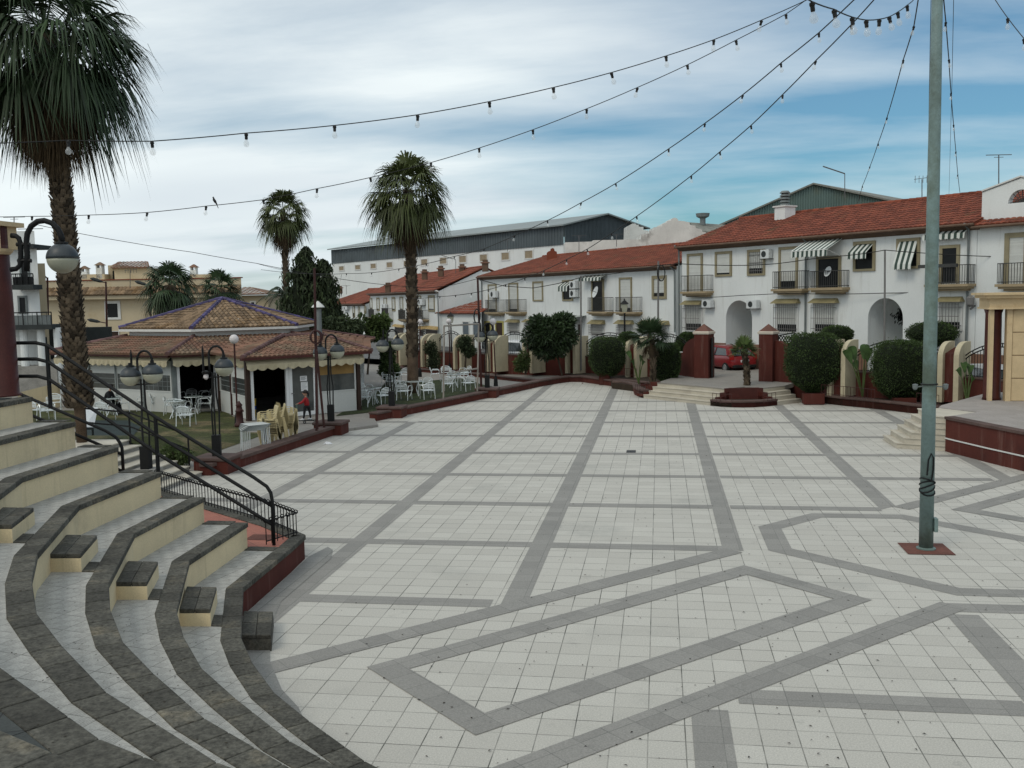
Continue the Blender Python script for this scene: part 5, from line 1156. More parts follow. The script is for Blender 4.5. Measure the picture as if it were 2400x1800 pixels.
def double_lamp(base_, rz, label, h=3.05, missing=False):
    e = empty('street_lamp', base_, label, 'street lamp', 'double-globe lamps along the low walls', rz=rz); M_ = wm(e)
    T = lambda x, y, z_: M_ @ Vector((x, y, z_))
    MB().prism([T(x, y, 0)[:2] for x, y in ((-.118, -.118), (.118, -.118), (.118, .118), (-.118, .118))], base_.z, base_.z + .60).build('base', 'black_iron', e, bevel=.01)
    for k in range(3):
        a = 2 * math.pi * k / 3 + .5; x, y = .10 * math.cos(a), .10 * math.sin(a)
        MB().tube([T(x, y, .6), T(x * 1.2, y * 1.2, 1.25), T(x * .6, y * .6, 1.7), T(x * .5, y * .5, 2.35)], .024, 6).build('bar', 'black_iron', e)
    r = .255; gx = .30; gzz = 2.45
    for s_, zs_, arc in ((-1, gzz - .02, False), (1, gzz + .04, True)):
        if missing and s_ < 0: continue
        globe(e, T(s_ * gx, 0, zs_), r)
    arcp = [T(-.10, 0, 2.30), T(-.10, 0, 2.85)] + [T(.10 - .20 * math.cos(t), 0, 2.85 + .24 * math.sin(t)) for t in [math.pi * k / 8 for k in range(9)]] + [T(.30, 0, 2.72)]
    MB().tube(arcp, .032, 8).build('arm', 'black_iron', e, smooth=True)
    MB().tube([T(-.26, 0, 2.30), T(-.26, 0, 3.0), T(-.26, 0, 3.12)], [.03, .03, .008], 7).build('finial', 'black_iron', e)
    MB().tube([T(-.3, 0, 2.20), T(.3, 0, 2.24)], .02, 6).build('crossbar', 'black_iron', e)
    if missing:
        MB().lathe(T(-.20, 0, 2.32), [(.10, 0), (.12, .06), (.03, .1)], 10).build('socket', 'black_iron', e); MB().lathe(T(-.20, 0, 2.16), [(.02, 0), (.07, .05), (.07, .12), (.05, .16)], 10).build('bulb', 'opal_glass', e)
    return e
fx = YAW
double_lamp(gz(501, 26.9, .45), fx + .15, 'double street lamp with one globe missing, on the pier near the stacked tables', missing=True)
double_lamp(gz(333, 25.0, .45), fx - .1, 'double-globe street lamp standing beside the marble steps'); MB()
double_lamp(gz(773, 34.2, .45), fx + .1, 'double-globe street lamp on the wall end beside the bar door')
double_lamp(gz(917, 38.8, .45), fx, 'double-globe street lamp on the wall end at the near corner of the east lawn')
double_lamp(gz(1142, 45.9, .45), fx, 'double-globe street lamp near the curved far end of the low wall')
for (px, Z, par) in ((501, 26.9, wA), (773, 34.2, wA), (917, 38.8, wB), (1142, 45.9, wB)): p = gz(px, Z, 0); pier(par, (p.x, p.y), .5, .42)
p = gz(333, 25, 0); MB().prism([(p.x - .3, p.y - .3), (p.x + .3, p.y - .3), (p.x + .3, p.y + .3), (p.x - .3, p.y + .3)], 0, .45).build('lamp_plinth', 'concrete', st)
def ball_lamp(pb, pt, label, group='white ball lamps in the garden'):
    e = empty('ball_lamp', pb, label, 'lamp', group); r = .175
    MB().lathe(pb, [(.12, 0), (.10, .35), (.055, .5), (.045, .55)], 10).build('base', 'black_iron', e)
    MB().tube([pb + Vector((0, 0, .5)), pt - Vector((0, 0, r * .9))], .035, 8).build('post', 'brown_iron', e)
    MB().lathe(pt, [(r * math.sin(t), -r * math.cos(t)) for t in [.15 + 2.95 * k / 12 for k in range(13)]], 18).build('globe', 'opal_glass', e, smooth=True)
ball_lamp(gz(553, 36.4, .1), at(548.5, 795, 36.4), 'white ball lamp on a slim post in front of the bar')
ball_lamp(gz(985, 57.4, .1), at(984, 754.5, 57.4), 'white ball lamp just right of the tall palm trunk')
ball_lamp(gz(1055, 61, .1), at(1052, 753, 61), 'white ball lamp behind the garden metal frame')
ball_lamp(gz(1162, 50.5, .1), at(1155.5, 754, 50.5), 'white ball lamp behind the farthest double-globe lamp')
def lantern(px, Z, zb, ytop, label):
    b = gz(px, Z, zb); t = at(px, ytop, Z); e = empty('lantern', b, label, 'street lantern', 'classic lanterns on the street'); h = t.z - zb
    MB().lathe(b, [(.14, 0), (.14, .3), (.07, .45), (.045, h - .95), (.06, h - .8)], 10).build('post', 'black_iron', e)
    c = Vector((b.x, b.y, t.z - .75))
    MB().hexa([c + Vector((x, y, 0)) for x, y in ((-.11, -.11), (.11, -.11), (.11, .11), (-.11, .11))], [c + Vector((x, y, .45)) for x, y in ((-.2, -.2), (.2, -.2), (.2, .2), (-.2, .2))]).build('glass_case', 'lamp_glass', e)
    MB().hexa([c + Vector((x, y, .45)) for x, y in ((-.24, -.24), (.24, -.24), (.24, .24), (-.24, .24))], [c + Vector((x, y, .66)) for x, y in ((-.05, -.05), (.05, -.05), (.05, .05), (-.05, .05))]).lathe(c, [(.03, .66), (.04, .72), (.005, .78)], 6).build('roof_cap', 'black_iron', e)
lantern(1465, 54, .5, 700, 'black classic lantern behind the fan palm, in front of the white house'); lantern(1060, 66, .1, 731, 'black classic lantern behind the fence near the blue-grey garage doors')
def road_lamp(px, Z, yb, yt, heads, label):
    b, t = at(px, yb, Z), at(px, yt, Z); b.z = -.3; e = empty('road_lamp', b, label, 'street lamp', 'dark road lamps by the beige building')
    MB().tube([b, t], [.09, .06], 7).build('pole', 'brown_iron', e)
    for (hx, hy) in heads:
        h = at(hx, hy, Z); root = at(px, hy + 3, Z); MB().tube([root, h], .035, 6).build('arm', 'brown_iron', e)
        d = (h - root).normalized(); MB().tube([h - d * .1, h + d * .15, h + d * .6, h + d * .8], [.04, .11, .12, .03], 8).build('lamp_head', 'dark_slat', e)
road_lamp(248, 66, 800, 660, ((238, 660), (232, 754)), 'dark road lamp with two heads in front of the beige building')
road_lamp(352, 68, 800, 668, ((342, 667),), 'dark road lamp half hidden by the bushy palm'); road_lamp(111, 60, 850, 650, ((106, 649),), 'dark road lamp by the left palm trunk')

# big pole and other poles
pe = empty('mast', (4.83, 18.33, 0), 'tall grey painted steel mast rising from a rust-red square in the paving', 'mast')
MB().tube([(4.83, 18.33, 0), (4.83, 18.33, 4), (4.83, 18.33, 8), (4.83, 18.33, 11.2)], [.125, .115, .10, .085], 24).build('shaft', 'grey_pole_paint', pe, smooth=True)
MB().box(4.94, 18.20, .35, 5.0, 18.34, .60).build('access_door', 'grey_pole_paint', pe); MB().lathe((4.83, 18.33, 0), [(.17, 0), (.17, .03), (.13, .05)], 20).build('base_flange', 'grey_pole_paint', pe)
cb_ = MB()
for k in range(5):
    zz_ = 1.08 + .05 * k; cb_.tube([(4.83 + (.122 + .012 * random.random()) * math.cos(a), 18.33 + .135 * math.sin(a), zz_ + .06 * math.sin(a + k)) for a in [2 * math.pi * j / 14 for j in range(15)]], .014, 5)
cb_.tube([(4.87, 18.205, 1.30), (4.90, 18.21, 1.5), (4.90, 18.21, 1.72), (4.86, 18.21, 1.80), (4.81, 18.205, 1.68), (4.79, 18.205, 1.4)], .014, 6)
MB().tube([(4.83 + .14 * math.cos(a), 18.33 + .14 * math.sin(a), 3.05) for a in [2 * math.pi * j / 14 for j in range(15)]], .012, 5).build('cable_tie', 'black_iron', pe)
cb_.build('coiled_cable', 'black_iron', pe)
sp_ = MB()
for s_ in (-1, 1): sp_.tube([(4.83, 18.33, 3.02), (4.83 + s_ * .26, 18.28, 3.0)], .012, 5); sp_.lathe((4.83 + s_ * .26, 18.26, 2.95), [(.02, 0), (.045, .03), (.05, .10), (.02, .11)], 8)
sp_.build('spotlights', 'gutter_grey', pe)
sheet('mast_base_square', [(4.42, 17.92), (5.24, 17.93), (5.23, 18.74), (4.42, 18.73)], 3 * DZ, 'rust_plate')
def pole(px0, Zp, z0, px1, y1, m, label, r=.04, coil=None, name='pole'):
    a, b = gz(px0, Zp, z0), at(px1, y1, Zp); e = empty(name, a, label, 'pole'); MB().tube([a, b], [r * 1.15, r], 8).build('shaft', m, e)
    if coil:
        c = at(coil[0], coil[1], Zp - .08); rr_ = coil[2]; mb = MB(); rt_ = Vector((cY, sY, 0))
        for k in range(6): mb.tube([c + (rt_ * math.cos(t) * (rr_ - .012 * k) * coil[3] + Vector((0, 0, 1)) * math.sin(t) * (rr_ + .01 * math.sin(k * 2))) + Vector((sY, -cY, 0)) * .018 * (k - 3) for t in [2 * math.pi * j / 18 for j in range(19)]], .022, 5)
        mb.build('cable_coil', 'black_iron' if coil[3] < 1 else 'brown_iron', e)
    return e
pole(739, 33.0, .1, 737, 628, 'brown_iron', 'tall brown iron pole with a big hoop of cable in front of the bar', .045, (740.5, 790, .22, 1.0))
pole(757, 33.4, .1, 737, 770, 'brown_iron', 'slanting brown stay leaning against the tall pole in front of the bar', .04); pole(737, 32.6, .1, 742, 820, 'brown_iron', 'short brown stay to the left of the tall pole in front of the bar', .035)
pole(1128, 46.6, .1, 1119.5, 652, 'brown_iron', 'leaning brown iron pole rising beside the farthest double-globe lamp', .05, (1118, 742, .35, .45))
pole(1362, 55, .5, 1361.5, 646, 'iron_grey', 'thin grey pole in the middle of the white house front', .045); pole(1542, 52, .5, 1543, 612, 'iron_grey', 'thin grey pole topped with a tangled coil of black cable', .05, (1550, 640, .42, .5))
pole(2073, 42, .5, 2074, 586, 'iron_grey', 'thin dark pole in front of the second arched porch', .04)
fr = empty('lawn_frame', gz(1040, 42.6, .1), 'rusty pale goal-like metal frame standing on the east lawn', 'frame')  # plain metal frame of unknown use, not a goal
a, b = gz(1038, 42.3, .1), gz(1118, 45.4, .1); a2, b2 = at(1041, 764, 42.3), at(1122, 759, 45.4); a3, b3 = at(1068, 872, 42.8), at(1118, 864, 45.4)
for n_, (p, q) in enumerate(((a, a2), (b, b2), (a2, b2), (a3, b3))): MB().tube([p, q], .04, 7).build(('upright', 'upright', 'crossbar', 'lower_bar')[n_], 'aerial_pale' if 'aerial_pale' in MATS else mat('aerial_pale', (.26, .235, .205), .7, var=.2), fr)

# ---------------------------------------------------------------- string lights
mat('cable_black', (.012, .012, .012), .6); gl = mat('bulb_glass', (.80, .82, .82), .06, var=.02, fine=0.0, alpha=.24, spec=.5)
def bulb_proto():
    s = MB().lathe((0, 0, -.085), [(.019, 0), (.024, .01), (.024, .055), (.03, .06), (.03, .085), (.015, .095)], 8).build('socket', 'cable_black')
    g = MB().lathe((0, 0, -.20), [(.008, 0), (.030, .008), (.043, .030), (.045, .050), (.036, .078), (.020, .105), (.018, .120)], 10).build('glass_bulb', 'bulb_glass', s, smooth=True)
    return s, g
BS, BG = bulb_proto(); used_proto = [False]
def string_lights(name, pts, Z0, Z1, label, bulbs=True, r=.0075, sc=1.0, extra0=None, extra1=None, sag=True):
    n = len(pts); L = [0]
    for a, b in zip(pts, pts[1:]): L.append(L[-1] + math.hypot(b[0] - a[0], b[1] - a[1]))
    W3d = [at(x, y, 1 / (1 / Z0 + (1 / Z1 - 1 / Z0) * L[k] / L[-1])) for k, (x, y) in enumerate(pts)]
    line = ([Vector(extra0)] if extra0 else []) + W3d + ([Vector(extra1)] if extra1 else [])
    e = empty(name, line[0], label, 'string lights' if bulbs else 'cable', 'string lights over the square' if bulbs else None); sm = []
    for k in range(len(line) - 1):
        a, b = line[k], line[k + 1]; m_ = 4
        for j in range(m_): t = j / m_; p = a.lerp(b, t); sm.append(p - Vector((0, 0, (.02 if sag else 0) * (b - a).length * t * (1 - t))))
    sm.append(line[-1]); MB().tube(sm, r, 5).build('cable', 'cable_black', e)
    if bulbs:
        for k, p in enumerate(W3d):
            if k in (0, n - 1) and bulbs != 'all': continue
            if not used_proto[0]: s, g = BS, BG; used_proto[0] = True
            else:
                s = BS.copy(); COL.objects.link(s); g = BG.copy(); COL.objects.link(g); g.parent = s
            s.name = 'bulb'; s.parent = e; s.location = wm(e).inverted() @ (p - Vector((0, 0, .012))); s.scale = (sc * .88,) * 3
            s.rotation_euler = (random.uniform(-.25, .25), random.uniform(-.25, .25), random.random() * 6)
    return e
top_ = (4.83, 18.33, 11.05)
string_lights('string_lights', [(-70, 337), (160, 329), (356, 331), (577, 312), (784, 294), (979, 269), (1147, 238), (1297, 205), (1433, 170), (1561, 131), (1673, 93), (1785, 47), (1880, 5)], 12.5, 16.4, 'nearest string of clear bulbs, crossing low over the palm crown at left', extra1=top_)
string_lights('string_lights', [(-60, 508), (75, 507), (208, 504), (345, 498), (483, 483), (617, 468), (743, 442), (868, 416), (1010, 381), (1123, 347), (1249, 304), (1375, 255), (1494, 205), (1611, 152), (1725, 94), (1842, 33), (1885, 3)], 21, 17, 'second string of bulbs, running from the left pillar in front of the two palms', extra1=top_)
sCpts = [(612, 632), (753, 642), (812, 641), (871, 639), (935, 630), (999, 618), (1065, 601), (1134.5, 583), (1206, 552), (1283, 517), (1362, 475), (1443, 430), (1567, 349), (1652, 289), (1741, 222), (1830, 148), (1919, 77), (1999, 2)]
string_lights('string_lights', sCpts, 60, 18, 'string of bulbs running from the conifer across the warehouse up to the mast', extra1=top_, r=.012)
string_lights('string_lights', [(965, 700), (1031, 695), (1068, 692), (1105, 687), (1144, 679), (1185, 667), (1230, 652), (1275, 634), (1328, 608), (1376, 584), (1433, 547), (1492, 507), (1620, 412), (1687, 356), (1760, 294), (1834, 222), (1912, 142), (1995, 58), (2046, 2)], 47, 18, 'string of bulbs from the tall palm past the middle house up to the mast', extra1=top_, r=.012)
string_lights('string_lights', [(2010, 476), (2021, 436), (2039, 390), (2058, 336), (2079, 275), (2117, 140), (2142, 61), (2152, 0)], 52, 18, 'steep string of bulbs from the red roof ridge to the left side of the mast', extra1=top_, r=.012)
string_lights('string_lights', [(2250, 452), (2245, 409), (2240.5, 355), (2235, 292), (2229, 218), (2224, 139), (2217, 51), (2212, 0)], 48, 18, 'steep string of bulbs dropping just right of the mast', extra1=top_, r=.012)
string_lights('string_lights', [(2460, 178), (2430, 133), (2400, 90), (2362, 42), (2333, 0)], 14, 17, 'string of bulbs crossing the upper right corner', extra1=top_)
hs = string_lights('string_lights', [(1840, -40), (1903, 4), (1955, 22), (1997, 40), (2030, 47), (2061, 45), (2084, 39), (2104, 28), (2126, 12), (2140, 1)], 8.2, 15.5, 'sagging loop of large near bulbs hanging at the top beside the mast', extra1=top_, sc=1.05)
string_lights('cable', [(2182, 0), (2178, 200), (2174, 470)], 18, 50, 'very thin stay wire left of the mast', bulbs=False, r=.006)
string_lights('cable', [(2235, 0), (2231, 200), (2224, 460)], 18, 50, 'very thin stay wire right of the mast', bulbs=False, r=.006)
string_lights('cable', [(88, 527), (165, 543), (297, 567), (450, 591), (600, 617), (760, 648), (870, 664), (1000, 675), (1060, 668), (1119.5, 653)], 40, 46.6, 'telephone cable sagging from the left pillar to the leaning brown pole', bulbs=False, r=.012)
string_lights('cable', [(1119.5, 654), (1180, 670), (1250, 675), (1310, 664), (1362, 650), (1450, 640), (1543, 622), (1590, 618), (1660, 621), (1745, 622), (1820, 618), (1900, 607), (1960, 601), (2020, 595), (2074, 586), (2180, 594), (2290, 600), (2420, 603)], 46.6, 40, 'dark cable carried by thin poles in front of the white houses', bulbs=False, r=.018)
string_lights('cable', [(1600, 693), (1660, 697), (1740, 692), (1840, 687), (1960, 689), (2070, 687), (2180, 684), (2300, 681), (2420, 683)], 54, 39.6, 'grey cable tacked along the front of the white house between its storeys', bulbs=False, r=.018)
string_lights('cable', [(600, 617), (660, 632), (740, 643)], 50, 60, 'thin wire slung behind the small palm', bulbs=False, r=.01)
# bird on the second string
bd = at(503, 477, 18.6); be_ = empty('bird', bd, 'small dark bird perched on the second light string', 'bird')
MB().tube([bd + Vector(v) * .55 for v in ((.10, 0, -.06), (.05, 0, .02), (.02, 0, .07), (-.02, 0, .13), (-.03, 0, .18), (-.04, 0, .215), (-.075, 0, .215))], [.007, .018, .027, .025, .016, .016, .003], 8).build('body', 'cable_black', be_, smooth=True)
MB().tube([bd + Vector((.03, .0, .01)), bd + Vector((.07, .0, -.09))], [.009, .006], 6).build('tail', 'cable_black', be_)

# ---------------------------------------------------------------- left pillar with globe bracket lamp
pc = gz(1, 17.3, 3.15); co = empty('portico_column', pc, 'round oxblood column with peach capital on the top tier', 'column')
MB().lathe(pc, [(.34, 0), (.34, .03), (.305, .05), (.295, 1.6), (.275, 3.05)], 24).build('shaft', 'maroon_column', co, smooth=True)
zc2 = at(0, 597, 17.3).z; zc3 = at(0, 520, 17.3).z
MB().lathe((pc.x, pc.y, zc2), [(.29, 0), (.34, .05), (.36, .10)], 24).box(pc.x - 2.2, pc.y - .35, zc2 + .10, pc.x + .26, pc.y + .35, zc3 - .08).box(pc.x - 2.2, pc.y - .46, zc3 - .08, pc.x + .34, pc.y + .46, zc3).build('entablature', 'stone_cream', co)
MB().lathe((pc.x, pc.y, pc.z + 3.0), [(.28, 0), (.28, zc2 - pc.z - 3.0)], 24).build('neck', 'maroon_column', co)
ba = empty('bracket_lamp', at(30, 610, 17.2), 'large dark-capped globe lamp hanging from a curled bracket on the oxblood column', 'wall lamp')
Zb_ = 17.1; B_ = lambda x, y: at(x, y, Zb_)
MB().tube([B_(25, 632), B_(38, 630), B_(47, 622), B_(49, 600), B_(48, 570), B_(44, 558), B_(37, 553), B_(26, 552)], .045, 8).build('curl', 'black_iron', ba, smooth=True)
MB().tube([B_(63, 636), B_(64, 600), B_(62, 566), B_(64, 548), B_(73, 530), B_(88, 519), B_(104, 517), B_(122, 523), B_(136, 537), B_(143, 552), B_(146, 570)], .05, 10).build('arm', 'black_iron', ba, smooth=True)
MB().tube([B_(39, 573), B_(70, 573)], .04, 6).build('clamp', 'black_iron', ba); MB().tube([B_(42, 611), B_(73, 611)], .04, 6).build('clamp', 'black_iron', ba)
gc = B_(146.5, 606); globe(ba, gc, .262)
# ---------------------------------------------------------------- gate, steps and planters at the far side
gt_ = empty('gate_steps', gz(1670, 44, 0), 'wide pale steps with worn yellowish treads climbing to the oxblood gate', 'steps')
FLn = [G(1508.5, 933), G(1584, 941), G(1665, 950), G(1743, 944), G(1822, 950), G(1878, 943)]
bd_ = Vector((.52, .85, 0)).normalized()
pf = [G(1549, 896, .68), G(1640, 903, .68), G(1708, 910, .68), G(1745, 906, .68), G(1778, 909, .68), G(1831, 903, .68)]
for k in range(4):
    f = [FLn[i].lerp(Vector((pf[i].x, pf[i].y, 0)), k / 4 + (0.0 if k == 0 else .02)) for i in range(6)]; z0_, z1_ = .17 * k, .17 * (k + 1)
    mdl = [(pf[2].x, pf[2].y), (pf[0].x, pf[0].y)]; mdr = [(pf[5].x, pf[5].y), (pf[4].x, pf[4].y)]
    parts_ = [([f[0], f[1], f[2]], mdl), ([f[4], f[5]], mdr)] if k < 3 else [([pf[0] + (f[0] - pf[0]) * .9, pf[1] + (f[1] - pf[1]) * .9, pf[2] + (f[2] - pf[2]) * .9, pf[3], pf[4] + (f[4] - pf[4]) * .9, pf[5] + (f[5] - pf[5]) * .9], [(7.0, 47.0), (9.0, 56.0), (2.0, 58.0), (1.0, 49.0)])]
    for fl_, rest in parts_:
        MB().prism([(p.x, p.y) for p in fl_] + rest, -.05 if k == 0 else z0_ - .01, z1_ - .035, .3).build('riser', 'marble_step', gt_)
        MB().prism([(p.x - bd_.x * .03, p.y - bd_.y * .03) for p in fl_] + rest, z1_ - .035, z1_, .5 + .1 * k).build('tread', 'marble_step' if k < 3 else 'path_paving', gt_)
# street behind the fence
sheet('street', [tuple(gz(*q, .5))[:2] for q in ((780, 73), (923, 67.6), (1063, 62.6), (1225, 58.8), (1465, 54.2), (1590, 51.0))] + [(2.0, 47.9), (4.9, 45.3)] + [tuple(gz(*q, .5))[:2] for q in ((1862, 45.6), (1938, 42.8), (2196, 39.8), (2420, 36.0))] + [(60, 20), (60, 60), (0, 100), (-60, 130)], .50, 'asphalt')
def gate_pillar(x0, x1, Z, yb_, ytop, side_, label, xw, ywt, ywb):
    b0_, b1_ = gz(x0, Z, .6), gz(x1, Z - .4, .6); e = empty('gate_pillar', b0_, label, 'gate pillar', 'oxblood gate pillars'); d = (b1_ - b0_); w_ = d.length; d.normalize(); nb = Vector((-d.y, d.x, 0))
    zt_ = at((x0 + x1) / 2, ytop, Z).z; q = [b0_, b1_, b1_ + nb * w_, b0_ + nb * w_]
    cap0 = at((x0 + x1) / 2, ytop[0] if isinstance(ytop, tuple) else ytop, Z).z
    zc, zr_, zp_ = (at((x0 + x1) / 2, y, Z).z for y in (783, 776, 759))
    MB().hexa([(p.x, p.y, .3) for p in q], [(p.x, p.y, zc) for p in q]).build('pillar', 'oxblood_paint', e)
    c = sum(q, Vector()) / 4; ex = lambda f, z_: [((p.x - c.x) * f + c.x, (p.y - c.y) * f + c.y, z_) for p in q]
    MB().hexa(ex(1.10, zc), ex(1.18, zc + .09)).hexa(ex(1.06, zc + .09), ex(1.06, zr_)).build('cornice', 'pale_moulding' if 'pale_moulding' in MATS else mat('pale_moulding', (.60, .53, .45), .7, var=.1), e)
    MB().add(ex(1.0, zr_) + [(c.x, c.y, zp_)], [(0, 1, 4), (1, 2, 4), (2, 3, 4), (3, 0, 4)]).build('pyramid_cap', 'cap_brown' if 'cap_brown' in MATS else mat('cap_brown', (.13, .06, .045), .8, var=.2), e)
    return e
p1 = gate_pillar(1627, 1660, 46.6, 0, 778, -1, 'left oxblood gate pillar with brown pyramid cap, beside the red car', 0, 0, 0)
p2 = gate_pillar(1778, 1810, 44.2, 0, 778, 1, 'right oxblood gate pillar with brown pyramid cap, beside the round hedge', 0, 0, 0)
def wing_wall(par, A_, pts, m='oxblood_paint', th=.28):   # wall with a stepped and curved top, outline given along a vertical plane
    W = A_; f = [W.uz(x, y) for x, y in pts]
    mb = MB(); mb.hexa([W.P(u, z_, 0) for u, z_ in f], [W.P(u, z_, -th) for u, z_ in f]); return mb.build('wing_wall', m, par)
WgL = Wall(tuple(gz(1583, 48.6, 0))[:2], tuple(gz(1626, 46.9, 0) - gz(1583, 48.6, 0))[:2])
wing_wall(p1, WgL, [(1583, 886), (1627, 888), (1627, 792), (1617, 796), (1608, 803), (1602, 813), (1600, 826), (1583, 828)])
wl2 = MB(); ul, zl = WgL.uz(1583, 828); wl2.wbox(WgL, ul - .05, zl, ul + .42, zl + .07, -.33, .05); wl2.build('coping', 'white_trim', p1)
WgR = Wall(tuple(gz(1815, 44.0, 0))[:2], tuple(gz(1878, 42.8, 0) - gz(1815, 44.0, 0))[:2])
wing_wall(p2, WgR, [(1812, 900), (1838, 903), (1862, 925), (1880, 942), (1925, 943), (1925, 925), (1893, 905), (1860, 890), (1850, 880), (1850, 838), (1845, 820), (1838, 808), (1826, 800), (1812, 798)])
gl_ = empty('iron_gate', gz(1668, 46.6, .7), 'black iron gate leaf folded back against the left pillar', 'gate')
a_, b_ = gz(1667, 46.3, .7), gz(1672, 47.3, .7); zt_ = at(1668, 792, 46.4).z; mb = MB()
MB().hexa([a_, b_, b_ + Vector((.05, 0, 0)), a_ + Vector((.05, 0, 0))], [Vector((p.x, p.y, zt_)) for p in (a_, b_, b_ + Vector((.05, 0, 0)), a_ + Vector((.05, 0, 0)))]).build('leaf', 'black_iron', gl_)
lt = empty('lattice_gate', gz(1835, 44.6, .7), 'black iron lattice gate leaf behind the right pillar', 'gate')
WT = Wall(tuple(gz(1822, 45.0, 0))[:2], tuple(gz(1865, 44.4, 0) - gz(1822, 45.0, 0))[:2]); u0, z0, u1, z1 = WT.rect(1824, 787, 1862, 828); mb = MB()
for k in range(-4, 9):
    for s_ in (1, -1):
        pts_ = []
        for t in (0, 1):
            u = u0 + (u1 - u0) * (k + (4 * t if s_ > 0 else -4 * t)) / 6
            pts_.append((u, z0 + (z1 - z0) * t))
        (ua, za), (ub, zb__) = pts_
        def clipu(ua, za, ub, zb__):
            o = []
            for t in [j / 24 for j in range(25)]:
                u = ua + (ub - ua) * t
                if u0 <= u <= u1: o.append((u, za + (zb__ - za) * t))
            return o
        c_ = clipu(ua, za, ub, zb__)
        if len(c_) > 1: mb.bar(WT.P(*c_[0]), WT.P(*c_[-1]), .035)
mb.bar(WT.P(u0, z0 - 1.5), WT.P(u0, z1), .06); mb.bar(WT.P(u1, z0 - 1.5), WT.P(u1, z1 + .15), .06); mb.bar(WT.P(u0, z1), WT.P(u1, z1 + .15), .05); mb.bar(WT.P(u0, z0), WT.P(u1, z0), .05); mb.build('lattice', 'black_iron', lt)

# planters beside the gate steps
rp = empty('round_planter', gz(1745, 42, 0), 'round oxblood planter set into the middle of the gate steps', 'planter')
arcp = [G(1665, 951), G(1690, 953.5), G(1715, 954.8), G(1743, 955.3), G(1770, 954.6), G(1797, 952.8), G(1822, 950)]
arcl = [(p.x, p.y) for p in arcp]; ribbon(MB(), arcl, 0, .3, -.02, .20, tone=.5).build('wall', 'maroon_column', rp); ribbon(MB(), arcl, -.04, .32, .20, .28, seg=.6, gap=.006).build('coping', 'oxblood_coping', rp, bevel=.02)
zc_l = [(arcl[k][0], arcl[k][1]) for k in range(7)]; back = [(pf[4].x, pf[4].y), (pf[2].x, pf[2].y)]
MB().prism(zc_l + back, 0, .22).build('soil', 'earth', rp)
for k in range(1, 4):
    i0, i1 = Vector(arcl[0]).lerp(Vector((pf[2].x, pf[2].y)), k / 4), Vector(arcl[-1]).lerp(Vector((pf[4].x, pf[4].y)), k / 4)
    e0_, e1_ = Vector((pf[2].x, pf[2].y)), Vector((pf[4].x, pf[4].y)); fr_ = .12
    for qa, qb, ea, eb in ((i0, i0.lerp(i1, fr_), e0_, e0_.lerp(e1_, fr_)), (i1.lerp(i0, fr_), i1, e1_.lerp(e0_, fr_), e1_)):
        MB().prism([tuple(qa), tuple(qb), tuple(eb), tuple(ea)], .17 * (k - 1), .17 * (k + 1) + .012).build('stepped_wall', 'maroon_column', rp)  # darker brown: partly its own colour, partly shade put into it
MB().prism([(pf[2].x, pf[2].y - .16), (pf[4].x, pf[4].y - .16), (pf[4].x, pf[4].y + .02), (pf[2].x, pf[2].y + .02)], 0, .70).build('back_wall', 'maroon_column', rp)
mini = picket_fence('railing', [tuple(G(1670, 944, .28)), tuple(G(1690, 946.5, .28)), tuple(G(1715, 947, .28))], .40, .22, 'left end of the small iron hoop fence on the round planter', ring=0, mname='brown_iron', group='small hoop fences on the planters')
picket_fence('railing', [tuple(G(1790, 946, .28)), tuple(G(1818, 943, .28))], .40, .22, 'right end of the small iron hoop fence on the round planter', ring=0, mname='brown_iron', group='small hoop fences on the planters')
lp = empty('corner_planter', gz(1500, 46, 0), 'low oxblood planter with curved end to the left of the gate steps', 'planter')
LC = [(p.x, p.y) for p in (G(1435, 911), G(1460, 912), G(1484, 917), G(1487, 925), G(1497, 930), G(1508.5, 933))]
ribbon(MB(), LC, 0, .28, -.02, .30, tone=.5).build('wall', 'oxblood_paint', lp); ribbon(MB(), LC, -.05, .30, .30, .40, seg=.6, gap=.005).build('coping', 'oxblood_coping', lp, bevel=.02)
MB().prism([LC[0], LC[2], LC[4], LC[5], (pf[0].x, pf[0].y), (pf[0].x - .8, pf[0].y + 2.0), (WL2[-2][0], WL2[-2][1] + .4)], 0, .30).build('soil', 'earth', lp)
for k in range(4):
    i0 = Vector((LC[5][0], LC[5][1])).lerp(Vector((pf[0].x, pf[0].y)), k / 4); i1 = Vector((LC[5][0], LC[5][1])).lerp(Vector((pf[0].x, pf[0].y)), (k + 1) / 4)
    MB().prism([(i0.x - .3, i0.y + .1), (i0.x + .01, i0.y), (i1.x + .01, i1.y), (i1.x - .3, i1.y + .1)], .1, .17 * (k + 1) + .02).build('stepped_wall', 'oxblood_paint', lp)
picket_fence('railing', [tuple(G(1490, 922, .40)), tuple(G(1505, 925, .40)), tuple(G(1524, 917, .5))], .42, .16, 'small iron fence on the curved end of the corner planter', ring=0, mname='brown_iron', group='small hoop fences on the planters')
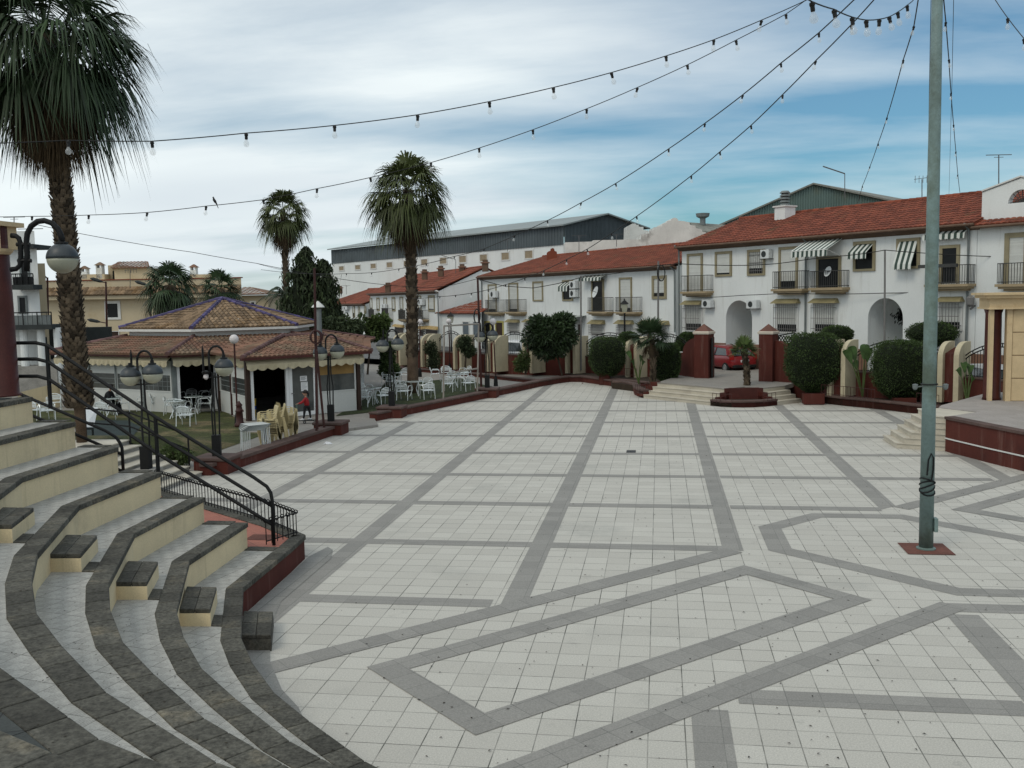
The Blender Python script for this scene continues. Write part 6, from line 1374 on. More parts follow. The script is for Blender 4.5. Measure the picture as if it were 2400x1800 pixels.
# right low wall with planting bed
WL3 = [(p.x, p.y) for p in (G(1925, 945), G(1975, 951), G(2030, 956.5), G(2090, 963), G(2147, 970), G(2216, 976))]
wC = low_wall('low_wall', WL3, 'oxblood low wall in front of the two round clipped hedges', h=.28)
MB().prism(WL3 + [(WL3[-1][0] + 2, WL3[-1][1] + 6), (WL3[0][0] + .5, WL3[0][1] + 3)], 0, .27).build('soil', 'earth', wC)
bedl = [gz(1325, 54.9, .3), gz(1350, 54.0, .3), gz(1400, 52.3, .3), gz(1480, 49.6, .3), gz(1560, 48.0, .3), gz(1590, 50.4, .3), gz(1465, 53.4, .3), gz(1325, 56.8, .3)]
sheet('planting_bed', [(p.x, p.y) for p in bedl], .32, 'earth')
ws = [(WL2[-1][0], WL2[-1][1]), (-.9, 47.6), (-.1, 46.9)]
low_wall('low_wall', [tuple(G(1425, 897, .1))[:2], tuple(G(1488, 905, .1))[:2], tuple(G(1545, 905, .2))[:2]], 'short oxblood low wall between the hedge ball planter and the corner planter', h=.28)
picket_fence('railing', [tuple(G(1425, 880, .5)), tuple(G(1492, 882, .5))], .40, .18, 'small iron fence between the two clipped hedges left of the gate', ring=0, mname='brown_iron', group='small hoop fences on the planters')
picket_fence('railing', [tuple(G(1925, 925, .45)), tuple(G(1990, 931, .45)), tuple(G(2050, 938, .45))], .42, .18, 'small iron fence on the wall between the clipped hedges right of the gate', ring=0, mname='brown_iron', group='small hoop fences on the planters')
picket_fence('railing', [tuple(G(2148, 947, .45)), tuple(G(2200, 953, .45))], .42, .18, 'small iron fence to the right of the second clipped hedge, behind the mast', ring=0, mname='brown_iron', group='small hoop fences on the planters')
# inner low kerb wall along the garden path, and the street fence
ik = low_wall('low_wall', [(p.x, p.y) for p in (gz(1264, 51.4, .1), gz(1200, 53.4, .1), gz(1120, 56.4, .1), gz(1037, 59.4, .1), gz(932, 63.3, .1))], 'long low planted kerb wall along the garden path under the arched fence', h=.24, cop=.08, wd=.28, side=-1, zb=.05)

def fence_pillar(px, Z, zb, h, label, back=1.1, red=True):
    b = gz(px, Z, zb); e = empty('fence_pillar', b, label, 'fence pillar', 'cream curved pillars of the street fence'); bw = Vector((.62, .78, 0)).normalized(); ex = Vector((bw.y, -bw.x, 0)); T = lambda a, d, z_: Vector((b.x + ex.x * a + bw.x * d, b.y + ex.y * a + bw.y * d, z_))
    r = .75
    prof = [(0.0, zb)] + [(r * (1 - math.cos(t)), zb + h - r * .8 + r * .8 * math.sin(t)) for t in [math.pi / 2 * k / 8 for k in range(9)]] + [(back, zb + h), (back, zb)]
    for a in (0.0, .62):
        MB().hexa([T(a, d, z_) for d, z_ in prof], [T(a + .2, d, z_) for d, z_ in prof]).build('fin', 'fence_cream', e)
    if red: MB().hexa([T(.2, .22, zb), T(.62, .22, zb), T(.62, back, zb), T(.2, back, zb)], [T(.2, .22, zb + h - .45), T(.62, .22, zb + h - .45), T(.62, back, zb + h - .25), T(.2, back, zb + h - .25)]).build('infill', 'oxblood_paint', e)
    return e, b
FP = [(923, 65.3, .3, 2.15, 'leftmost curved pillar, partly behind the near double-globe lamp'), (987, 62.8, .3, 2.15, 'curved pillar just right of the tall palm trunk'), (1063, 60.3, .3, 2.15, 'curved pillar with ivy, behind the metal frame on the lawn'),
      (1140, 58.0, .3, 2.15, 'curved pillar directly behind the farthest double-globe lamp'), (1225, 56.6, .3, 2.15, 'curved pillar at the left of the bushy citrus tree'), (1325, 55.4, .3, 2.15, 'curved pillar at the right of the bushy citrus tree'), (1465, 52.0, .3, 2.2, 'curved pillar between the clipped hedge and the fan palm')]
FPr = [(1938, 40.6, .35, 2.35, 'curved pillar between the two clipped hedges right of the gate'), (2196, 37.6, .35, 2.35, 'curved pillar behind the mast, next to the stage'), (2420, 33.5, .35, 2.35, 'curved pillar hidden behind the stage')]
PB_ = []
for f in FP: PB_.append(fence_pillar(f[0], f[1], f[2], f[3], 'cream ' + f[4])[1])
PR_ = [fence_pillar(f[0], f[1], f[2], f[3], 'cream ' + f[4])[1] for f in FPr[:2]]; PR_.append(gz(2420, 33.5, .35))
PB_.append(gz(1590, 49.6, .3)); PR_.insert(0, gz(1862, 43.6, .35))
PB_.insert(0, gz(862, 68.5, .3))
def fence_bay(a, b, label, m='black_iron', wh_=.95, topc=2.35):
    bw = Vector((.62, .78, 0)).normalized() * .85; a = a + bw; b = b + bw; d = (b - a); L = d.length; d.normalize(); a = a + d * .75 if L > 3 else a; d = b - a; L = d.length; d.normalize(); n_ = Vector((-d.y, d.x, 0)) * .22
    e = empty('fence', a, label, 'fence', 'arched iron fence bays on oxblood walls'); z0 = a.z
    q = [a, b, b + n_, a + n_]; MB().hexa([(p.x, p.y, -.2) for p in q], [(p.x, p.y, z0 + wh_) for p in q]).build('wall', 'oxblood_paint', e)
    q2 = [a - n_ * .15, b - n_ * .15, b + n_ * 1.15, a + n_ * 1.15]; MB().hexa([(p.x, p.y, z0 + wh_) for p in q2], [(p.x, p.y, z0 + wh_ + .06) for p in q2]).build('coping', 'oxblood_coping', e)
    zt = lambda t, k=0: z0 + 1.75 + (topc - 1.75) * math.sin(math.pi * t) ** .8 - k
    c = lambda t, z_: Vector((a.x + d.x * L * t + n_.x * .5, a.y + d.y * L * t + n_.y * .5, z_)); mb = MB(); nb = max(6, int(L / .13))
    for k in range(nb + 1): t = k / nb; mb.bar(c(t, z0 + wh_ + .06), c(t, zt(t, .12)), .018)
    for kk in (0, .13): mb.tube([c(t, zt(t, kk)) for t in [j / 14 for j in range(15)]], .025, 5)
    for k in range(7): t = .12 + .76 * k / 6; mb.bar(c(t, zt(t, .13)), c(t, zt(t)), .03)
    mb.bar(c(0, z0 + wh_ + .1), c(1, z0 + wh_ + .1), .03); mb.bar(c(.01, z0 + wh_), c(.01, zt(0)), .07); mb.bar(c(.99, z0 + wh_), c(.99, zt(1)), .07)
    mb.build('iron_arch', m, e)
lab = ['behind the lamp at the near lawn corner', 'just left of the tall palm trunk', 'between the palm trunk and the ivy pillar', 'behind the metal frame', 'in front of the parked white car', 'behind the bushy tree', 'behind the first clipped shrub', 'behind the fan palm']
for k in range(len(PB_) - 1): fence_bay(PB_[k], PB_[k + 1], 'arched iron fence bay ' + lab[k])
labr = ['behind the big round hedge right of the gate', 'under the second arched porch, behind the banana plant', 'next to the stage at the right']
for k in range(len(PR_) - 1): fence_bay(PR_[k], PR_[k + 1], 'arched iron fence bay ' + labr[k])

# ---------------------------------------------------------------- stage on the right
sg = empty('stage', (8.3, 29.6, 0), 'raised round-fronted stage with oxblood wall, pale stripe and paved top', 'stage')
SC_ = [G(2215, 1058), G(2235, 1063.5), G(2270, 1072.5), G(2310, 1083), G(2355, 1094), G(2400, 1105)]
sc_ = [(p.x, p.y) for p in SC_]; dlast = (Vector(sc_[-1]) - Vector(sc_[-3])).normalized(); sc_ += [(sc_[-1][0] + .9, sc_[-1][1] - 1.9), (sc_[-1][0] + 2.6, sc_[-1][1] - 4.2), (sc_[-1][0] + 5.5, sc_[-1][1] - 6)]
zS = 1.03; bk_ = [(sc_[-1][0] + 12, sc_[-1][1] + 3), (22, 40), (11.6, 36.5), (8.96, 32.57), (8.72, 31.98), (9.50, 30.80)]
MB().prism(sc_ + bk_, -.05, zS - .07).build('wall', 'oxblood_paint', sg)
ribbon(MB(), sc_, -.05, .28, zS - .07, zS + .012, tone=.5).build('coping', 'oxblood_coping', sg, bevel=.01)
MB().prism(sc_ + bk_, zS - .07, zS).build('floor', 'stage_floor', sg)
ribbon(MB(), sc_, -.025, .01, .38, .415, tone=.5).build('stripe', 'white_trim', sg)
ss = empty('stage_steps', (8.2, 31, 0), 'six pale steps climbing to the stage, partly behind the mast', 'steps')
for k in range(6):
    x0_ = 7.06 + .20 * k; zk_ = .172 * (k + 1) - .004; yA, yB = 29.72 + .02 * k, 31.9 - .02 * k
    MB().prism([(x0_, yA + .9 * (5 - k) / 5 * 0 + .25 * (5 - k) * .4), (8.42, 29.66), (9.45, 30.72), (8.72, yB), (x0_, yB)], -.02, zk_ - .03, .4).build('riser', 'marble_step', ss)
    MB().prism([(x0_ - .03, yA + .25 * (5 - k) * .4 - .02), (8.42, 29.62), (9.45, 30.70), (8.72, yB), (x0_ - .03, yB)], zk_ - .03, zk_, .6).build('tread', 'marble_step', ss)
pv = empty('pavilion', gz(2310, 32, zS), 'cream classical stage building with maroon column and grooved wall', 'building')
Zs = 31.8; WS = Wall(cam2w((2324 - 1200) / F * Zs, Zs), (cY + .10, sY - .25)); us = lambda x: WS.uz(x, 800)[0] if x > 2330 else WS.uz(x, 800)[0] + .10; zs = lambda y: WS.uz(2330, y)[1]
zb0, zt0, zt1_ = zS, zs(725), zs(686)
MB().wbox(WS, us(2312), zb0, us(2321), zt0, -.3, 0).build('pilaster', 'stone_cream', pv); MB().wbox(WS, us(2359), zb0, us(2372), zt0, -.3, .02).build('pilaster', 'stone_cream', pv)
MB().wbox(WS, us(2321), zb0, us(2359), zt0, -1.2, -1.0).build('recess', 'maroon_column', pv)
cpx = WS.P(us(2335), zb0, -.45); MB().lathe(cpx, [(.30, 0), (.27, .1), (.25, zt0 - zb0 - .15), (.30, zt0 - zb0)], 20).build('column', 'maroon_column', pv, smooth=True)
pn = MB(); u9 = us(2372)
hh = (zt0 - zb0) / 4.0
for k in range(4): pn.wbox(WS, u9 + .02, zb0 + hh * k + .015, u9 + 6, zb0 + hh * (k + 1) - .015, -.3, -.02)
pn.build('wall', 'stone_cream', pv); MB().wbox(WS, u9, zb0, u9 + 6, zt0, -.3, -.045).build('groove', 'joint_brown', pv)
en = MB(); en.wbox(WS, us(2312) - .05, zt0, u9 + 6, zt1_ - .18, -1.4, .12); en.wbox(WS, us(2312) - .18, zt1_ - .18, u9 + 6, zt1_ - .08, -1.5, .28); en.wbox(WS, us(2312) - .28, zt1_ - .08, u9 + 6, zt1_, -1.6, .38); en.wbox(WS, us(2312) - .1, zt0, u9 + 6, zt0 + .06, -1.45, .18)
en.build('entablature', 'stone_cream', pv); 
# ---------------------------------------------------------------- vegetation
mat('palm_leaf', (0.028, 0.050, 0.020), 0.6, var=0.2, scale=0.8, fine=0.2, tone=0.65, spec=0.35)
mat('palm_leaf_small', (0.052, 0.066, 0.018), 0.6, var=0.2, scale=0.8, fine=0.2, tone=0.6, spec=0.35)
mat('dead_frond', (0.070, 0.048, 0.026), 0.9, var=0.25, fine=0.25, tone=0.7)
mat('palm_boot', (0.092, 0.070, 0.048), 0.95, var=0.3, scale=2.5, fine=0.35, tone=0.65)
mat('palm_trunk', (0.095, 0.066, 0.045), 0.95, var=0.3, scale=2.5, fine=0.35, bump=0.02)
mat('bark', (0.06, 0.045, 0.032), 0.95, var=0.3, fine=0.3, bump=0.01)
mat('hedge_leaf', (0.032, 0.054, 0.014), 0.7, var=0.25, scale=1.2, tone=0.6)
mat('tree_leaf', (0.023, 0.042, 0.014), 0.55, var=0.25, scale=1.2, tone=0.7, spec=0.4)
mat('conifer_leaf', (0.030, 0.044, 0.018), 0.8, var=0.3, scale=0.9, tone=0.7)
mat('light_leaf', (0.065, 0.095, 0.028), 0.6, var=0.25, tone=0.6)
mat('banana_leaf', (0.045, 0.085, 0.025), 0.5, var=0.2, tone=0.4)
mat('dark_core', (0.008, 0.013, 0.005), 0.95, var=0.3)  # near-black solid fill inside foliage, inner shade put into its colour
rnd = random.Random(11)
def fan_leaf(mb, c, d, plen, r, n, droop, tone, spread=105, pet=True, wk=1.0):
    d = d.normalized(); up = Vector((0, 0, 1)); side = d.cross(up)
    if side.length < .1: side = Vector((1, 0, 0))
    side.normalize(); nrm = side.cross(d).normalized()
    roll = rnd.uniform(-.5, .5); side = (side * math.cos(roll) + nrm * math.sin(roll)).normalized()
    hub = c + d * plen; hub.z -= droop * plen * .25
    if pet: mb.add([c - side * .02, c + side * .02, hub + side * .02, hub - side * .02], [(0, 1, 2, 3)], tone * .8)
    for k in range(n):
        a = R(-spread + 2 * spread * (k + .5) / n + rnd.uniform(-3, 3)); L = r * (0.72 + .28 * math.cos(a * .8)) * rnd.uniform(.88, 1.08)
        sd = (d * math.cos(a) + side * math.sin(a)).normalized(); wv = up.cross(sd)
        wv = nrm.cross(sd).normalized(); w_ = L * math.tan(R(spread / n)) * 1.05 * wk; pts = []
        for t, wf in ((.05, .10), (.52, .50), (.78, .26), (1.0, .02)):
            p = hub + sd * (L * t); p.z -= droop * L * (t ** 2.6) * rnd.uniform(.85, 1.25)
            pts += [p - wv * w_ * wf, p + wv * w_ * wf]
        tn = max(0, min(1, tone + rnd.uniform(-.25, .25)))
        mb.add(pts, [(0, 1, 3, 2), (2, 3, 5, 4), (4, 5, 7, 6)], tn)
def palm(base, topc, r0, r1, CR, nl, label, skirt=1.6, nsk=26, boots=True, leafm='palm_leaf', seg=20, name='palm_tree', thin=0.0, skr=.42, droopk=1.0, group='fan palms', minel=-35, bootk=1.0, rat=.5, bare=0.0):
    base, topc = Vector(base), Vector(topc); e = empty(name, base, label, 'palm', group)
    P = lambda t: base.lerp(topc, t) + Vector((math.sin(t * 3.0) * .06, 0, 0)); Lh = (topc - base).length
    rad = lambda t: r0 + (r1 - r0) * t
    MB().tube([P(t / 12) for t in range(13)], [(rad(t / 12) * (.55 if (thin and t / 12 * Lh < thin) else 1) * (1.05 if t / 12 * Lh < bare else .82 if boots else 1)) for t in range(13)], 14).build('trunk', 'palm_trunk', e, smooth=True)
    if boots:
        mb = MB(); th0 = max(thin, bare); rows = int((Lh - th0) / .17 / bootk)
        for j in range(rows):
            t = (th0 + (Lh - th0) * j / rows) / Lh; c = P(t); rr = rad(t) * (1 + (.25 if thin and t * Lh < thin + .9 else 0)); nb = max(7, int(9 * rr / .35 / bootk))
            for k in range(nb):
                a = 2 * math.pi * (k + .5 * (j % 2) + rnd.uniform(-.15, .15)) / nb; o = Vector((math.cos(a), math.sin(a), 0)); s_ = Vector((-o.y, o.x, 0)); w_ = math.pi * rr / nb * 1.15; h_ = rnd.uniform(.20, .34) * bootk; out = rnd.uniform(.03, .12) * bootk
                b = c + o * rr * .84; tp = b + o * (out + rr * .14) + Vector((0, 0, h_)); 
                mb.add([b - s_ * w_, b + s_ * w_, tp + s_ * w_ * .55, tp - s_ * w_ * .55, tp - o * .06 + Vector((0, 0, -.05)), b + o * (rr * .12) + Vector((0, 0, h_ * .3))], [(0, 5, 3), (0, 1, 5), (1, 2, 5), (2, 3, 5), (2, 4, 3), (0, 3, 4), (1, 4, 2)], rnd.random())
        mb.build('leaf_bases', 'palm_boot', e)
    g = MB(); c0 = topc
    for k in range(nl):
        f = (k + .5) / nl; el_ = R(88 - (88 - minel) * f ** .75 + rnd.uniform(-8, 8)); a = k * 2.39996 + rnd.uniform(-.3, .3)
        d = Vector((math.cos(a) * math.cos(el_), math.sin(a) * math.cos(el_), math.sin(el_))); cc_ = c0 + Vector((0, 0, rnd.uniform(-.15, .35) * CR * .3 * (1 - f)))
        fan_leaf(g, cc_, d, CR * (1 - rat) * rnd.uniform(.85, 1.1), CR * rat * 1.1, seg, (.35 + .5 * f) * droopk, .35 + .35 * (1 - f) + rnd.uniform(-.15, .15))
    g.build('crown', leafm, e)
    if nsk:
        s = MB()
        for k in range(nsk):
            a = k * 2.39996; el_ = R(rnd.uniform(-86, -58)); h_ = rnd.random(); o = Vector((math.cos(a), math.sin(a), 0))
            d = (o * math.cos(el_) * (1 + h_ * .5) + Vector((0, 0, math.sin(el_)))).normalized(); cc_ = c0 + o * r1 * .8 - Vector((0, 0, skirt * .55 * (1 - h_)))
            fan_leaf(s, cc_, d, CR * skr * .55, CR * skr * 1.1, max(8, seg - 8), .7, rnd.uniform(.1, .9) * .8, spread=55)
        s.build('dead_fronds', 'dead_frond', e)
    return e
def ldeaf(): pass
def foliage(mb, blobs, n, size, aspect=2.0, shell=.55, drop=0.0, gap=.0, nscale=1.3, tlo=.15, thi=.9, bend=.2):
    tot = sum(b[2] for b in blobs); made = 0
    for c, rr, wt in blobs:
        c = Vector(c)
        for _ in range(int(n * wt / tot)):
            while True:
                v = Vector((rnd.uniform(-1, 1), rnd.uniform(-1, 1), rnd.uniform(-1, 1)))
                if .05 < v.length <= 1: break
            v = v.normalized() * (shell + (1 - shell) * rnd.random() ** .6)
            p = c + Vector((v.x * rr[0], v.y * rr[1], v.z * rr[2]))
            q = noise.noise(p * nscale)
            if q < -.45 + gap and rnd.random() < .85: continue
            p += Vector((v.x * rr[0], v.y * rr[1], v.z * rr[2])) * q * .28
            o = (v + Vector((rnd.gauss(0, .6), rnd.gauss(0, .6), rnd.gauss(0, .6) - drop))).normalized()
            s_ = o.orthogonal().normalized(); an = rnd.random() * 6.28; s_ = (s_ * math.cos(an) + o.cross(s_) * math.sin(an)) 
            L = size * rnd.uniform(.7, 1.3); w_ = L / aspect / 2; m_ = p + o * L * .5 + o.cross(s_) * L * bend * .3
            mb.add([p, m_ - s_ * w_, m_ + s_ * w_, p + o * L], [(0, 2, 1), (1, 2, 3)], max(0, min(1, tlo + (thi - tlo) * (.5 + .5 * v.z) * .5 + .5 * rnd.random() * (thi - tlo) + q * .2)))
    return mb
def clipped(px0, y0, px1, y1, Z, label, cat='hedge', m='hedge_leaf', n=9500, size=.062, topf=.75, pw=4.5, taper=.35, base_z=.35, depth=.85, stem=True, group='clipped evergreen shrubs', name='clipped_shrub'):
    cx_ = (px0 + px1) / 2; t, b = at(cx_, y0, Z), at(cx_, y1, Z); hw = (at(px1, 900, Z) - at(px0, 900, Z)).length / 2; hh_ = (t.z - b.z) / 2; c = Vector((t.x, t.y, (t.z + b.z) / 2))
    e = empty(name, (t.x, t.y, min(b.z, base_z)), label, cat, group); r_ = Vector((cY, sY, 0)); f_ = Vector((-sY, cY, 0))
    def surf(v, k=1.0):
        # rounded block: superellipsoid narrowed towards the foot
        s_ = (abs(v.x) ** pw + abs(v.y) ** pw + abs(v.z) ** pw) ** (-1 / pw); q = v * s_ * k; nar = 1 - taper * max(0, -q.z) ** 2.4
        return c + r_ * q.x * hw * nar + f_ * q.y * hw * depth * nar + Vector((0, 0, q.z * hh_))
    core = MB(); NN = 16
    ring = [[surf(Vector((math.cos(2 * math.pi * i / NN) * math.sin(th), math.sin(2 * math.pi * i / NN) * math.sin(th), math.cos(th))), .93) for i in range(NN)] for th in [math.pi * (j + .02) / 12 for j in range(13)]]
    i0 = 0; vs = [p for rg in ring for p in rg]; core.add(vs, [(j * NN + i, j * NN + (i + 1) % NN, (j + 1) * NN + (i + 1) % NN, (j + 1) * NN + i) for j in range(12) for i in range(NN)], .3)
    core.build('shade_core', 'dark_core', e)  # closed dark solid behind the leaves, shade as colour, no twigs modelled
    mb = MB()
    for _ in range(n):
        v = Vector((rnd.gauss(0, 1), rnd.gauss(0, 1), rnd.gauss(0, 1))).normalized()
        if v.y > .55: continue
        p = surf(v, rnd.uniform(.88, 1.03) + .09 * noise.noise(v * 3.5 + c) + (rnd.uniform(0, .12) if rnd.random() < .05 else 0)); o = (v + Vector((rnd.gauss(0, .5), rnd.gauss(0, .5), rnd.gauss(0, .5)))).normalized(); s_ = o.orthogonal().normalized(); an = rnd.random() * 6.28; s_ = s_ * math.cos(an) + o.cross(s_) * math.sin(an)
        L = size * rnd.uniform(.7, 1.4); w_ = L * .28; m_ = p + o * L * .5
        mb.add([p, m_ - s_ * w_, m_ + s_ * w_, p + o * L], [(0, 2, 1), (1, 2, 3)], max(0, min(1, .25 + .35 * max(0, v.z) + .5 * rnd.random() + .4 * noise.noise(p * 1.5))))
    mb.build('foliage', m, e)
    if stem and b.z > base_z: MB().tube([(t.x, t.y, base_z - .1), (t.x, t.y, b.z + .3)], .06, 7).build('stem', 'bark', e)
    return e

palm(gz(184, 26.9, .9), at(106, 84, 26.9), .32, .26, 2.85, 62, 'huge fan palm at the left with a thick shaggy crown above the terrace', skirt=2.7, nsk=80, seg=42, thin=1.0, bootk=.62, skr=.38, minel=-42, droopk=1.3, rat=.52)
palm(gz(967, 47.5, .1), at(957, 448, 47.5), .27, .21, 2.35, 50, 'tall fan palm in the middle, standing on the east lawn', skirt=1.5, nsk=40, seg=26, skr=.42, minel=-40, leafm='palm_leaf_small', droopk=1.25, bare=1.7)
palm(gz(676, 76, .1), at(664, 498, 76), .25, .20, 2.35, 42, 'slim distant fan palm rising behind the dark conifer', skirt=1.7, nsk=26, seg=20, skr=.45, minel=-40, leafm='palm_leaf_small', droopk=1.25, bootk=1.5)
palm(gz(400, 60, .1), at(398, 668, 60), .30, .3, 2.0, 44, 'bushy low fan palm in front of the beige building', skirt=1.8, nsk=24, seg=20, boots=False, minel=-55, droopk=1.2)
palm(gz(518, 63, .1), at(516, 678, 63), .28, .28, 1.7, 34, 'smaller bushy fan palm above the kiosk roof', skirt=1.5, nsk=18, seg=18, boots=False, minel=-55, droopk=.9)
palm(gz(1530, 46.2, .3), at(1524, 790, 46.2), .10, .12, 1.15, 30, 'low fan palm with open crown left of the gate', skirt=.4, nsk=5, seg=20, minel=-20, leafm='palm_leaf', droopk=.35, rat=.55)
palm(gz(1751, 42.3, .2), at(1743, 825, 42.6), .12, .13, .80, 24, 'small fan palm growing from the round planter on the steps', skirt=.2, nsk=0, seg=18, minel=-5, leafm='light_leaf', droopk=.35, boots=True, bootk=.6, rat=.55)
# feather palm
fp = empty('feather_palm', gz(672, 66, .1), 'feather palm with arching fronds at the left of the conifer', 'palm'); mb = MB(); c0 = at(672, 700, 66)
for k in range(26):
    a = k * 2.4; el_ = R(rnd.uniform(25, 75)); L = 2.6; d = Vector((math.cos(a) * math.cos(el_), math.sin(a) * math.cos(el_), math.sin(el_))); pts = [c0 + d * (L * t) - Vector((0, 0, 1.9 * (t ** 2.2))) for t in [j / 14 for j in range(15)]]
    for j in range(1, 14):
        q = (pts[j + 1] - pts[j]).normalized(); s_ = q.cross(Vector((0, 0, 1))).normalized()
        for sg_ in (-1, 1):
            for h_ in (0, .5):
                p = pts[j].lerp(pts[j + 1], h_); tip = p + (s_ * sg_ + q * .6 - Vector((0, 0, .35))).normalized() * .5 * math.sin(math.pi * (j + 1) / 16); mb.add([p, p + q * .05, tip], [(0, 1, 2)], rnd.uniform(.1, .6))
    mb.tube(pts, .02, 4, cap=False, tone=.4)
mb.build('crown', 'palm_leaf', fp); MB().tube([gz(672, 66, .1), c0], [.3, .26], 10).build('trunk', 'palm_trunk', fp)
# drooping conifer
cf = empty('conifer', gz(722, 58, .1), 'dark drooping conifer with two pointed tops behind the kiosk', 'conifer')
mb = MB(); A = lambda x, y, Z=58: at(x, y, Z)
def spray(mb, tip, root, n, L, spread):
    for k in range(n):
        t = rnd.random(); p = root.lerp(tip, t) + Vector((rnd.gauss(0, spread), rnd.gauss(0, spread), rnd.gauss(0, spread * .5))) * (.3 + t)
        d = Vector((rnd.gauss(0, .45), rnd.gauss(0, .45), -1)).normalized(); s_ = d.orthogonal().normalized(); an = rnd.random() * 6.28; s_ = s_ * math.cos(an) + d.cross(s_) * math.sin(an); l = L * rnd.uniform(.5, 1.3)
        mb.add([p - s_ * l * .15, p + s_ * l * .15, p + d * l], [(0, 1, 2)], rnd.uniform(.05, 1) * (.5 + .5 * t))
for (ax, ay, by, half) in ((716, 588, 780, 92), (757, 618, 780, 60)):
    for lv in range(17):
        f = lv / 16; y_ = ay + (by - ay) * f; hw = 9 + (half - 9) * f ** .75
        for k in range(7 + int(11 * f)):
            a = rnd.random() * 6.283; x_ = ax + hw * math.cos(a) * rnd.uniform(.6, 1.05); dz_ = 58 + hw * math.sin(a) * .026
            spray(mb, at(x_, y_ + 9, dz_), at(ax, y_ - 10, 58), 75, .42, .16)
mb.build('foliage', 'conifer_leaf', cf); MB().tube([gz(722, 58, .1), A(716, 592)], [.22, .03], 8).tube([A(735, 740), A(757, 622)], [.1, .02], 6).build('trunk', 'bark', cf)
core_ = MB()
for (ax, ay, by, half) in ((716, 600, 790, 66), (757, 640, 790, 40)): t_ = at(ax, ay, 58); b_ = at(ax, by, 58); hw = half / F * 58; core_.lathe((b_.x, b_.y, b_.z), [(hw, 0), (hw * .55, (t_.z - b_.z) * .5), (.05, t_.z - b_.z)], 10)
core_.build('shade_cones', 'dark_core', cf)  # dark solid cones for the shaded inside, not real branches
mb = MB(); cc = at(785, 770, 55); foliage(mb, [(cc, (1.7, 1.2, .75), 1), (at(820, 775, 55), (.6, .6, .45), .3)], 5200, .26, 3, .3, drop=.8)
cs = empty('dark_shrub', gz(785, 55, .1), 'dark spreading shrub behind the kiosk roof, right of the conifer', 'shrub'); mb.build('foliage', 'conifer_leaf', cs); MB().tube([gz(785, 55, .1), cc], .08, 6).build('stem', 'bark', cs)

def tree(px, Z, zb, blobs, n, size, m, label, name='tree', cat='tree', trunk=None, aspect=2.2, gap=0.0, shell=.35, drop=.3, r0=.07, group=None, core=True):
    b = gz(px, Z, zb); e = empty(name, b, label, cat, group); bl = []
    for (x, y, rx, ry, wt) in blobs: c = at(x, y, Z); k = Z / F; bl.append((c, (rx * k, rx * k * .85, ry * k), wt))
    mb = MB(); foliage(mb, bl, n, size, aspect, shell, drop, gap); mb.build('crown', m, e)
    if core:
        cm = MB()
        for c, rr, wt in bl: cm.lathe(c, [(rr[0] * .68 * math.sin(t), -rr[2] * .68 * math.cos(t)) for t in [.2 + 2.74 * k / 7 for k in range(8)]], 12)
        cm.build('shade_core', 'dark_core', e)  # dark solids filling the crown, its inner shade painted on
    tr = MB(); t0 = trunk or (px, None); c = bl[0][0]
    tr.tube([b, b.lerp(c, .5) + Vector((.05, 0, 0)), c], [r0, r0 * .8, r0 * .5], 8)
    for c, rr, wt in bl[1:]: tr.tube([b.lerp(bl[0][0], .6), c], [r0 * .5, r0 * .2], 6)
    tr.build('trunk', 'bark', e); return e
tree(1318, 54.0, .3, [(1290, 785, 52, 40, 3), (1255, 790, 30, 30, 1), (1325, 790, 28, 30, 1), (1270, 760, 30, 22, 1), (1320, 755, 26, 20, 1), (1288, 820, 38, 22, 1)], 11000, .24, 'tree_leaf', 'dense dark broad-leaved tree on a slanting thin trunk in front of the middle white house', r0=.06, aspect=3.0, gap=.1)
tree(862, 60, .1, [(868, 760, 26, 18, 1), (850, 750, 10, 12, .4), (896, 755, 14, 16, .5), (880, 780, 24, 14, .8)], 2200, .30, 'light_leaf', 'loose light green leafy tree between the kiosk roof and the third house', aspect=1.8, gap=.15, core=False, shell=.2)
tree(905, 52, .1, [(908, 830, 16, 32, 2), (912, 868, 24, 20, 1.2)], 5200, .16, 'hedge_leaf', 'dark tall bush between the kiosk and the tall palm trunk', name='shrub', cat='shrub')
tree(1008, 60.8, .3, [(1010, 818, 14, 18, 1), (1015, 845, 16, 22, 1)], 2400, .20, 'conifer_leaf', 'spiky dark green shrub against the second curved pillar', name='shrub', cat='shrub', aspect=5)
tree(1090, 58.8, .3, [(1090, 806, 17, 18, 1), (1100, 820, 12, 14, .6)], 2200, .20, 'conifer_leaf', 'ivy-like green tuft spilling over the third curved pillar', name='shrub', cat='shrub', aspect=4)
tree(1232, 55.3, .3, [(1228, 845, 12, 26, 1), (1218, 855, 12, 16, .7), (1245, 790, 8, 10, .3)], 1500, .20, 'light_leaf', 'thin sparse shrub in front of the fifth curved pillar', name='shrub', cat='shrub', core=False, aspect=4, gap=.1)
tree(412, 27.2, .15, [(400, 1058, 24, 18, 1), (432, 1068, 22, 18, 1), (415, 1085, 28, 12, .7)], 1900, .085, 'light_leaf', 'straggly shrub at the right side of the marble steps', name='shrub', cat='shrub', core=False, aspect=2.6, shell=.1)
clipped(1382, 792, 1462, 879, 51.2, 'clipped shrub with square shoulders left of the fan palm', base_z=.3)
MB_ = MB(); p = gz(1417, 51.2, 0); pb_ = empty('planter_box', p, 'square oxblood planter box under the clipped shrub left of the fan palm', 'planter', None); MB().prism([(p.x - .28, p.y - .28), (p.x + .28, p.y - .28), (p.x + .28, p.y + .28), (p.x - .28, p.y + .28)], .02, .86).build('box', 'oxblood_paint', pb_, bevel=.01)
clipped(1532, 806, 1592, 892, 47.2, 'dark clipped hedge block beside the left gate wall')
clipped(1584, 780, 1640, 838, 51.0, 'rounded green bush showing over the left gate wall', pw=2.3, stem=False)
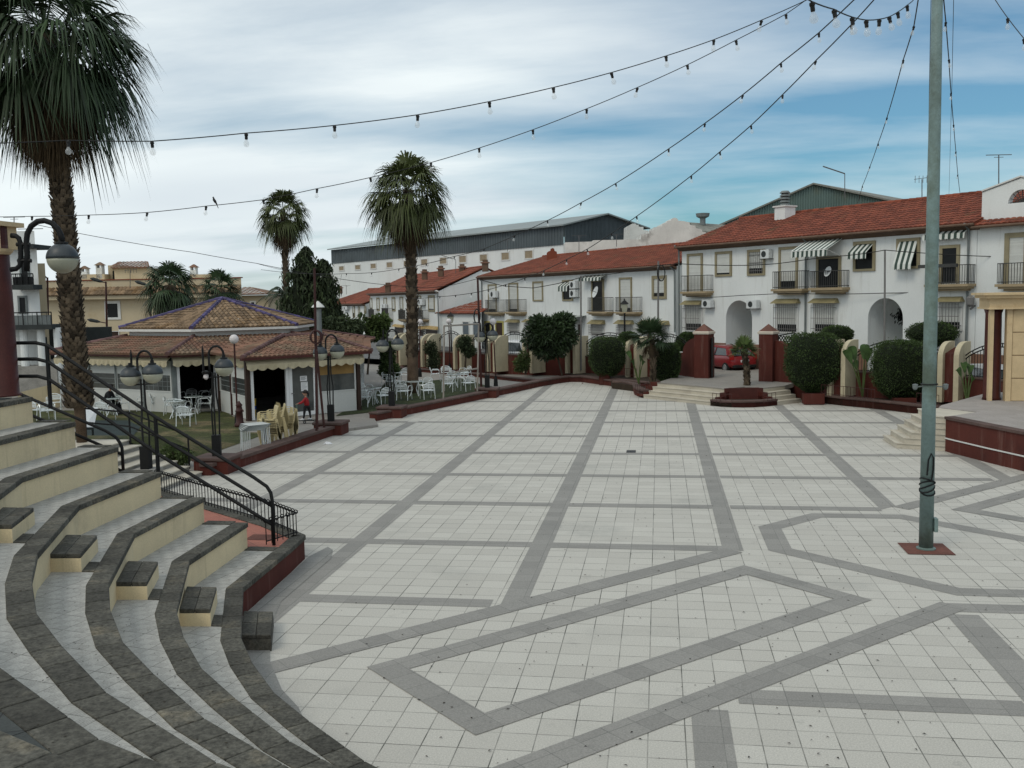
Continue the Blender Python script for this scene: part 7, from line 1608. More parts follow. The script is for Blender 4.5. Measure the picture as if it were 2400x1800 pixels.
clipped(1450, 778, 1495, 806, 52.5, 'low dark bush tuft above the cream curved pillar by the fan palm', pw=2.2, n=2600)
clipped(1846, 784, 1966, 918, 41.0, 'large rounded clipped shrub just right of the gate', n=15000, taper=.70)
clipped(1925, 764, 1998, 806, 43.6, 'loose bush top showing behind the large clipped shrub right of the gate', pw=2.2, n=3800, stem=False)
clipped(2052, 802, 2176, 938, 38.8, 'large clipped shrub immediately left of the mast', n=15000, taper=.66)
clipped(2128, 754, 2240, 812, 41.5, 'loose round bush behind the mast', pw=2.1, n=5000, stem=False)
for px, Z, lb in ((1906, 40.6, 'square oxblood planter box under the large shrub right of the gate'), (2118, 38.4, 'square oxblood planter box under the clipped shrub left of the mast')):
    p = gz(px, Z, 0); o_ = empty('planter_box', p, lb, 'planter'); MB().prism([(p.x - .42, p.y - .34), (p.x + .42, p.y - .34), (p.x + .42, p.y + .34), (p.x - .42, p.y + .34)], .02, .46).build('box', 'oxblood_paint', o_, bevel=.01)
def banana(px, Z, zb, leaves, label):
    b = gz(px, Z, zb); e = empty('banana_plant', b, label, 'plant', 'broad-leaved plants in the beds')
    for (tx, ty, L, wd) in leaves:
        tip = at(tx, ty, Z - rnd.uniform(-.3, .3)); mid = b.lerp(tip, .55) + Vector((0, 0, .35)); mb = MB(); s_ = (tip - mid).cross(Vector((0, 1, .2))).normalized(); pts = []
        for j in range(9):
            t = j / 8; p = mid.lerp(tip, t) + Vector((0, 0, .18 * math.sin(math.pi * t))); w_ = wd * math.sin(math.pi * min(.98, t * .9 + .08)); pts.append((p - s_ * w_, p + Vector((0, 0, -.04)), p + s_ * w_))
        for j in range(8):
            a, c = pts[j], pts[j + 1]; mb.face([a[0], a[1], c[1], c[0]], rnd.random()); mb.face([a[1], a[2], c[2], c[1]], rnd.random())
        mb.build('leaf', 'banana_leaf', e); MB().tube([b, b.lerp(mid, .6) + Vector((0, 0, .1)), mid], [.035, .03, .015], 6).build('stalk', 'light_leaf', e)
banana(2022, 40.0, .35, ((1975, 822, 1, .16), (1990, 812, 1, .18), (2028, 806, 1, .20), (2040, 815, 1, .16), (1998, 850, 1, .14)), 'banana-like plant with broad upright leaves between the two clipped shrubs right of the gate')
banana(2268, 36.5, .35, ((2256, 850, 1, .12), (2276, 856, 1, .15), (2240, 868, 1, .10), (2284, 890, 1, .12)), 'small banana-like plant between the mast and the stage building')
banana(1497, 47.0, .4, ((1466, 826, 1, .12), (1478, 850, 1, .10), (1505, 835, 1, .1), (1512, 850, 1, .1)), 'banana-like plant with arching leaves under the fan palm')

# ---------------------------------------------------------------- terrace furniture
mat('aluminium', (0.78, 0.82, 0.82), 0.38, var=0.06, metal=0.55, spec=0.5); mat('table_glass', (0.16, 0.20, 0.19), 0.15, var=.1); mat('cream_plastic', (0.60, 0.50, 0.28), 0.5, var=.06)
def metal_chair(name='metal_chair'):
    e = empty(name, (0, 0, 0), 'x', 'chair', 'aluminium chairs on the terrace')
    for s_ in (-1, 1):
        x = s_ * .27; MB().tube([(x, -.26, 0), (x, -.22, .45), (x * 1.04, -.20, .60), (x * 1.04, -.14, .645), (x * 1.04, .16, .65), (x, .22, .56), (x, .25, .40), (x, .30, 0)], .0155, 6).build('side_frame', 'aluminium', e)
    st_ = MB()
    for k in range(5): y = -.20 + .095 * k; st_.box(-.25, y, .425 - .006 * k, .25, y + .075, .437 - .006 * k)
    st_.tube([(-.27, -.21, .425), (.27, -.21, .425)], .012, 5); st_.tube([(-.27, .20, .40), (.27, .20, .40)], .012, 5); st_.build('seat', 'aluminium', e)
    b = MB(); b.tube([(-.24, .20, .42), (-.25, .27, .62)] + [(-.25 * math.cos(t), .28 + .03 * math.sin(t), .64 + .13 * math.sin(t)) for t in [math.pi * k / 8 for k in range(9)]] + [(.25, .27, .62), (.24, .20, .42)], .0155, 6)
    for k in range(3): z_ = .52 + .075 * k; b.box(-.245, .235 + .02 * k, z_, .245, .247 + .02 * k, z_ + .05)
    b.build('backrest', 'aluminium', e); return e
def metal_table():
    e = empty('round_table', (0, 0, 0), 'x', 'table', 'round metal tables on the terrace')
    MB().lathe((0, 0, .69), [(.36, 0), (.375, .008), (.375, .022), (.36, .028)], 24).build('tabletop', 'table_glass', e); MB().lathe((0, 0, .682), [(.378, .0), (.384, .01), (.384, .024), (.378, .03)], 24).build('rim', 'aluminium', e)
    for k in range(4): a = math.pi / 4 + k * math.pi / 2; MB().tube([(.30 * math.cos(a), .30 * math.sin(a), 0), (.12 * math.cos(a), .12 * math.sin(a), .35), (.26 * math.cos(a), .26 * math.sin(a), .69)], .016, 6).build('leg', 'aluminium', e)
    return e
ch0 = metal_chair(); tb0 = metal_table(); used = {'c': 0, 't': 0}
def put(o, key, px, py, rz, label):
    p = GG(px, py, .015); rz = YAW + R(rz)
    if used[key] == 0: o.location = p; o.rotation_euler = (0, 0, rz); o['label'] = label; used[key] = 1; return o
    used[key] += 1; return copy_tree(o, p, rz, label)
# back of the chair points to +Y of the chair: 0 = back away from the camera, 180 = back to the camera
CH = [(437, 997, 175, 'front chair of the left terrace group, its back to the camera'), (404, 972, 100, 'chair sideways at the left of the front table by the bar opening'), (402, 955, 5, 'chair at the left table edge just under the bar opening'),
      (443, 952, -10, 'chair behind the front table, against the dark bar opening'), (428, 978, 170, 'chair tucked behind the front chair of the left terrace group'), (481, 968, -80, 'chair nearest the missing-globe lamp, seen sideways'), (482, 950, -60, 'chair at the right end of the tables by the bar opening'),
      (370, 963, 110, 'lone chair seen from the side against the white bar panel'), (336, 962, -70, 'thin-looking chair in front of the white panel left of the lamp'), (248, 985, 165, 'chair with its back to the camera beside the seated person'), (282, 968, 60, 'empty chair right of the seated person'),
      (298, 955, 10, 'chair at the far table left of the lamp by the steps'), (92, 983, 150, 'leftmost terrace chair behind the top tier'), (112, 985, -150, 'second terrace chair from the left, behind the handrail'), (128, 965, 20, 'terrace chair just left of the big palm trunk'),
      (855, 952, 165, 'chair by the bar corner with its back to the camera'), (858, 935, 60, 'chair nearest the right bar corner'), (898, 948, -140, 'chair in front of the lamp at the lawn corner'), (948, 937, 165, 'left front chair on the east lawn by the palm'),
      (940, 925, 90, 'chair left of the palm trunk facing the lawn table'), (1002, 935, -155, 'right front chair at the lawn table by the palm'), (998, 922, -20, 'rounded-back chair right of the lawn table by the palm'), (922, 912, 140, 'far-left chair on the east lawn beside the lamp'),
      (912, 905, 60, 'chair half hidden behind the lamp at the lawn corner'), (951, 896, 0, 'chair right behind the tall palm trunk'), (1021, 893, 95, 'leftmost chair of the group inside the metal frame, tipped toward the table'), (1052, 918, 170, 'front chair of the group inside the metal frame'),
      (1046, 890, 10, 'far-left chair of the group inside the metal frame'), (1063, 902, 175, 'chair in the middle of the group inside the metal frame'), (1083, 902, -30, 'rounded chair on the right of the group inside the metal frame'), (1097, 916, -150, 'rightmost chair of the group inside the metal frame'), (1090, 890, -60, 'far-right chair of the group inside the metal frame')]
for c in CH: put(ch0, 'c', c[0], c[1], c[2] + 180 if False else c[2], 'aluminium ' + c[3])
TB = [(415, 980, 'round metal table nearest the bar opening'), (455, 968, 'round metal table at the right of the left terrace group'), (268, 972, 'round metal table by the seated person'), (875, 945, 'round metal table by the right bar corner'), (972, 928, 'round metal table in front of the tall palm trunk'), (930, 903, 'round metal table left of the tall palm trunk'), (1064, 908, 'round metal table inside the metal frame')]
for t in TB: put(tb0, 't', t[0], t[1], 0, t[2])
# stacked cream plastic armchairs
def plastic_chair():
    e = empty('plastic_chair', (0, 0, 0), 'x', 'chair', 'stacked cream plastic chairs')
    mb = MB(); prof = [(-.24, .40), (-.20, .43), (-.05, .415), (.12, .40), (.20, .43), (.235, .52), (.27, .66), (.30, .80), (.315, .84)]
    for (y0, z0), (y1, z1) in zip(prof, prof[1:]): w0, w1 = (.24, .24) if z1 < .5 else (.25 - .03 * (z0 - .4), .25 - .03 * (z1 - .4)); mb.hexa([(-w0, y0, z0), (w0, y0, z0), (w1, y1, z1), (-w1, y1, z1)], [(-w0, y0 + .004, z0 + .012), (w0, y0 + .004, z0 + .012), (w1, y1 + .012, z1 + .008), (-w1, y1 + .012, z1 + .008)])
    mb.build('shell', 'cream_plastic', e)
    for s_ in (-1, 1):
        m = MB(); pts = [(s_ * .27, -.22, .60), (s_ * .285, -.16, .645), (s_ * .285, .0, .64), (s_ * .28, .12, .62), (s_ * .265, .22, .66)]
        for a, b in zip(pts, pts[1:]): m.bar(a, b, .06, .015)
        m.build('armrest', 'cream_plastic', e)
        for (y, z_) in ((-.21, .62), (.22, .44)): MB().hexa([(s_ * .27 - .02, y * 1.18 - .03, 0), (s_ * .27 + .02, y * 1.18 - .03, 0), (s_ * .27 + .02, y * 1.18 + .03, 0), (s_ * .27 - .02, y * 1.18 + .03, 0)], [(s_ * .275 - .015, y - .04, z_), (s_ * .275 + .015, y - .04, z_), (s_ * .275 + .015, y + .04, z_), (s_ * .275 - .015, y + .04, z_)]).build('leg', 'cream_plastic', e)
    return e
pc0 = plastic_chair(); first = True
ordn = ['bottom', 'second from the bottom', 'third from the bottom', 'fourth from the bottom', 'middle', 'fourth from the top', 'third from the top', 'second from the top', 'top']
for (px, py, rz, nm) in ((636, 1046, -62, 'left stack of cream plastic chairs'), (655, 1040, -70, 'middle stack of cream plastic chairs'), (670, 1033, 118, 'right stack of cream plastic chairs')):
    b = G(px, py, .1); th = YAW + R(rz); dv = Vector((-math.sin(th), math.cos(th), 0)) * -.012
    for k in range(9):
        p = b + Vector((0, 0, .058 * k)) + dv * k; lb = ordn[k] + ' chair of the ' + nm
        if first: pc0.location = p; pc0.rotation_euler = (0, 0, th); pc0['label'] = lb; first = False
        else: copy_tree(pc0, p, th, lb)
def square_table():
    e = empty('square_table', (0, 0, 0), 'x', 'table', 'stacked square tables')
    MB().box(-.35, -.35, .70, .35, .35, .722).build('tabletop', 'kiosk_white', e); MB().box(-.36, -.36, .694, .36, .36, .716).build('rim', 'gutter_grey', e)
    for x in (-.31, .31):
        for y in (-.31, .31): MB().tube([(x * 1.08, y * 1.08, 0), (x, y, .7)], .014, 6).build('leg', 'aluminium', e)
    return e
sq0 = square_table(); b = G(592, 1058, .1)
for k in range(5):
    p = b + Vector((.02 * k, .03 * k, .034 * k)); rz = YAW + R(20 + 4 * k); lb = ('bottom', 'second', 'third', 'fourth', 'topmost')[k] + ' square table in the stack beside the cream plastic chairs'
    if k == 0: sq0.location = p; sq0.rotation_euler = (0, 0, rz); sq0['label'] = lb
    else: copy_tree(sq0, p, rz, lb)
# fountain post, notice board, litter, drain
fb = gz(558, 35.8, .1); fo = empty('drinking_fountain', fb, 'short dark cast-iron drinking fountain beside the white ball lamp', 'fountain')
MB().lathe(fb, [(.20, 0), (.19, .12), (.14, .18), (.12, .55), (.16, .60), (.12, .64), (.10, .78), (.13, .82), (.05, .92), (.02, .98)], 14).build('body', 'brown_iron', fo, smooth=True); MB().tube([fb + Vector((.1, -.05, .66)), fb + Vector((.20, -.10, .64)), fb + Vector((.21, -.105, .58))], .02, 6).build('spout', 'brown_iron', fo)
nb = GG(210, 1010); nbd = empty('notice_board', nb, 'white leaning board on a dark foot beside the big palm trunk', 'board'); a, b_, c, d = at(197, 957, 31), at(227, 957, 31.3), at(217, 1003, 30.6), at(195, 1003, 30.3)
MB().hexa([d, c, b_, a], [v + Vector((.02, .04, .03)) for v in (d, c, b_, a)]).build('panel', 'white_paint', nbd); MB().bar(d - Vector((0, 0, .02)), c - Vector((0, 0, .02)), .07).bar(d, Vector((d.x, d.y, nb.z - .1)), .05).bar(c, Vector((c.x, c.y, nb.z - .1)), .05).build('foot', 'dark_slat', nbd)
def crumple(name, p, s, m, label, cat):
    mb = MB(); n = 7; vs = []
    for i in range(n):
        for j in range(n): vs.append(p + Vector(((i / (n - 1) - .5) * s * 2.2 + rnd.gauss(0, s * .08), (j / (n - 1) - .5) * s * 1.1 + rnd.gauss(0, s * .08), s * .75 * math.sin(math.pi * i / (n - 1)) * math.sin(math.pi * j / (n - 1)) * rnd.uniform(.6, 1.25) + .005)))
    mb.add(vs, [(i * n + j, i * n + j + 1, (i + 1) * n + j + 1, (i + 1) * n + j) for i in range(n - 1) for j in range(n - 1)]); o = mb.build(name, m); tag(o, label, cat)
crumple('plastic_bag', G(768, 1041, 0), .13, 'paper_white', 'crumpled white plastic bag lying on the paving by the low wall', 'litter'); crumple('litter', G(1377, 896, 0), .07, 'paper_white', 'white scrap of litter at the far curved end of the low wall', 'litter'); crumple('litter', G(1365, 899, 0), .05, 'rust_plate', 'reddish scraps beside the white litter at the far end of the low wall', 'litter'); crumple('litter', G(2042, 957, 0), .08, 'gutter_grey', 'grey crumpled litter under the right low wall', 'litter')
dr_ = MB().box(-1.0, 29.08, .004, -.72, 29.50, .010); tag(dr_.build('drain_grate', 'dark_plate'), 'small black square drain grate in the middle of the square', 'drain')
sm_ = MB(); 
lf = MB()
for k in range(1700):
    z_ = rnd.random(); x = rnd.uniform(-5, 16); y = 9 + 24 * rnd.random() ** 1.7; 
    if x < -3.5 and y < 12.5: continue
    if rnd.random() > (.35 + .65 * min(1, max(0, (x + 4) / 10))): continue
    s_ = rnd.uniform(.010, .026); a = rnd.random() * 6.28; c, n_ = Vector((math.cos(a), math.sin(a), 0)) * s_, Vector((-math.sin(a), math.cos(a), 0)) * s_ * .45; p = Vector((x, y, .012))
    lf.add([p - c, p + n_ + Vector((0, 0, .008)), p + c, p - n_ + Vector((0, 0, .004))], [(0, 1, 2), (0, 2, 3)], rnd.random())
for k in range(900):
    lv = rnd.randint(1, 6); t = rnd.random(); o_ = -(lv - 1) * D - rnd.uniform(.05, .7); L_2 = offset_line(CL, o_); i = rnd.randint(0, len(L_2) - 3); p = Vector((*[L_2[i][j] + (L_2[i + 1][j] - L_2[i][j]) * t for j in (0, 1)], .45 * lv + .004)); a = rnd.random() * 6.28; s_ = rnd.uniform(.008, .02); c, n_ = Vector((math.cos(a), math.sin(a), 0)) * s_, Vector((-math.sin(a), math.cos(a), 0)) * s_ * .5
    lf.add([p - c, p + n_, p + c, p - n_], [(0, 1, 2, 3)], rnd.random())
o = lf.build('fallen_leaves', 'dead_leaf'); o['kind'] = 'stuff'

# ---------------------------------------------------------------- people
mat('skin', (0.42, 0.24, 0.17), .6, var=.05); mat('red_jacket', (0.30, 0.018, 0.022), .8, var=.1, bump=.004); mat('black_cloth', (0.010, 0.010, 0.012), .85, var=.2); mat('hair_dark', (0.012, 0.009, 0.008), .6); mat('white_shoe', (.6, .6, .6), .5)
def skin_mesh(name, pts, edges, rad, m, par, sub=1):
    # grow the surface, then keep the result as plain mesh
    bm_o = None
    me = bpy.data.meshes.new(name); bm = bmesh.new(); lay = bm.verts.layers.skin.verify(); inv = wm(par).inverted(); vs = [bm.verts.new(inv @ Vector(p)) for p in pts]
    for v, r in zip(vs, rad): v[lay].radius = (r, r) if not isinstance(r, tuple) else r
    vs[0][lay].use_root = True
    for a, b in edges: bm.edges.new((vs[a], vs[b]))
    bm.to_mesh(me); bm.free(); me.materials.append(MATS[m]); o = bpy.data.objects.new(name, me); COL.objects.link(o); o.parent = par
    mo = o.modifiers.new('skin', 'SKIN'); mo.use_smooth_shade = True; s = o.modifiers.new('sub', 'SUBSURF'); s.levels = sub; s.render_levels = sub; return o
def head(par, c, r, face, hairlen=.6):
    f = face.normalized(); s_ = f.cross(Vector((0, 0, 1))).normalized(); pr = [(r * .55 * math.sin(t) * (1.0 if math.cos(t) < 0 else 1.0) + .0, -r * math.cos(t)) for t in [.25 + 2.6 * k / 10 for k in range(11)]]
    mb = MB(); mb.lathe(c, [(r * .74 * math.sin(t) ** .8, -r * math.cos(t)) for t in [.2 + 2.74 * k / 10 for k in range(11)]], 14)
    mb.tube([c + f * r * .68 + Vector((0, 0, r * .1)), c + f * r * .92 - Vector((0, 0, r * .14)), c + f * r * .7 - Vector((0, 0, r * .2))], [r * .05, r * .11, r * .09], 6)
    for k in (-1, 1): mb.tube([c + s_ * k * r * .70 + Vector((0, 0, r * .15)), c + s_ * k * r * .78 - Vector((0, 0, r * .12))], [r * .1, r * .08], 6)
    h = mb.build('head', 'skin', par, smooth=True)
    e_ = MB()
    for k in (-1, 1): e_.tube([c + f * r * .64 + s_ * k * r * .26 + Vector((0, 0, r * .06)), c + f * r * .72 + s_ * k * r * .26 + Vector((0, 0, r * .06))], r * .07, 6)
    e_.tube([c + f * r * .66 - s_ * r * .2 - Vector((0, 0, r * .42)), c + f * r * .72 - Vector((0, 0, r * .44)), c + f * r * .66 + s_ * r * .2 - Vector((0, 0, r * .42))], r * .04, 5); e_.build('eyes_and_mouth', 'hair_dark', h)
    hb = c - f * r * .12 + Vector((0, 0, r * .12)); MB().lathe(hb, [(r * .86 * math.cos(t), r * .98 * math.sin(t)) for t in [-.25 + 1.75 * k / 7 for k in range(8)]], 14).build('hair', 'hair_dark', par, smooth=True)
    if hairlen: MB().tube([hb - f * r * .6, hb - f * r * .95 - Vector((0, 0, r * .5)), hb - f * r * .85 - Vector((0, 0, r * (1 + hairlen)))], [r * .4, r * .34, r * .1], 8).build('ponytail', 'hair_dark', par, smooth=True)
def hand(par, w_, d, grip, r=.009, s=1.0):
    d = d.normalized(); side_ = d.cross(grip).normalized(); L = .075 * s
    mb = MB(); pl0, pl1 = w_, w_ + d * L; mb.hexa([pl0 - side_ * .018 * s - grip * .009, pl0 + side_ * .018 * s - grip * .009, pl0 + side_ * .018 * s + grip * .009, pl0 - side_ * .018 * s + grip * .009], [pl1 - side_ * .03 * s - grip * .009, pl1 + side_ * .03 * s - grip * .009, pl1 + side_ * .03 * s + grip * .009, pl1 - side_ * .03 * s + grip * .009])
    for k, l in enumerate((.85, 1.0, .93, .72)):
        b = pl1 + side_ * (-.024 + .016 * k) * s; m_ = b + d * .028 * s * l + grip * .014 * s; t = m_ + grip * .026 * s * l - d * .004 * s; mb.tube([b, m_, t], [.0075 * s, .007 * s, .0055 * s], 5)
    b = pl0 - side_ * .02 * s + d * .02 * s; mb.tube([b, b - side_ * .02 * s + d * .02 * s + grip * .01 * s, b - side_ * .02 * s + d * .042 * s + grip * .024 * s], [.009 * s, .008 * s, .006 * s], 5)
    return mb.build('hand', 'skin', par, smooth=True)
Zk = 36.4; K = gz(716, Zk, .1); rt = Vector((cY, sY, 0)); fwd = Vector((-sY, cY, 0)); upv = Vector((0, 0, 1))
def kp(a, b, c): return K + rt * a + fwd * b + upv * c          # a: right, b: away, c: up
kid = empty('person', K, 'child in red jacket and black leggings riding a scooter in front of the bar door', 'person')
deck = .14
skin_mesh('leggings', [kp(.02, 0, .70), kp(-.04, -.06, .63), kp(-.07, -.07, .41), kp(-.11, -.07, .18), kp(.07, .06, .63), kp(.11, .07, .42), kp(.13, .08, .18)], [(0, 1), (1, 2), (2, 3), (0, 4), (4, 5), (5, 6)], [(.095, .08), .068, .047, .034, .068, .047, .034], 'black_cloth', kid)
skin_mesh('jacket', [kp(.02, 0, .66), kp(.02, 0, .80), kp(.0, 0, .95), kp(-.01, 0, 1.01), kp(-.02, -.12, .95), kp(-.12, -.16, .82), kp(-.27, -.14, .78), kp(-.02, .12, .95), kp(-.14, .15, .83), kp(-.26, .10, .79)], [(0, 1), (1, 2), (2, 3), (2, 4), (4, 5), (5, 6), (2, 7), (7, 8), (8, 9)], [(.125, .11), (.115, .10), (.12, .10), .05, .055, .046, .034, .055, .046, .034], 'red_jacket', kid)
skin_mesh('body', [kp(-.01, 0, .96), kp(-.015, 0, 1.06), kp(-.02, 0, 1.10)], [(0, 1), (1, 2)], [.05, .038, .04], 'skin', kid)
head(kid, kp(-.03, 0, 1.175), .112, -rt * 1 - fwd * .25)
for s_ in (-1, 1): hand(kid, kp(-.27, .13 * s_ - .02, .775), -rt, -upv, s=1.0)
for q in (kp(-.13, -.07, deck + .02), kp(.13, .08, deck + .02)): MB().tube([q + rt * .05 + upv * .02, q - rt * .04 + upv * .015, q - rt * .13], [.035, .042, .024], 8).build('shoe', 'white_shoe', kid, smooth=True)
sc0 = empty('scooter', kp(-.1, 0, 0), 'black kick scooter with small wheels under the child in red', 'scooter')
MB().hexa([kp(-.30, -.07, deck - .03), kp(.30, -.12, deck - .03), kp(.30, .12, deck - .03), kp(-.30, .07, deck - .03)], [kp(-.30, -.07, deck), kp(.30, -.12, deck), kp(.30, .12, deck), kp(-.30, .07, deck)]).build('deck', 'cable_black', sc0)
MB().tube([kp(-.30, 0, deck - .02), kp(-.40, 0, .16), kp(-.35, 0, .74)], [.022, .022, .02], 7).tube([kp(-.35, -.19, .75), kp(-.35, .19, .75)], .018, 6).build('handlebar', 'green_trim', sc0)
def wheel(par, c, r, ax, nm='wheel', w_=.03):
    mb = MB(); n = 16; s_ = ax.cross(upv).normalized()
    pts = [c + (s_ * math.cos(t) + upv * math.sin(t)) * (r - w_ * .5) for t in [2 * math.pi * k / n for k in range(n + 1)]]; mb.tube(pts, w_ * .5, 6, cap=False); o = mb.build(nm, 'cable_black', par, smooth=True)
    MB().tube([c - ax * w_ * .4, c + ax * w_ * .4], r * .35, 10).build('hub', 'gutter_grey', o); return o
wheel(sc0, kp(-.41, 0, .085), .085, fwd); wheel(sc0, kp(-.08, -.05, .06), .06, fwd); wheel(sc0, kp(.31, .13, .05), .05, fwd); wheel(sc0, kp(.31, -.13, .05), .05, fwd)
# seated person in black
S0 = GG(258, 972); 
def sp(a, b, c): return S0 + rt * a + fwd * b + upv * c
sit = empty('person', S0, 'person in black clothes sitting bent forward on the left of the terrace', 'person')
skin_mesh('trousers', [sp(-.10, 0, .50), sp(.14, -.09, .50), sp(.34, -.10, .50), sp(.38, -.10, .10), sp(.14, .09, .50), sp(.36, .11, .49), sp(.44, .11, .10)], [(0, 1), (1, 2), (2, 3), (0, 4), (4, 5), (5, 6)], [(.16, .13), .10, .08, .05, .10, .08, .05], 'black_cloth', sit)
skin_mesh('jacket', [sp(-.12, 0, .52), sp(-.08, 0, .74), sp(.0, 0, .95), sp(.05, 0, 1.02), sp(.02, -.20, .93), sp(.10, -.24, .72), sp(.30, -.16, .62), sp(.02, .20, .93), sp(.12, .22, .72), sp(.30, .12, .62)], [(0, 1), (1, 2), (2, 3), (2, 4), (4, 5), (5, 6), (2, 7), (7, 8), (8, 9)], [(.17, .14), (.17, .14), (.16, .13), .06, .08, .06, .045, .08, .06, .045], 'black_cloth', sit)
skin_mesh('body', [sp(.03, 0, .98), sp(.07, 0, 1.08)], [(0, 1)], [.055, .05], 'skin', sit); head(sit, sp(.11, -.01, 1.18), .125, rt - upv * .3, 0)
for s_ in (-1, 1): hand(sit, sp(.31, .13 * s_, .61), rt, -upv, s=1.1)
for q in (sp(.40, -.10, .05), sp(.46, .11, .05)): MB().tube([q - rt * .06, q + rt * .04, q + rt * .17], [.045, .05, .03], 8).build('shoe', 'black_cloth', sit, smooth=True)
cs_ = copy_tree(ch0, S0 + Vector((0, 0, 0)), YAW + R(90), 'aluminium chair occupied by the person in black')

# ---------------------------------------------------------------- cars
mat('tyre', (.012, .012, .012), .8); mat('rim_metal', (.42, .43, .44), .35, metal=.6); mat('car_glass', (.035, .045, .05), .08, spec=.7); mat('tail_red', (.25, .01, .01), .3); mat('head_clear', (.6, .62, .63), .15)
def paint(name, c): mat(name, c, .28, var=.04, fine=0, spec=.6)
paint('red_paint', (.20, .010, .013)); paint('silver_paint', (.42, .43, .44)); paint('white_car_paint', (.68, .69, .70)); paint('dark_car_paint', (.03, .035, .05))
def car(pos, rz, m, label, L=3.85, Wd=1.68, Hh=1.46, group='cars parked on the street behind the fence'):
    e = empty('car', pos, label, 'car', group, rz=rz); M_ = wm(e); T = lambda x, y, z_: M_ @ Vector((x, y, z_)); hw = Wd / 2
    # stations along the length (front at +x): x, lower z, belt z, half width, roof z, roof half width
    S = [(L / 2, .30, .52, .60, None), (L / 2 - .08, .22, .66, .72, None), (L / 2 - .45, .20, .80, .80, None), (L / 2 - 1.0, .20, .92, .83, None), (.35, .20, .96, .84, None), (-.8, .20, .98, .84, None), (-L / 2 + .35, .22, 1.00, .82, None), (-L / 2 + .06, .26, .92, .76, None), (-L / 2, .34, .62, .70, None)]
    rings = []
    for x, zl, zb_, w_, _ in S:
        w_ *= Wd / 1.68; rings.append([T(x, -w_ * .92, zl), T(x, -w_, zl + .18), T(x, -w_ * 1.0, zb_ - .18), T(x, -w_ * .93, zb_), T(x, 0, zb_ + .03), T(x, w_ * .93, zb_), T(x, w_, zb_ - .18), T(x, w_, zl + .18), T(x, w_ * .92, zl)])
    vs = [p for r in rings for p in r]; fs = []
    for k in range(len(S) - 1):
        for j in range(9): fs.append((k * 9 + j, k * 9 + (j + 1) % 9, (k + 1) * 9 + (j + 1) % 9, (k + 1) * 9 + j))
    fs += [tuple(range(9)), tuple((len(S) - 1) * 9 + j for j in range(9))]
    b = MB().add(vs, fs).build('body', m, e, smooth=True); s = b.modifiers.new('sub', 'SUBSURF'); s.levels = s.render_levels = 1
    # cabin: glass band and roof
    cb = [(L / 2 - 1.05, .93, .76), (.55, 1.38, .60), (-.1, Hh, .60), (-L / 2 + .85, Hh - .03, .60), (-L / 2 + .38, 1.30, .60), (-L / 2 + .10, .96, .72)]
    kx = Wd / 1.68; Hh -= .02; lowr = [T(cb[0][0], -.76 * kx, .92), T(cb[-1][0], -.74 * kx, .95), T(cb[-1][0], .74 * kx, .95), T(cb[0][0], .76 * kx, .92)]
    hi = [T(.42, -.58 * kx, Hh - .07), T(-L / 2 + .72, -.57 * kx, Hh - .11), T(-L / 2 + .72, .57 * kx, Hh - .11), T(.42, .58 * kx, Hh - .07)]
    MB().hexa(lowr, hi).build('windows', 'car_glass', e)
    r0_ = [T(.46, -.62 * kx, Hh - .095), T(-L / 2 + .60, -.61 * kx, Hh - .14), T(-L / 2 + .60, .61 * kx, Hh - .14), T(.46, .62 * kx, Hh - .095)]; r1_ = [T(.25, -.50 * kx, Hh - .01), T(-L / 2 + .85, -.48 * kx, Hh - .03), T(-L / 2 + .85, .48 * kx, Hh - .03), T(.25, .50 * kx, Hh - .01)]
    ro = MB().hexa(r0_, r1_)
    for s_ in (-1, 1):
        for a, b2 in (((cb[0][0], .78, .92), (.44, .60, Hh - .09)), ((-.10, .77, .95), (-.10, .60, Hh - .09)), ((-L / 2 + .14, .75, .95), (-L / 2 + .66, .59, Hh - .13)), ((-L / 2 + .42, .77, .95), (-L / 2 + .78, .59, Hh - .12)), ((-L / 2 + .28, .76, .95), (-L / 2 + .72, .59, Hh - .12))):
            ro.bar(T(a[0], s_ * a[1] * kx, a[2]), T(b2[0], s_ * b2[1] * kx, b2[2]), .16 if a[0] < -1 else .06, .04)
    ro.build('roof', m, e)
    for x in (L / 2 - .72, -L / 2 + .62):
        for s_ in (-1, 1):
            c = T(x, s_ * (hw - .09), .29); ax = (T(x, s_, .29) - T(x, 0, .29)).normalized(); mb = MB(); mb.tube([c - ax * .09, c - ax * .07, c + ax * .08, c + ax * .10], [.25, .29, .29, .25], 20); w_ = mb.build('wheel', 'tyre', e, smooth=False)
            rm = MB(); rm.tube([c + ax * .095, c + ax * .108], [.19, .17], 16); sd = ax.cross(upv).normalized()
            rm.build('rim', 'rim_metal', w_); hm = MB()
            for k in range(7): t = 2 * math.pi * k / 7; o = (sd * math.cos(t) + upv * math.sin(t)); hm.tube([c + ax * .108 + o * .12, c + ax * .111 + o * .12], .028, 6)
            hm.build('rim_holes', 'tyre', w_)
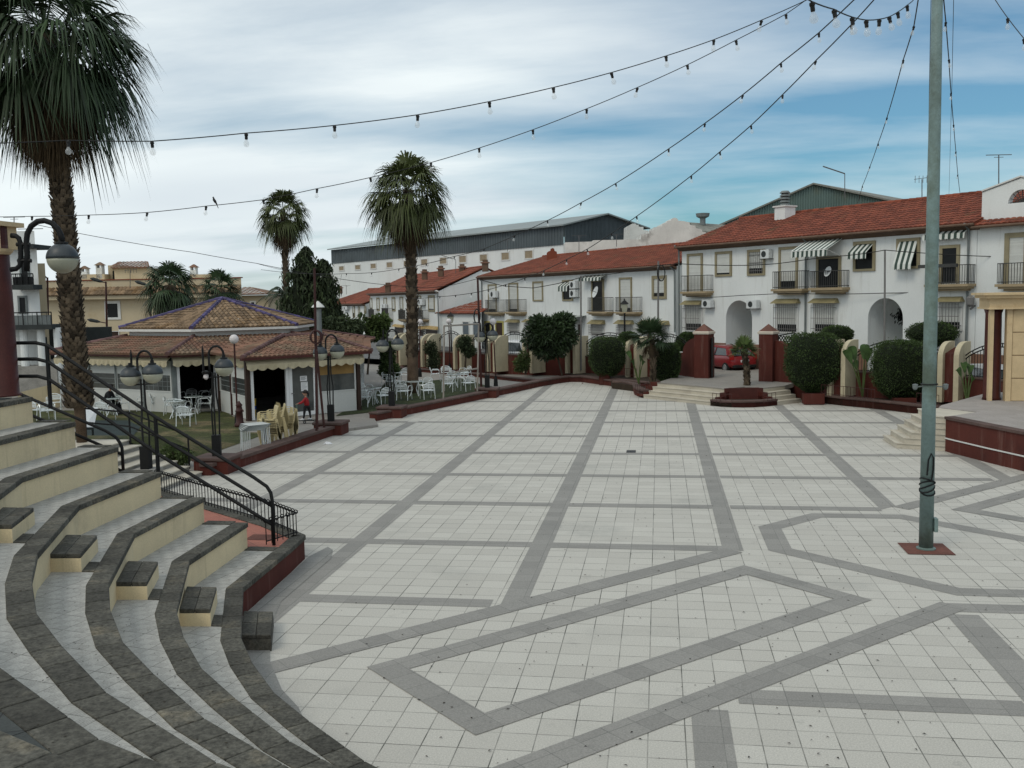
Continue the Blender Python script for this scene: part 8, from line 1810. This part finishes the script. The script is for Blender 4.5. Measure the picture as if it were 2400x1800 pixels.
    for s_ in (-1, 1):
        MB().hexa([T(-L / 2 + .02, s_ * .62 * kx, .72), T(-L / 2 + .02, s_ * .74 * kx, .72), T(-L / 2 + .22, s_ * .81 * kx, .72), T(-L / 2 + .22, s_ * .70 * kx, .72)], [T(-L / 2 + .05, s_ * .64 * kx, 1.0), T(-L / 2 + .05, s_ * .76 * kx, 1.0), T(-L / 2 + .25, s_ * .81 * kx, 1.0), T(-L / 2 + .25, s_ * .70 * kx, 1.0)]).build('tail_light', 'tail_red', e)
        MB().hexa([T(L / 2 - .02, s_ * .45 * kx, .56), T(L / 2 - .16, s_ * .70 * kx, .56), T(L / 2 - .3, s_ * .70 * kx, .56), T(L / 2 - .2, s_ * .45 * kx, .56)], [T(L / 2 - .08, s_ * .45 * kx, .70), T(L / 2 - .22, s_ * .72 * kx, .72), T(L / 2 - .36, s_ * .70 * kx, .72), T(L / 2 - .25, s_ * .45 * kx, .70)]).build('headlight', 'head_clear', e)
        MB().box(0, 0, 0, 0.001, 0.001, 0.001) if False else None
    MB().hexa([T(-L / 2 - .012, -.25, .60), T(-L / 2 - .012, .25, .60), T(-L / 2 + .03, .25, .60), T(-L / 2 + .03, -.25, .60)], [T(-L / 2 - .0, -.25, .71), T(-L / 2 - .0, .25, .71), T(-L / 2 + .03, .25, .71), T(-L / 2 + .03, -.25, .71)]).build('number_plate', 'paper_white', e)
    MB().hexa([T(-L / 2 - .03, -.66 * kx, .30), T(-L / 2 - .03, .66 * kx, .30), T(-L / 2 + .1, .70 * kx, .30), T(-L / 2 + .1, -.70 * kx, .30)], [T(-L / 2 - .035, -.66 * kx, .46), T(-L / 2 - .035, .66 * kx, .46), T(-L / 2 + .1, .72 * kx, .46), T(-L / 2 + .1, -.72 * kx, .46)]).build('bumper', 'cable_black', e, bevel=.03)
    return e
hd = math.atan2(.885, -.465) + YAW - .15
car(gz(1700, 52.5, .51), hd, 'red_paint', 'red hatchback seen from behind through the open gate')
car(gz(1775, 57.0, .51), hd + .5, 'silver_paint', 'silver car half hidden by the right gate pillar')
car(gz(1203, 60.0, .51), hd + .45, 'white_car_paint', 'white van-like car seen through the iron fence left of the bushy tree', L=4.3, Wd=1.8, Hh=1.6)
car(gz(2035, 48.5, .51), hd - .35, 'white_car_paint', 'white car glimpsed through the fence behind the banana plant'); car(gz(2310, 38.6, .30), hd - .3, 'silver_paint', 'pale car behind the fence next to the stage building')
aerial(1980, 407, 465, 58, 'slanted aerial arm on a thin mast above the green barn', 'arm'); aerial(2161, 420, 462, 50, 'small aerial just left of the tall mast', 'yagi'); aerial(2341, 363, 432, 42, 'tall T-shaped aerial above the gabled house', 'T')
aerial(1189, 563, 590, 95, 'square dish-like aerial in front of the grey warehouse wall', 'yagi'); aerial(1357, 552, 590, 72, 'comb-shaped aerial above the middle red roof', 'T'); aerial(1445, 549, 578, 72, 'aerial above the right part of the middle red roof', 'T'); aerial(305, 634, 675, 70, 'spiky aerial on the beige building', 'yagi'); aerial(812, 669, 690, 130, 'thin aerial over the far red roof', 'T'); aerial(1068, 609, 640, 88, 'pale aerial over the third house ridge', 'arm')
aerial(33, 509, 545, 50, 'aerial on the white balcony house', 'T')
for (px, py, Z, lb) in ((909, 665, 100, 'brown chimney on the red roof of the third house, left of the palm trunk'), (1083, 622, 92, 'brown chimney near the ridge end of the third house'), (1033, 626, 93, 'brown chimney behind the third house ridge'), (1137, 612, 84, 'cream chimney on the gable top of the third house'), (797, 672, 128, 'low chimney on the far red roof'), (995, 634, 96, 'small brown chimney behind the palm trunk')):
    t = at(px, py, Z); e = empty('chimney_stack', (t.x, t.y, t.z - .9), lb, 'chimney'); MB().box(t.x - .24, t.y - .24, t.z - .9, t.x + .24, t.y + .24, t.z - .2).build('shaft', 'gutter_brown', e); MB().box(t.x - .34, t.y - .34, t.z - .2, t.x + .34, t.y + .34, t.z - .08).build('cap', 'plinth', e); MB().box(t.x - .2, t.y - .2, t.z - .08, t.x + .2, t.y + .2, t.z + .12).build('cowl', 'gutter_brown', e)
for q in list(bpy.data.objects):
    if q.type == 'MESH' and q.parent is None and 'kind' not in q and 'label' not in q: print('LOOSE', q.name)
